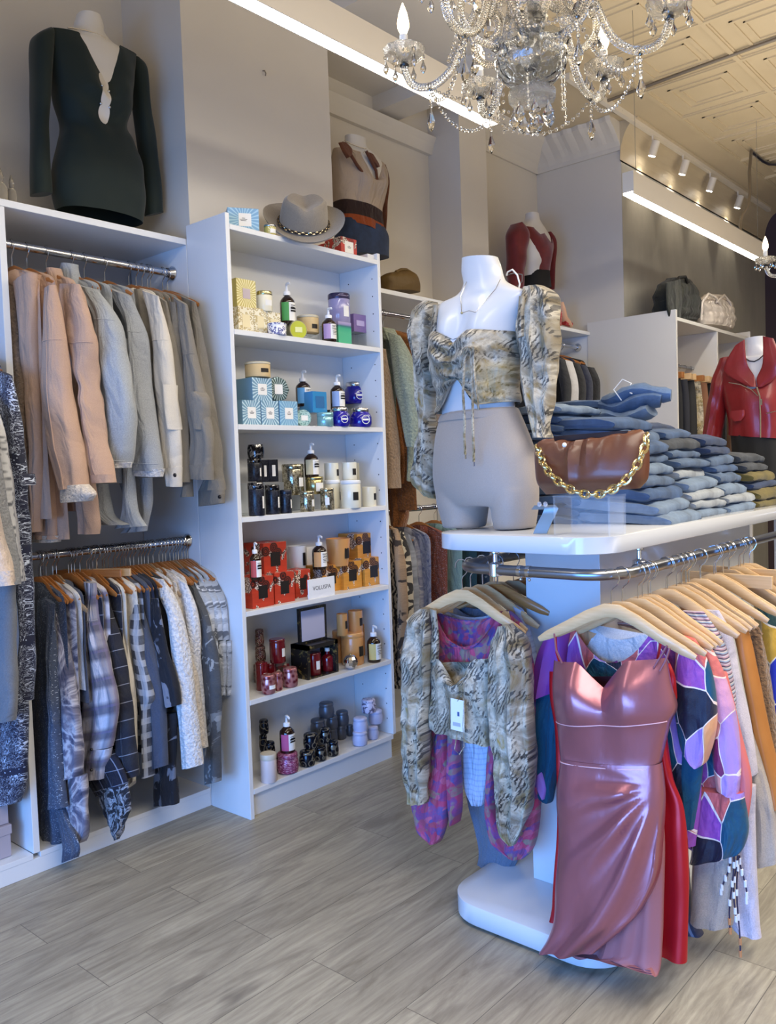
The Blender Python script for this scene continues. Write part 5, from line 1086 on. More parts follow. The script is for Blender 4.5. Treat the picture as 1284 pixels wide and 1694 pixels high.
for c, (x, y, cs, w, l) in enumerate(cols):
    z = IZ+.001
    for i, di in enumerate(cs):
        h = rnd.uniform(.03, .044) if c < 4 else rnd.uniform(.028, .036)
        folded(x-(.018*i if c < 4 else .004*i)+rnd.uniform(-.012, .012), y+rnd.uniform(-.012, .012), z, w+rnd.uniform(-.015, .015), l, h+.003, di, 'folded %s jeans, %s in the %s' % (DN[di], ordn[i] if i < len(cs)-1 else 'topmost', cn[c]), rnd.uniform(-.06, .06), i+c*3, 'folded jeans stacked on the island'); z += h
z = IZ+.44
p = at(1030, 664, y=2.95); t = thing('folded_jeans', 'loosely rolled pale blue jeans with white string on top of the stacks', 'jeans', (p.x, p.y, p.z))
for i in range(3):
    P = [(-.12+.03*i+q*.24, .02*math.sin(q*5+i), -.05+.035*i+.012*math.sin(q*7+i*2)) for q in np.linspace(0, 1, 12)]; MB().tube(P, [.02]+[.026+.004*math.sin(k*2.1+i) for k in range(10)]+[.02], 12, ry=.05).build('rolled_leg', D[4] if i else D[1], t)
MB().tube([(.02, -.05, 0), (.0, -.07, .04), (.03, -.06, .075), (.05, -.03, .06), (.04, -.05, .03), (.07, -.07, .02)], .0022, 6).build('string', paper, t)
# ------------------------------------------------------------------ clothes on the island rail
satin = mat('dusty_pink_satin', lambda n: n.mix(n.noise(n.obj(), 5, 2), (160, 102, 112), (170, 110, 120)), .28, .62, spec=.7, bump=lambda n: (n.noise(n.map(n.uv(), (1, .45, 1)), 16, 3, .5, .4), .18, .012)); satin_d = mat('dusty_pink_lining', (148, 94, 98), .6)
red_s = mat('red_satin', (176, 22, 32), .32, .35, spec=.6, bump=lambda n: (n.noise(n.map(n.uv(), (1, .4, 1)), 14, 2), .2, .012))
pinkfl = fab('pink_purple_floral', floral([(0, (176, 62, 104)), (.22, (122, 66, 128)), (.4, (186, 92, 126)), (.55, (90, 74, 140)), (.7, (160, 70, 96)), (.85, (134, 120, 112))], 42), .55)
retro_p = fab('purple_retro_print', retro([(150, 74, 168), (162, 128, 206), (0, 74, 104), (196, 92, 90), (150, 74, 168), (120, 30, 90), (226, 160, 110), (18, 24, 50)], 9, lw=.012), .5)
retro_c = fab('coral_retro_print', retro([(206, 110, 110), (176, 140, 210), (214, 140, 130), (196, 92, 90), (120, 30, 90), (18, 40, 60), (206, 150, 190)], 10, lw=.014), .5)
blue_w = fab('pale_blue_lace', lambda n: n.mix(n.m('MULTIPLY', pulse(n, uvxy(n, 55)[1], .3, 300), .5), (196, 206, 228), (160, 172, 204)), .7)
grey_j = cloth('grey_blue_jersey', (104, 112, 130)); lilac_c = cloth('lilac_cotton', (196, 190, 206)); beige = cloth('beige_linen', (176, 164, 152)); camel = mat('camel_leather', lambda n: n.mix(n.noise(n.obj(), 12, 3), (166, 106, 48), (186, 124, 64)), .42, bump=bnoise(60, .2, .002)); tweed = sherpa('brown_tweed', (128, 98, 70))
strk = fab('multi_stripe_knit', stripes([(206, 196, 214), (96, 72, 106), (150, 180, 214), (214, 206, 210), (70, 60, 92), (190, 150, 170)], 42), .8)
geo = fab('blue_green_geo', retro([(20, 62, 66), (34, 52, 190), (20, 48, 52), (190, 70, 50), (36, 40, 120), (200, 160, 60)], 10, (226, 220, 206)), .5); sequin = mat('teal_black_sequin', lambda n: n.mix(n.m('LESS_THAN', n.vor(n.obj(), 120), .25), (12, 22, 24), (60, 130, 130)), .25, .4)
IX = 1.135; RX, LXr = -1.06, -1.615
def ig(name, label, cat, x, y, m, pieces, hpx=None, hg='pale', rz=0, **k):
    return garment(name, label, cat, x, y, IX, m, L=k.pop('L', .6), T=k.pop('T', .02), pieces=pieces, rear=False, body=k.pop('body', False), collar=k.pop('collar', False), hg=hg, rz=rz, **k)
# front dress
hx = at(1012, 1008, y=2.17).x
dr = thing('satin_dress', 'dusty pink satin slip dress with draped skirt on the front hanger', 'dress', (hx, 2.17, IX)); O = Vector((hx, 2.17, IX))
hanger((hx, 2.17, IX), 0, 'pale wooden hanger at the front holding the pink satin dress', wood_p, .235)
YD = 2.15
def dfold(xn, v, side):
    return 0
bod = [(918, 1096, 1104, 1092), (917, 1130, 1112, 1128), (920, 1170, 1120, 1170), (924, 1200, 1108, 1200), (928, 1240, 1096, 1250), (930, 1256, 1092, 1268)]
bodT = [.04, .07, .075, .065, .055, .055]
def bust2(xn, v, side): return -.03*math.exp(-((abs(xn)-.45)/.28)**2-((v-.3)/.25)**2)+.012*math.exp(-(xn/.1)**2)*math.exp(-((v-.2)/.3)**2) if side < 0 else 0
bo = sheet(MB(), trace(bod, YD, 2.13, bodT), bodT, 1, .002, 2, 34, 10, off=O, disp=bust2, topf=lambda xn, s: (.075*max(0, 1-abs(xn)/.42)-.008 if s < 0 else .05), cap=False, wr=.006, wf=12).build('bodice', satin, dr)
skr = [(929, 1250, 1095, 1262), (925, 1310, 1100, 1320), (926, 1380, 1096, 1390), (924, 1450, 1090, 1450), (922, 1510, 1066, 1500), (912, 1545, 1040, 1530), (897, 1570, 990, 1572)]
skT = [.055, .065, .07, .07, .065, .06, .045]
def drape(xn, v, side):
    if side > 0: return 0
    dx, dv = .98-xn, (v-.1)*2.3; ang = math.atan2(dv, dx); r = math.hypot(dx, dv); f = max(0, min(1, (ang+.25)/.4))*max(0, min(1, (r-.22)/.4))*max(0, 1.25-r/2.2)
    w_ = math.sin(ang*13+1.2*math.sin(3*ang)+.6*noise.noise(Vector((xn*2, v*3, 1)))); s = -.017*f*(abs(w_)**.8*(1 if w_ > 0 else -.6))
    return s-.008*math.sin(6*xn+1)*max(0, v-.2)*(1-min(1, f))
sheet(MB(), trace(skr, 2.13, 2.055, skT), skT, 5, .006, 2, 48, 12, off=O, disp=drape, wr=.004, wf=9, cap=False, vtop=.1).build('draped_skirt', satin, dr)
sheet(MB(), trace([(1030, 1300, 1094, 1290), (1010, 1420, 1098, 1400), (985, 1520, 1096, 1500), (960, 1580, 1094, 1560), (948, 1572, 1092, 1596), (1076, 1596, 1090, 1618)], 2.14, 2.075, .035), [.03, .035, .035, .03, .028, .015], 8, .012, 4, 24, 8, off=O, wr=.004).build('underskirt', satin_d, dr)
def seam(o, row, n, m, name, parent, r=.0018, k0=2, k1=-2, lift=.0015):
    vs = [v.co for v in o.data.vertices][row*2*n:row*2*n+n+1]; MB().tube([p+Vector((0, -lift, 0)) for p in vs[k0:k1]], r, 6).build(name, m, parent)
pip = mat('pale_piping', (222, 176, 182), .4)
seam(bo, 50, 34, pip, 'waist_seam', dr); seam(bo, 27, 34, pip, 'bust_seam', bo, .0014)
for pts_ in ([(917, 1048), (920, 1075), (930, 1097)], [(1104, 1068), (1096, 1082), (1082, 1104)], [(1108, 1072), (1102, 1092), (1092, 1110)]): MB().tube([at(a, b, y=YD-.04)-O for a, b in pts_], .003, 6).build('shoulder_strap', satin, dr)
# things behind the dress
rx = hx+.006
rd = thing('red_dress', 'red satin dress hanging right behind the pink dress', 'dress', (rx, 2.225, IX)); O = Vector((rx, 2.225, IX)); hanger((rx, 2.225, IX), 0, 'pale wooden hanger second from the front holding the red dress', wood_p, .235)
sheet(MB(), trace([(910, 1110, 1112, 1096), (912, 1150, 1122, 1130), (918, 1200, 1104, 1190), (922, 1280, 1112, 1280), (924, 1350, 1132, 1340), (920, 1450, 1140, 1440), (916, 1500, 1140, 1520), (908, 1535, 1138, 1590)], 2.225, 2.17, .03), .03, 3, .022, 4, 26, 8, off=O, topf=lambda xn, s: (.06*max(0, 1-abs(xn)/.6) if s < 0 else .06), cap=False, wr=.008, wf=12).build('dress_body', red_s, rd)
for pts_ in ([(918, 1040), (921, 1080), (930, 1110)], [(1094, 1056), (1090, 1080), (1086, 1100)]): MB().tube([at(a, b, y=2.2)-O for a, b in pts_], .004, 6).build('shoulder_strap', red_s, rd)
ig('print_kimono', 'purple retro-print kimono top with wide sleeves behind the red dress', 'top', RX, 2.3, retro_p, [
    ('body', [(940, 1040, 1118, 1050), (930, 1100, 1140, 1100), (925, 1200, 1150, 1200), (930, 1300, 1160, 1300), (935, 1400, 1150, 1400)], .025, None, 0, {'n': 20, 'topf': neckline(-.1, .7, .09), 'cap': False}),
    ('sleeve', [(905, 1050, 945, 1040), (888, 1090, 938, 1080), (876, 1160, 930, 1140)], .03, mat('purple_crepe', (136, 62, 152), .6), -.02), ('sleeve', [(876, 1158, 930, 1138), (873, 1200, 926, 1180), (880, 1250, 924, 1250), (886, 1300, 916, 1320), (898, 1316, 914, 1330)], .03, fab('teal_cotton', (0, 74, 104)), -.019, {'seams': (0.02,)}), ('sleeve_tip', [(892, 1284, 906, 1270), (888, 1300, 914, 1296), (900, 1318, 912, 1318)], .033, mat('lilac_crepe', (158, 112, 190), .6), -.024),
    ('sleeve', [(1120, 1050, 1150, 1058), (1118, 1110, 1178, 1110), (1118, 1180, 1186, 1190), (1130, 1240, 1172, 1255), (1150, 1262, 1166, 1268)], .04, None, -.03),
    ('sleeve_lining', [(1118, 1240, 1165, 1250), (1120, 1300, 1160, 1300), (1130, 1370, 1150, 1370)], .02, fab('teal_cotton', (0, 74, 104)), 0)])
ig('print_kimono', 'coral and lilac retro-print kimono top with long right sleeve', 'top', RX, 2.37, retro_c, [
    ('body', [(960, 1040, 1130, 1050), (1000, 1150, 1180, 1150), (1020, 1300, 1190, 1300), (1140, 1400, 1180, 1410)], .025, retro_p, 0, {'topf': neckline(-.1, .7, .09), 'cap': False}),
    ('sleeve', [(1130, 1042, 1165, 1050), (1160, 1100, 1196, 1110), (1178, 1170, 1216, 1180), (1180, 1250, 1226, 1260), (1186, 1300, 1222, 1320)], .035, None, -.02),
    ('sleeve_hem', [(1150, 1300, 1232, 1310), (1146, 1370, 1238, 1370), (1144, 1414, 1232, 1400), (1142, 1426, 1224, 1412)], .04, retro_p, -.01),
    ('panel', [(1196, 1110, 1202, 1120), (1214, 1200, 1226, 1220), (1222, 1300, 1244, 1300), (1226, 1390, 1232, 1390)], .02, mat('coral_cotton', (206, 110, 110), .7), .01)])
ig('white_cami', 'white cotton camisole seen in the kimono necklines', 'top', RX, 2.33, cloth('white_cotton'), [('front', [(965, 1030, 1075, 1050), (960, 1070, 1090, 1080), (965, 1120, 1085, 1120)], .012, None, 0, {'topf': neckline(0, .8, .03)})], hg='pale')
t = ig('stripe_top', 'multicolour striped knit top with long beaded tassels', 'top', RX, 2.5, strk, [
    ('body', [(1000, 1030, 1150, 1020), (1080, 1060, 1185, 1050), (1150, 1200, 1200, 1200), (1190, 1400, 1225, 1400)], .02, None, 0, {'cap': False}),
    ('sleeve', [(1130, 1010, 1165, 1012), (1160, 1040, 1190, 1048), (1180, 1080, 1206, 1090), (1196, 1130, 1214, 1140), (1204, 1200, 1220, 1210)], .035, None, -.02, {'wr': .01, 'wf': 30})], collar=False)
Ot = Vector((RX, 2.5, IX)); bead = mat('white_bead', (224, 226, 232), .3); wbead = mat('wood_bead', (190, 130, 84), .4); cord = mat('navy_cord', (50, 46, 72), .8)
for k, (x0, x1, yb) in enumerate(((1208, 1196, 1475), (1212, 1209, 1540), (1218, 1216, 1520), (1222, 1222, 1578), (1226, 1234, 1490))):
    P = [at(lerp(x0, x1, q)+3*math.sin(q*5+k), lerp(1415, yb, q), y=2.36+.01*k)-Ot for q in np.linspace(0, 1, 9)]; s_ = MB().tube(P, .0022, 5).build('tassel', cord, t)
    for j in range(1, 9, 1):
        if j % 2 or j == 8: MB().tube([P[j]+Vector((0, 0, .009)), P[j]-Vector((0, 0, .009))], .0042, 7).build('bead', wbead if j > 6 and k in (1, 3) else bead, s_)
ig('lilac_shirt', 'lilac cotton shirt right of the striped knit top', 'shirt', RX, 2.58, lilac_c, [
    ('sleeve', [(1160, 1008, 1190, 1010), (1186, 1050, 1210, 1050), (1206, 1120, 1226, 1130), (1222, 1220, 1246, 1220), (1232, 1280, 1254, 1280)], .035, None, -.02),
    ('tail', [(1180, 1300, 1250, 1300), (1190, 1400, 1250, 1400), (1200, 1500, 1256, 1510), (1215, 1535, 1260, 1552)], .03, None, -.1)])
ig('striped_trousers', 'navy striped trousers with hem near the floor behind the red dress', 'trousers', RX, 2.6, fab('navy_stripe', stripes([(40, 46, 66), (120, 130, 150), (34, 40, 60)], 30, 0)), [
    ('leg', [(1110, 1440, 1140, 1440), (1116, 1520, 1150, 1520), (1126, 1560, 1176, 1562), (1132, 1584, 1184, 1580)], .035, None, -.1)], hg=None)
ig('beige_skirt', 'beige linen skirt hanging low under the print kimonos', 'skirt', RX, 2.45, beige, [
    ('skirt', [(1150, 1390, 1222, 1400), (1146, 1440, 1220, 1440), (1144, 1500, 1216, 1500), (1142, 1524, 1212, 1532)], .04, None, -.05)], hg=None)
ig('linen_jacket', 'beige linen jacket with pleated cuff left of the camel jacket', 'jacket', RX, 2.66, beige, [
    ('front', [(1226, 1200, 1244, 1200), (1238, 1270, 1266, 1270), (1240, 1350, 1284, 1350), (1234, 1430, 1290, 1425)], .04, None, -.05)], hg='pale')
ig('leather_jacket', 'camel brown leather jacket with pointed collar on the island rail', 'jacket', RX, 2.68, camel, [
    ('collar', [(1134, 974, 1142, 970), (1132, 990, 1165, 990), (1150, 1010, 1160, 1010)], .02, None, -.02),
    ('shoulder', [(1138, 972, 1160, 985), (1150, 1000, 1196, 1010), (1166, 1020, 1220, 1030), (1190, 1060, 1232, 1050)], .035, None, -.02),
    ('sleeve', [(1196, 1010, 1228, 1024), (1218, 1060, 1240, 1054), (1234, 1140, 1256, 1130), (1250, 1220, 1272, 1210), (1262, 1290, 1292, 1290), (1275, 1340, 1300, 1330)], .04, None, -.03)])
ig('camel_shirt', 'thin camel shirt tucked left of the camel leather jacket', 'shirt', RX, 2.62, camel, [('shoulder', [(1114, 980, 1124, 984), (1130, 1010, 1160, 1020), (1160, 1030, 1200, 1045)], .02, None, 0)])
ig('grey_top', 'pale grey top behind the camel leather collar', 'top', RX, 2.78, cloth('pale_grey_cotton', (176, 174, 168)), [('shoulder', [(1148, 975, 1166, 985), (1180, 1000, 1216, 1010), (1210, 1030, 1240, 1050)], .02, None, 0)])
ig('tweed_coat', 'nubby brown tweed coat beyond the camel leather jacket', 'coat', RX, 2.9, tweed, [
    ('shoulder', [(1176, 985, 1200, 988), (1200, 1010, 1240, 1020), (1236, 1050, 1262, 1050)], .03, None, 0), ('sleeve', [(1236, 1030, 1258, 1040), (1252, 1110, 1272, 1110), (1262, 1200, 1286, 1200), (1275, 1300, 1300, 1300)], .035, None, -.01)])
ig('geo_dress', 'teal and cobalt geometric print dress at the right picture edge', 'dress', RX, 3.05, geo, [
    ('shoulder', [(1226, 990, 1246, 988), (1256, 1010, 1284, 1020), (1262, 1100, 1300, 1100), (1270, 1200, 1310, 1200)], .035, None, 0)])
ig('sequin_top', 'teal black sequin top cut off by the right picture edge', 'top', RX, 3.2, sequin, [('shoulder', [(1258, 985, 1280, 985), (1270, 1010, 1310, 1015), (1275, 1060, 1320, 1060)], .03, None, 0)])
r = random.Random(3)
for i, px in enumerate((1076, 1104, 1134, 1158, 1184, 1205, 1222, 1240)):
    hanger((RX, hookY(px, RX, IX), IX), r.uniform(-.12, .1), ORD[i]+' bare hanger (%s) from the front on the island right rail run' % ('weathered brown wood' if i % 3 == 2 else 'pale wood'), [wood_p, wood_p, wood_g][i % 3])['group'] = 'bare hangers on the island rail'
for i, (px, lb) in enumerate(((1196, 'nearer'), (1225, 'farther'))):
    Y = hookY(px, RX, IX); t = thing('trouser_hanger', '%s straight clamp hanger sticking out of the island rail' % lb, 'hanger', (RX, Y, IX), -.1)
    MB().bb(-.17, .17, -.006, .006, -.13, -.085).build('clamp_bar', wood_p, t, bevel=.002, smooth=False); MB().tube([(0, 0, -.085), (0, 0, -.04), (.02, 0, -.022)]+[(.0245*math.cos(a), 0, .0245*math.sin(a)-.004) for a in (0, .6, 1.2, 1.8, 2.4, 3)], .0019, 6).build('hook', chrome, t)
# left corner: snake-print blouse and the tops behind it
sx = at(765, 975, y=2.2).x; O = Vector((sx, 2.2, IX)); sb = thing('snake_blouse', 'snake-print satin blouse with puff sleeves and white price tag', 'blouse', O)
hanger(O, .06, 'pale wooden hanger holding the snake-print blouse by the rail curve', wood_p, .225)
B = [(716, 1088, 814, 1088), (715, 1120, 812, 1122), (714, 1160, 812, 1170), (712, 1204, 812, 1234)]
bb_ = sheet(MB(), trace(B, 2.17, None, .04), [.03, .045, .04, .03], 3, .01, 4, 24, 10, off=O, topf=lambda xn, s: (.1*max(0, 1-abs(xn)/.55) if s < 0 else .02), cap=False, wr=.014, wf=22).build('blouse_body', snake_m, sb)
puff([(694, 1004, 712, 1008), (674, 1030, 716, 1030), (668, 1080, 718, 1080), (665, 1150, 716, 1150), (666, 1220, 712, 1220), (668, 1280, 710, 1280), (676, 1325, 708, 1328)], [.03, .045, .05, .05, .048, .042, .03], 2.16, 5, sb, off=O)
puff([(824, 1036, 848, 1032), (816, 1070, 872, 1064), (814, 1130, 880, 1120), (814, 1190, 880, 1190), (822, 1260, 884, 1260), (822, 1330, 880, 1330), (830, 1375, 862, 1380), (842, 1396, 852, 1398)], [.03, .045, .05, .05, .048, .045, .03, .01], 2.16, 7, sb, off=O)
for rows in ([(712, 1006, 722, 1010), (716, 1050, 726, 1050), (714, 1095, 724, 1095)], [(812, 1062, 824, 1045), (808, 1090, 822, 1090), (806, 1110, 818, 1110)]): sheet(MB(), prows(rows, 2.16), .006, 2, .002, 2, 6, 4, off=O).build('strap', snake_m, sb)
tg = MB().box((0, 0, 0), (.052, .0012, .1), Matrix.Rotation(.03, 3, 'Y')).build('price_tag', mat('tag_white', (226, 232, 240), .5), sb, at(757, 1183, y=2.1)-O, False)
MB().box((.004, -.0009, .004), (.008, .0004, .014)).build('tag_mark', mat('tag_blue', (70, 90, 140), .5), tg, smooth=False); MB().box((-.004, -.0009, -.03), (.03, .0004, .012)).build('tag_print', mat('tag_grey', (170, 176, 186), .5), tg, smooth=False)
MB().tube([at(a, b, y=2.1)-O for a, b in ((757, 1160), (764, 1150), (768, 1160), (766, 1200), (768, 1235), (760, 1248), (752, 1240), (756, 1215))], .0016, 6).build('tag_cord', snake_m, sb)
def il(name, label, cat, y, m, pieces, **k): return ig(name, label, cat, sx-.01, y, m, pieces, **k)
il('floral_blouse', 'pink and purple floral blouse with balloon sleeves behind the snake blouse', 'blouse', 2.26, pinkfl, [
    ('body', [(716, 1016, 840, 1010), (722, 1060, 822, 1060), (724, 1110, 818, 1120), (720, 1200, 815, 1210)], .025, None, 0, {'topf': neckline(0, .85, .12), 'n': 18, 'cap': False}),
    ('sleeve', [(704, 1200, 738, 1200), (694, 1280, 742, 1280), (684, 1330, 742, 1330), (694, 1370, 738, 1372), (708, 1390, 732, 1394)], .04, None, -.02, {'wr': .014, 'wf': 22}),
    ('sleeve', [(738, 1190, 758, 1190), (740, 1260, 762, 1260), (742, 1330, 764, 1330), (746, 1362, 760, 1362)], .03, None, 0),
    ('sleeve', [(842, 1010, 864, 1030), (860, 1100, 884, 1110), (866, 1200, 890, 1220), (862, 1290, 896, 1300), (852, 1360, 892, 1360), (836, 1400, 884, 1402), (842, 1416, 872, 1418)], .035, None, .0),
    ('sleeve', [(808, 1220, 826, 1220), (804, 1300, 822, 1300), (804, 1350, 826, 1360), (814, 1390, 846, 1398), (836, 1410, 856, 1414)], .03, None, .0)])
il('lace_top', 'pale blue lace-trimmed top third from the rail curve', 'top', 2.33, blue_w, [
    ('body', [(724, 1012, 838, 1010), (745, 1060, 832, 1060), (755, 1150, 815, 1150), (758, 1220, 812, 1220), (764, 1290, 806, 1300), (780, 1330, 800, 1332)], .02, None, 0, {'topf': neckline(0, .8, .1), 'cap': False}),
    ('sleeve', [(848, 1000, 866, 1010), (868, 1060, 884, 1070), (876, 1120, 896, 1130), (880, 1200, 896, 1200)], .03, None, 0)])
il('sheer_top', 'sheer white top at the back of the rail curve', 'top', 2.42, cloth('white_cotton'), [('sleeve', [(838, 1000, 856, 1004), (862, 1040, 886, 1046), (878, 1100, 900, 1100)], .03, None, 0)])
il('jersey_shirt', 'grey-blue jersey top seen through the blouse neckline', 'top', 2.4, grey_j, [('body', [(752, 1004, 830, 1006), (750, 1060, 840, 1060), (752, 1150, 840, 1150), (770, 1300, 850, 1300), (790, 1400, 860, 1400), (788, 1432, 850, 1436)], .02, None, 0, {'topf': neckline(0, .8, .03), 'cap': False})])
for i, y in enumerate((2.36, 2.46, 2.55, 2.64)): hanger((LXr+.03, y, IX), .05, ORD[i]+' bare %s hanger behind the snake-print blouse hanger' % ('weathered brown' if i % 2 else 'honey wood'), wood_g if i % 2 else wood_h)['group'] = 'bare hangers on the left run of the island rail'
# ------------------------------------------------------------------ busts on the high shelves
def trace_x(rows, x, T=.03):
    o = []; Tl = T if isinstance(T, (list, tuple)) else [T]*len(rows)
    for q, t in zip(rows, Tl):
        l, r = at(q[0], q[1], x=x), at(q[2], q[3], x=x); c = (l+r)/2; h = (r-l)/2; A = h.length; k = abs(c.y/c.x); a = math.sqrt(max((.4*A)**2, A*A-(t*k*.8)**2)); o.append((c-h*(a/A), c+h*(a/A)))
    return o
def shx(rows, x, T, sd, O, name, m, parent, **k):
    nn = k.pop('n', 16); pp = k.pop('per', 7)
    return sheet(MB(), trace_x(rows, x, T), T, sd, k.pop('fold', .003), 2, nn, pp, N=(-1, 0, 0), off=O, wr=k.pop('wr', .005), wf=k.pop('wf', 14), **k).build(name, m, parent)
warm_w = mat('mannequin_ivory', (222, 218, 212), .4)
gx = -3.2; O = Vector((gx, at(160, 365, x=gx).y, 2.465)); gm = thing('dressed_mannequin', 'white headless mannequin in dark green long-sleeved keyhole dress above the rails', 'mannequin', O)
green = mat('bottle_green_jersey', (9, 29, 26), .75, sheen=.15, bump=bnoise(400, .1, .0006))
nr = [(128, 20, 165, 32), (124, 34, 170, 46), (121, 46, 172, 60), (108, 56, 186, 78), (86, 62, 214, 98), (84, 100, 216, 122), (92, 150, 212, 165), (106, 205, 205, 215)]
shx(nr, gx, [.045, .045, .05, .06, .07, .085, .09, .075], 0, O, 'torso', warm_w, gm, wr=0, fold=0)
def gruch(xn, v, side):
    if side > 0: return 0
    b = -.028*math.exp(-((abs(xn-.1)-.45)/.3)**2-((v-.3)/.12)**2)
    return b+.007*math.sin(26*(v-.48)+9*abs(xn-.15)*(1 if xn > 0 else .8))*math.exp(-((v-.47)/.16)**2)+.005*math.sin(30*v+2*xn)*math.exp(-((v-.8)/.12)**2)
gd = shx([(76, 48, 224, 94), (78, 80, 222, 112), (86, 135, 216, 152), (90, 165, 214, 182), (101, 205, 208, 214), (96, 235, 218, 240), (88, 275, 232, 282), (87, 315, 237, 328), (94, 344, 233, 374)], gx, [.06, .085, .1, .105, .09, .1, .11, .112, .108], 2, O, 'dress', green, gm, disp=gruch, n=26, per=9, cap=False, fold=.002,
    topf=lambda xn, s: max(0, .18*(1-abs(xn-.02)/.42)) if s < 0 else max(0, .05*(1-abs(xn)/.5)))
shx([(60, 56, 84, 47), (51, 70, 88, 62), (50, 130, 84, 140), (51, 200, 80, 205), (50, 270, 82, 270), (51, 322, 85, 322)], gx, [.035, .055, .055, .045, .042, .04], 3, O, 'sleeve', green, gd)
shx([(214, 94, 230, 102), (212, 110, 241, 118), (218, 160, 246, 165), (228, 230, 256, 230), (235, 290, 264, 290), (241, 357, 270, 352)], gx, [.035, .05, .05, .042, .04, .038], 4, O, 'sleeve', green, gd)
c = at(175, 160, x=gx+.112)-O
kw_ = lambda q: max([.0005]+[.6*math.sqrt(max(0, .041**2-(q-cc)**2)) for cc in (.04, .1, .16)])
R = [lay_on(gd, [c+Vector((0, s*kw_(q), -q+.1)) for s in np.linspace(-1, 1, 7)], (-1, 0, 0), .0025) for q in [.2*i/30 for i in range(31)]]
MB().rings(R, False).build('keyhole', warm_w, gd)
for dy, dz in ((-.02, .035), (.02, .03), (-.02, -.03), (.02, -.033)): MB().sph(lay_on(gd, [c+Vector((0, dy, dz))], (-1, 0, 0), .003)[0], .006, 8, 5).build('stud', chrome, gd)
def choker(root, O, P, m, r=.003):
    return MB().tube([p-O for p in P], r, 6).build('necklace', m, root)
chainm = mat('silver_chain')
choker(gm, O, [at(a, b, x=gx+.055) for a, b in ((112, 46), (122, 47), (140, 50), (160, 56), (172, 62), (178, 68))], chainm)
# beige polo bust behind the bookcase
tx = -3.22; O = Vector((tx, at(598, 420, x=tx).y, 2.43)); tm = thing('dressed_mannequin', 'mannequin in beige polo top with brown and rust stripes behind the bookcase', 'mannequin', O)
shx([(572, 222, 604, 234), (571, 236, 606, 248), (562, 246, 622, 262), (556, 262, 632, 282), (554, 300, 630, 315), (560, 345, 625, 355)], tx, [.04, .045, .055, .08, .085, .08], 0, O, 'torso', warm_w, tm, wr=0, fold=0)
polo = fab('striped_polo_knit', lambda n: n.ramp(n.m('ADD', n.m('MULTIPLY', n.sep(n.obj())[2], 1.0), n.m('MULTIPLY', n.sep(n.obj())[1], .06)), [(0, (150, 70, 30)), (.395, (48, 30, 28)), (.47, (184, 166, 148))], 'CONSTANT'), .85)
brownk = cloth('brown_knit', (104, 60, 36))
pb = shx([(552, 244, 634, 276), (548, 270, 638, 290), (550, 300, 636, 310), (553, 325, 632, 335), (556, 350, 628, 360), (556, 366, 634, 400)], tx, [.06, .09, .105, .1, .095, .1], 3, O, 'polo_top', polo, tm, n=22, per=7, cap=False, topf=lambda xn, s: max(0, .2*(1-abs(xn-.18)/.4)) if s < 0 else .0, disp=lambda xn, v, s: -.03*math.exp(-((abs(xn-.1)-.4)/.28)**2-((v-.42)/.14)**2) if s < 0 else 0)
MB().tube([at(a, b, x=tx+.1)-O for a, b in ((566, 236), (578, 252), (590, 272), (603, 290), (616, 302), (624, 296), (622, 282), (612, 262), (606, 250))], .009, 8).build('placket', brownk, pb)
for rows in ([(560, 236, 572, 236), (566, 250, 582, 246), (574, 262, 582, 256)], [(608, 252, 618, 258), (614, 266, 626, 270), (622, 278, 628, 276)]): shx(rows, tx+.1, .012, 1, O, 'collar', brownk, pb)
shx([(622, 270, 636, 280), (628, 300, 642, 305), (626, 350, 638, 350), (624, 420, 634, 420)], tx-.02, .04, 2, O, 'sleeve', brownk, pb)
shx([(556, 360, 634, 385), (556, 385, 640, 400), (560, 420, 640, 430)], tx, [.095, .1, .1], 1, O, 'jeans', D[2], tm)
for P in ([(570, 232), (580, 238), (596, 244), (606, 246)], [(572, 236), (582, 250), (594, 258), (604, 250)]): choker(tm, O, [at(a, b, x=tx+.06) for a, b in P], chainm, .0025)
# dark red bust on the far shelf
rx_ = -3.2; O = Vector((rx_, at(880, 470, x=rx_).y, 2.43)); rm = thing('dressed_mannequin', 'mannequin in dark red puff-sleeve blouse and black skirt on the far shelf', 'mannequin', O)
shx([(871, 350, 890, 358), (870, 362, 892, 368), (864, 372, 902, 385), (858, 385, 908, 400), (862, 420, 908, 430), (866, 455, 906, 460)], rx_, [.045, .05, .06, .08, .09, .075], 0, O, 'torso', warm_w, rm, wr=0, fold=0)
vel = mat('dark_red_velvet', lambda n: n.mix(n.noise(n.obj(), 24, 4, .6), (82, 12, 16), (126, 26, 26)), .7, sheen=.4)
rb = shx([(858, 374, 912, 394), (858, 395, 912, 408), (864, 425, 910, 432), (866, 448, 906, 452)], rx_, [.06, .1, .1, .085], 5, O, 'blouse', vel, rm, n=20, cap=False, topf=lambda xn, s: max(0, .1*(1-abs(xn-.45)/.4)) if s < 0 else 0, wr=.01)
shx([(846, 372, 862, 367), (838, 390, 872, 385), (840, 420, 870, 420), (842, 455, 866, 455), (842, 478, 864, 478)], rx_+.02, [.05, .08, .07, .055, .05], 2, O, 'sleeve', vel, rb, wr=.014)
shx([(900, 384, 908, 386), (902, 405, 916, 402), (905, 440, 914, 440), (906, 480, 914, 480)], rx_, [.04, .06, .05, .04], 3, O, 'sleeve', vel, rb)
shx([(866, 448, 906, 450), (862, 475, 908, 478)], rx_, [.085, .1], 3, O, 'skirt', mat('black_jersey', (26, 26, 28), .8), rm)
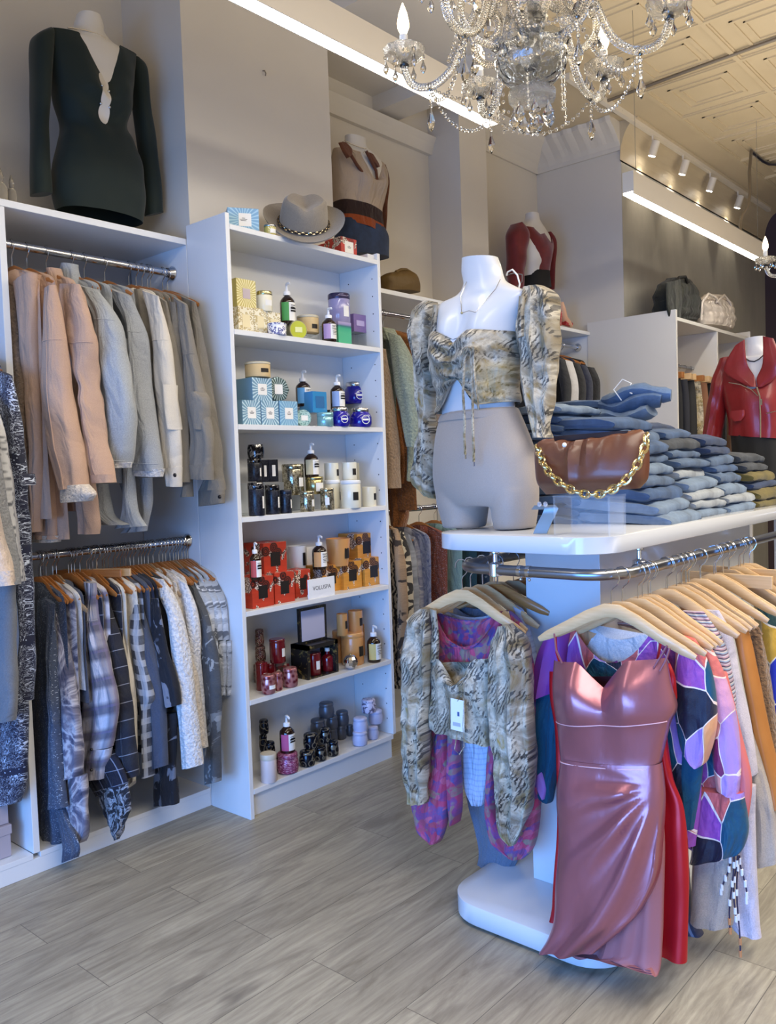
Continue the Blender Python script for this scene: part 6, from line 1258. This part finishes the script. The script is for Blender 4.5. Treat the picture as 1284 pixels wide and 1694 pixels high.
# second table with the red leather jacket
TY = 4.6; dt = thing('display_table', 'white slab table with the red leather jacket bust at the right edge', 'display table', (-1.2, 5.0, 0)); O = (-1.2, 5.0, 0)
part(slab(-1.75, -.7, 4.4, 5.6, 1.2, 1.25, .12), 'top_slab', gloss, dt, O, 0, True); part(MB().bb(-1.4, -1.05, 4.7, 5.4, .06, 1.1995), 'column', gloss, dt, O, .002); part(slab(-1.7, -.75, 4.45, 5.55, 0, .0595, .12), 'base', gloss, dt, O, 0, True)
O = Vector((at(1262, 800, y=TY).x, TY, 1.251)); jm = thing('dressed_mannequin', 'white headless mannequin in red leather biker jacket at the right edge', 'mannequin', O)
nT = [.055, .055, .065, .08, .1, .1]
sheet(MB(), trace([(1233, 562, 1266, 556), (1232, 576, 1268, 572), (1226, 592, 1276, 586), (1205, 602, 1296, 594), (1206, 640, 1300, 640), (1214, 700, 1298, 700)], TY, None, nT), nT, 0, 0, 0, 18, 6, off=O, wr=0).build('torso', manq_w, jm)
redl = mat('red_leather', lambda n: n.mix(n.noise(n.obj(), 14, 4), (116, 24, 28), (146, 38, 40)), .35, coat=.2, bump=bnoise(120, .2, .002))
jT = [.075, .105, .125, .12, .115]
jk = sheet(MB(), trace([(1196, 596, 1304, 580), (1192, 625, 1308, 620), (1198, 660, 1308, 660), (1206, 695, 1306, 696), (1207, 720, 1306, 726)], TY, None, jT), jT, 3, .006, 3, 26, 8, off=O, cap=False, wr=.008, wf=12, topf=lambda xn, s: max(0, .24*(1-abs(xn-.1)/.42)) if s < 0 else 0).build('jacket', redl, jm)
jT2 = [.04, .06, .058, .05, .045]
sheet(MB(), trace([(1192, 594, 1212, 590), (1180, 625, 1210, 625), (1173, 660, 1204, 665), (1167, 695, 1198, 700), (1162, 730, 1192, 735)], TY-.02, None, jT2), jT2, 4, .01, 3, 14, 8, off=O, wr=.012, wf=16).build('sleeve', redl, jk)
for rows in ([(1216, 572, 1232, 562), (1198, 606, 1236, 600), (1206, 622, 1248, 622), (1240, 640, 1252, 640)], [(1262, 556, 1280, 560), (1262, 600, 1292, 595), (1252, 626, 1286, 622), (1254, 640, 1262, 640)]): sheet(MB(), trace(rows, TY-.118, None, .01), .01, 2, .004, 2, 12, 5, off=O).build('lapel', redl, jk)
zipm = mat('zip_metal', (200, 190, 170), .25, 1)
def path_at(px, y, O): return [at(a, b, y=y)-O for a, b in px]
MB().tube(path_at([(1252, 640), (1257, 656), (1258, 690), (1258, 724)], TY-.135, O), .004, 6).build('zip', zipm, jk); MB().tube(path_at([(1206, 633), (1225, 636), (1244, 645), (1254, 655)], TY-.135, O), .003, 6).build('zip', zipm, jk); MB().tube(path_at([(1268, 684), (1284, 680)], TY-.135, O), .003, 6).build('zip', zipm, jk)
MB().box(at(1259, 665, y=TY-.142)-O, (.014, .004, .03)).build('zip_pull', zipm, jk, smooth=False); sheet(MB(), trace([(1208, 680, 1232, 678), (1207, 690, 1232, 688), (1214, 697, 1226, 696)], TY-.13, None, .006), .006, 1, 0, 0, 8, 3, off=O, wr=0).build('pocket_flap', redl, jk)
sT = [.11, .11, .12]; sheet(MB(), trace([(1210, 712, 1300, 716), (1212, 760, 1304, 760), (1216, 828, 1304, 832)], TY, None, sT), sT, 2, .01, 3, 20, 8, off=O).build('skirt', mat('black_jersey'), jm)
mb = MB(); P = path_at([(1228, 584), (1232, 592), (1240, 597), (1248, 598), (1256, 594), (1266, 585)], TY-.085, O); mb.tube(P, .003, 6); mb.build('necklace', mat('dark_bead', (50, 48, 50), .4), jm)
# bags on the open cabinet
def bag(px, x, z, m, name, label, T, rows, ribs=0, handle=None):
    O = Vector((x, at((px[0]+px[1])/2, px[3], x=x).y, z)); t = thing(name, label, 'bag', O)
    def rib(xn, v, s): return -.012*abs(math.sin(ribs*v)) if ribs else 0
    shx(rows, x, T, 5, O, 'bag_body', m, t, disp=rib, n=18, per=9, wr=.014, wf=16)
    return t, O
camo_b = fab('green_camo_nylon', blotch((34, 36, 30), [((52, 52, 42), .55), ((12, 12, 11), .58)], 10), .8)
t, O = bag((1082, 1155, 458, 530), -2.55, 2.45, camo_b, 'puffer_backpack', 'dark camouflage quilted bag on top of the open cabinet', [.04, .09, .115, .12, .09], [(1104, 460, 1130, 461), (1089, 471, 1145, 474), (1083, 493, 1153, 499), (1083, 515, 1155, 522), (1090, 528, 1148, 533)], 14)
MB().tube([at(a, b, x=-2.45)-O for a, b in ((1118, 470), (1124, 459), (1134, 458), (1138, 468))], .012, 8).build('handle', mat('black_webbing', (24, 24, 24), .6), t)
shx([(1102, 468, 1126, 462), (1102, 500, 1128, 500), (1106, 524, 1126, 526)], -2.42, .02, 2, O, 'front_pocket', camo_b, t)
crn = fab('cream_quilted_nylon', lambda n: (214, 202, 188), .5)
t, O = bag((1150, 1212, 485, 545), -2.52, 2.45, crn, 'puffer_tote', 'cream quilted tote with looped straps beside the camouflage bag', [.04, .08, .11, .09], [(1164, 487, 1196, 490), (1153, 500, 1208, 505), (1152, 520, 1210, 530), (1154, 536, 1208, 548)], 16)
for P in ([(1160, 530), (1162, 500), (1172, 486), (1184, 492), (1196, 510)], [(1186, 500), (1198, 488), (1208, 500), (1212, 520), (1208, 542)]): MB().tube([at(a, b, x=-2.42)-O for a, b in P], .009, 8).build('strap', crn, t)
olive = mat('olive_leather', (100, 76, 34), .55, bump=bnoise(14, .5, .02))
x = -3.12; O = Vector((x, at(664, 484, x=x).y, 2.43)); t = thing('pouch_handbag', 'olive brown gathered pouch bag on the shelf beyond the bookcase', 'handbag', O)
shx([(640, 452, 672, 446), (630, 458, 686, 456), (632, 470, 692, 472), (634, 481, 692, 485)], x, [.03, .07, .08, .07], 3, O, 'pouch', olive, t, n=18, disp=lambda xn, v, s: .008*math.sin(16*xn)*(1-v)); MB().tube([at(a, b, x=x+.03)-O for a, b in ((655, 450), (664, 446), (672, 446), (682, 452))], .009, 8).build('gathered_frame', olive, t)
x = -3.1; O = Vector((x, at(936, 538, x=x).y, 2.43)); t = thing('high_heel', 'red high-heeled shoe at the end of the far shelf', 'shoe', O); redp = mat('red_patent', (160, 20, 28), .2, coat=.4)
P = [at(a, b, x=x)-O for a, b in ((944, 540), (938, 534), (932, 526), (929, 508), (928, 500))]
MB().tube(P, [.012, .024, .026, .024, .012], 10, ry=[.02, .034, .034, .028, .02]).build('upper', mat('nude_leather', (206, 160, 130), .4), t); MB().tube([P[0]+Vector((0, 0, .012)), P[1]+Vector((.0, .0, .0)), P[1]+Vector((0, -.05, -.004))], [.022, .028, .02], 10).build('toe_cap', redp, t); MB().tube([at(929, 506, x=x)-O, Vector((0, at(927, 538, x=x).y-O.y, .002))], [.012, .005], 8).build('heel', redp, t)
# glass bottles at the far left of the top shelf, hook on the pilaster
for px, w, lb in (((-8, 10, 245, 320), .05, 'clear glass bottle at the far left of the top shelf'), ((14, 26, 264, 330), .036, 'slim clear glass bottle next to the green dress sleeve')):
    p = at((px[0]+px[1])/2, px[3], x=-3.2); p.z = 2.465; h = (px[3]-px[2])*depth(p)/F_PX; t = thing('glass_bottle', lb, 'bottle', p)
    MB().lathe([(w*.4, 0), (w*.5, .01), (w*.5, h*.55), (w*.3, h*.66)], 14).build('bottle', glassm, t); MB().lathe([(w*.2, h*.661), (w*.3, h*.8), (w*.05, h)], 8).build('stopper', mat('crystal'  , (248, 246, 242), .03, trans=1, ior=1.5), t, smooth=False)
p = at(435, 121, x=XP); t = thing('wall_hook', 'small metal hook on the pilaster above the bookcase', 'hook', p); MB().tube([(0, 0, .01), (.012, 0, .008), (.02, 0, -.008), (.012, .004, -.014)], .003, 6).build('hook', galv, t)
# ------------------------------------------------------------------ clothes in the far bays
def bay(name, label, cat, y, m, pieces, z=2.325, L=.9, W=.2, x=-3.13, hg='honey', **k): return garment(name, label, cat, x, y, z, m, L=L, W=W, pieces=pieces, slen=.6, rear=False, hg=hg, **k)
sage = sherpa('sage_faux_fur', (146, 154, 134)); rust = sherpa('rust_faux_fur', (140, 84, 36)); tan = sherpa('tan_faux_fur', (150, 124, 98)); mauve = sherpa('pale_mauve_fur', (184, 168, 158))
bay('fur_coat', 'tan faux-fur coat nearest the bookcase edge', 'coat', 3.34, tan, [('sleeve', [(628, 575, 638, 578), (630, 650, 648, 650), (634, 740, 660, 740), (640, 806, 662, 808)], .05, None, -.02)], L=1.0)
bay('fur_jacket', 'sage green soft jacket with long sleeve behind the snake blouse sleeve', 'jacket', 3.46, sage, [('hood', [(634, 540, 652, 546), (636, 560, 662, 566)], .05, None, -.03), ('sleeve', [(640, 548, 662, 556), (648, 585, 680, 590), (656, 640, 694, 640), (666, 700, 702, 695), (675, 738, 703, 740)], .06, None, -.05), ('body_hem', [(676, 730, 692, 735), (676, 790, 690, 800)], .05, None, .06)], L=.9)
bay('fur_coat', 'rust brown faux-fur coat between tan and sage coats', 'coat', 3.6, rust, [('sleeve', [(632, 580, 650, 574), (644, 640, 658, 640), (654, 740, 674, 740), (660, 800, 676, 800)], .04, None, 0), ('hem', [(640, 800, 672, 800), (646, 840, 676, 850), (648, 868, 672, 872)], .05, None, .02)], L=1.1)
bay('fur_jacket', 'pale mauve fluffy jacket right of the sage jacket', 'jacket', 3.86, mauve, [('sleeve', [(664, 552, 684, 560), (676, 590, 700, 600), (690, 660, 706, 660)], .05, None, 0)], L=.8)
prints = [fab('brown_leopard', blotch((150, 122, 92), [((50, 38, 30), .55)], 16)), fab('black_cream_swirl', lambda n: n.mix(n.step(n.wave(n.uv(), 14, 9, 3, 1.2), .42, .5), (36, 34, 36), (188, 178, 160))), fab('slate_marble', tiedye([(.3, (60, 66, 80)), (.6, (140, 144, 156))])), fab('blue_feather_print', tiedye([(.3, (60, 72, 116)), (.5, (150, 150, 160)), (.7, (96, 100, 130))], 12)), fab('rust_sequin', glitter((120, 62, 44))), cloth('sage_cotton', (120, 150, 148)), cloth('teal_velvet', (24, 60, 72)), fab('dark_floral', blotch((28, 46, 64), [((110, 120, 120), .6)], 12))]
pn = ['leopard print', 'black and cream swirl print', 'slate marbled', 'blue feather print', 'rust sequinned', 'plain sage', 'teal velvet', 'dark blue floral']
for i, (m_, nme) in enumerate(zip(prints, pn)):
    y = 3.28+.145*i; x0 = 650+i*9.5
    bay('printed_dress', nme+' dress, lower rail beyond the bookcase', 'dress', y, m_, [('sleeve', [(x0-4, 872+i*4, x0+8, 876+i*4), (x0+2, 910, x0+17, 912), (x0+7, 960, x0+22, 960), (x0+9, 1000, x0+24, 1000), (x0+8, 1100, x0+22, 1100)], .035, None, -.02)], z=1.22, L=.95)
for i, (m_, nme) in enumerate(((cloth('black_cotton'), 'black knit top nearest the snake-print sleeve'), (cloth('white_cotton'), 'white shirt between black tops on the far rail'), (cloth('black_cotton'), 'black jacket after the white shirt on the far rail'), (cloth('navy_knit'), 'navy top near the end of the far rail'), (cloth('black_cotton'), 'black tee with white logo last on the far rail'))):
    y = 4.98+.15*i; x0 = 926+i*12; bay('knit_shirt', nme, 'top', y, m_, [('sleeve', [(x0-8, 590+i*4, x0+8, 596+i*3), (x0, 630, x0+18, 632), (x0+6, 665, x0+18, 668)], .05, None, -.02)], L=.7)
for i, y in enumerate((4.9, 5.05, 5.2, 5.36, 5.5)): hanger((-3.13, y, 2.325), .1, ORD[i]+' bare honey hanger from the left among the black tops, far rail')['group'] = 'bare hangers on the far rail'
tc = [(22, 22, 26), (30, 32, 44), (26, 26, 28), None, (132, 88, 60), (24, 24, 26), (168, 178, 80), (30, 30, 34), (90, 66, 50), (40, 40, 46), (24, 24, 28)]
tnm = ['black leather trousers', 'midnight trousers', 'black trousers left of the snake pair', 'snake-print trousers', 'cognac trousers', 'black trousers right of the cognac pair', 'lime green trousers', 'black trousers right of the lime pair', 'brown trousers', 'charcoal trousers', 'black trousers nearest the right divider']
for i, c in enumerate(tc):
    y = 5.95+i*.125; m_ = snake_m if c is None else mat('trouser_cloth_%d_%d_%d' % c, c, .6); t = thing('hanging_trousers', tnm[i]+' clipped inside the open cabinet', 'trousers', (-2.56, y, 2.16))
    V = Vector; sheet(MB(), [(V((-.15, 0, -.13)), V((.17, 0, -.13))), (V((-.17, 0, -.4)), V((.185, 0, -.4))), (V((-.15, 0, -1.0)), V((.17, 0, -1.0)))], .03, i, .012, 3, 10, 5).build('trouser_legs', m_, t)
    h = thing('trouser_hanger', 'wooden clamp hanger holding the '+tnm[i], 'hanger', (-2.56, y, 2.16), .15*math.sin(i*2.3)); MB().bb(-.18, .19, -.022, .022, -.13, -.085).build('clamp_bar', wood_p if i % 3 else wood_h, h, bevel=.003, smooth=False)
    MB().tube([(0, 0, -.085), (0, 0, -.035), (.018, 0, -.02)]+[(.019*math.cos(a), 0, .019*math.sin(a)-.004) for a in (0, .6, 1.2, 1.8, 2.4, 3)], .002, 6).build('hook', chrome, h)
# ------------------------------------------------------------------ chandeliers
crys = mat('crystal', (248, 246, 242), .03, trans=1, ior=1.5); gl = mat('chandelier_glass', (246, 246, 244), .05, trans=1, ior=1.48, bump=lambda n: (n.wave(n.map(n.uv(), rot=(0, 0, .7)), 60, 0, 0), .5, .004))
bulb_m = mat('bulb_glow', (255, 226, 180), .4, emit=7); candle_m = mat('candle_sleeve', (232, 230, 224), .4); cap_m = mat('dark_nickel', (70, 68, 66), .35, 1)
CX, CY = -1.25, 2.1; ch = thing('crystal_chandelier', 'large crystal chandelier with candle bulbs hanging over the island', 'chandelier', (CX, CY, 2.55)); ZO = 2.55
def drop(parent, c, h, r, name='crystal_drop', flat=.6, n=6):
    R = Matrix.Diagonal((1, flat, 1)); mb = MB(); mb.lathe([(.0015, 0), (r*.35, -h*.25), (r, -h*.62), (r*.7, -h*.82), (.0015, -h)], n, c, R); return mb.build(name, crys, parent, smooth=False)
def beads(parent, P, r=.006, name='bead_chain', step=.014):
    mb = MB(); acc = 0; last = None
    Q = [Vector(p) for p in cat_rows([tuple(p) for p in P], 10)]; mb.tube(Q[::4]+[Q[-1]], .0008, 4)
    for p in Q:
        if last is None or (p-last).length >= step: mb.sph(p, r, 6, 4); last = p
    return tag(mb.build(name, crys, parent, smooth=False), kind='stuff')
pl = lambda r, a, z: Vector((r*math.cos(a), r*math.sin(a), z-ZO))
MB().lathe([(.02, .0), (.03, .02), (.022, .06), (.035, .1), (.05, .13), (.03, .16), (.018, .2), (.03, .26), (.05, .3), (.024, .34), (.014, .4), (.014, .55)], 20).build('centre_column', gl, ch)
MB().tube([(0, 0, .55), (0, 0, ZC-ZO-.03)], .005, 8).build('suspension_rod', cap_m, ch); MB().lathe([(.06, ZC-ZO-.005), (.055, ZC-ZO-.03), (.01, ZC-ZO-.04)], 20).build('ceiling_rose', lamp_w, ch)
bow = MB().lathe([(.02, -.05), (.06, -.042), (.088, -.015), (.098, .02), (.092, .05), (.105, .062), (.102, .065), (.088, .052), (.094, .02), (.084, -.012), (.057, -.037), (.02, -.045)], 48, flute=.05, fn=12).build('bowl', mat('cut_glass_bowl', (222, 228, 236), .06, trans=1, ior=1.45, bump=lambda n: (n.vor(n.obj(), 38), .5, .006)), ch)
MB().lathe([(.025, -.052), (.04, -.06), (.062, -.066), (.06, -.09), (.03, -.1), (.004, -.102)], 40, flute=.07, fn=14).build('finial_cup', gl, ch); MB().lathe([(.03, .1), (.034, .13), (.02, .15)], 16).build('hub', chrome, ch)
for k in range(7):
    a = 2*PI*k/7; drop(ch, pl(.05, a, ZO-.1), .062, .019)
drop(ch, pl(0, 0, ZO-.11), .075, .021); drop(ch, pl(.1, -1.9, ZO+.055), .055, .022)
A0 = [math.radians(q) for q in (203, 147, 84, 25, -36, -94)]
for k, a in enumerate(A0):
    P = [pl(.03, a, 2.68), pl(.07, a, 2.76), pl(.12, a, 2.77), pl(.17, a, 2.70), pl(.215, a, 2.60), pl(.265, a, 2.555), pl(.31, a, 2.548), pl(.345, a, 2.565), pl(.362, a, 2.6), pl(.365, a, 2.615)]
    arm = MB().tube([Vector(p) for p in cat_rows([tuple(p) for p in P], 5)], .0115, 10).build('arm', gl, ch); c = pl(.365, a, 2.615)
    MB().lathe([(.012, 0), (.014, .006), (.006, .012)], 12, c).build('cap', cap_m, arm)
    MB().lathe([(.012, .012), (.035, .016), (.052, .032), (.057, .05), (.053, .05), (.047, .034), (.032, .021), (.012, .018)], 44, c, flute=.09, fn=11).build('bobeche', gl, arm)
    MB().lathe([(.012, .02), (.0125, .09), (.009, .092)], 14, c).build('candle_sleeve', candle_m, arm); MB().lathe([(.009, .093), (.017, .112), (.0175, .125), (.013, .15), (.006, .17), (.001, .182)], 16, c).build('bulb', bulb_m, arm)
    for j in range(6):
        b = a+2*PI*j/6+.3; q = c+Vector((.054*math.cos(b), .054*math.sin(b), .036)); MB().sph(q-Vector((0, 0, .008)), .007, 6, 4).build('bead', crys, arm, smooth=False); drop(arm, q-Vector((0, 0, .016)), .04, .011, n=8)
    q = pl(.29, a, 2.54); beads(arm, [q, q-Vector((0, 0, .03)), q-Vector((0, 0, .05))]); drop(arm, q-Vector((0, 0, .05)), .07, .014)
    a2 = A0[(k+1) % 6]; a2 = a2-2*PI if a2 > a else a2; q2 = pl(.29, a2, 2.54); md = (q+q2)/2; beads(ch, [q, q.lerp(q2, .2)-Vector((0, 0, .055)), md-Vector((0, 0, .08)), q.lerp(q2, .8)-Vector((0, 0, .055)), q2], .0062)
    am = (a+a2)/2; q = pl(.1, am, 2.6); beads(ch, [q, q-Vector((0, 0, .1)), q-Vector((0, 0, .2))], .0055); 
    qq = pl(.2, am, 2.66); beads(ch, [qq, pl(.24, am, 2.55), pl(.29, a, 2.54)], .0055)
    # upper scrolls, their small cups and curled tips
    P = [pl(.04, am, 2.62), pl(.1, am, 2.6), pl(.165, am, 2.62), pl(.2, am, 2.67), pl(.19, am, 2.73), pl(.145, am, 2.75), pl(.11, am, 2.72), pl(.115, am, 2.685), pl(.145, am, 2.675)]
    s_ = MB().tube([Vector(p) for p in cat_rows([tuple(p) for p in P], 5)], .0105, 10).build('scroll', gl, ch); drop(s_, pl(.2, am, 2.66), .06, .018); MB().lathe([(.004, 0), (.016, .01), (.02, .03), (.006, .07), (.001, .075)], 8, pl(.145, am, 2.68)).build('spire', crys, s_, smooth=False)
    P = [pl(.03, a, 2.78), pl(.1, a, 2.75), pl(.16, a, 2.76), pl(.2, a, 2.8), pl(.205, a, 2.83)]; s_ = MB().tube([Vector(p) for p in cat_rows([tuple(p) for p in P], 5)], .010, 10).build('upper_arm', gl, ch); c = pl(.205, a, 2.83)
    MB().lathe([(.01, 0), (.035, .008), (.055, .03), (.05, .03), (.03, .013)], 44, c, flute=.08, fn=11).build('bobeche', gl, s_); MB().lathe([(.012, .012), (.012, .08)], 12, c).build('candle_sleeve', candle_m, s_); MB().lathe([(.009, .081), (.017, .1), (.013, .14), (.001, .17)], 14, c).build('bulb', bulb_m, s_)
    for j in range(4): b = a+PI*j/2+.5; drop(s_, c+Vector((.05*math.cos(b), .05*math.sin(b), .02)), .05, .012, n=8)
p = at(1266, 437, z=2.63); dup(ch, (p.x+.365, p.y+.05, ZO), math.radians(-14), 'second crystal chandelier with one candle arm showing at the right picture edge')
# power cord of the far strip light
a, b = at(1243, 250, z=ZC-.02), at(1226, 402, x=LX); pts_ = [(1243, 250), (1240, 285), (1241, 318), (1238, 342), (1228, 357), (1225, 370), (1226, 400)]
tag(MB().tube([at(q[0], q[1], y=lerp(a.y, b.y, (q[1]-250)/152)) for q in pts_], .012, 8).build('power_cord', galv), 'grey flexible cord dropping from the ceiling to the far strip light', 'cord')
tag(MB().tube([a, at(1262, 266, z=ZC-.03), at(1272, 271, z=ZC-.03), at(1300, 272, z=ZC-.03)], .014, 8).build('conduit', steel), 'bent metal conduit on the ceiling at the right edge', 'pipe')
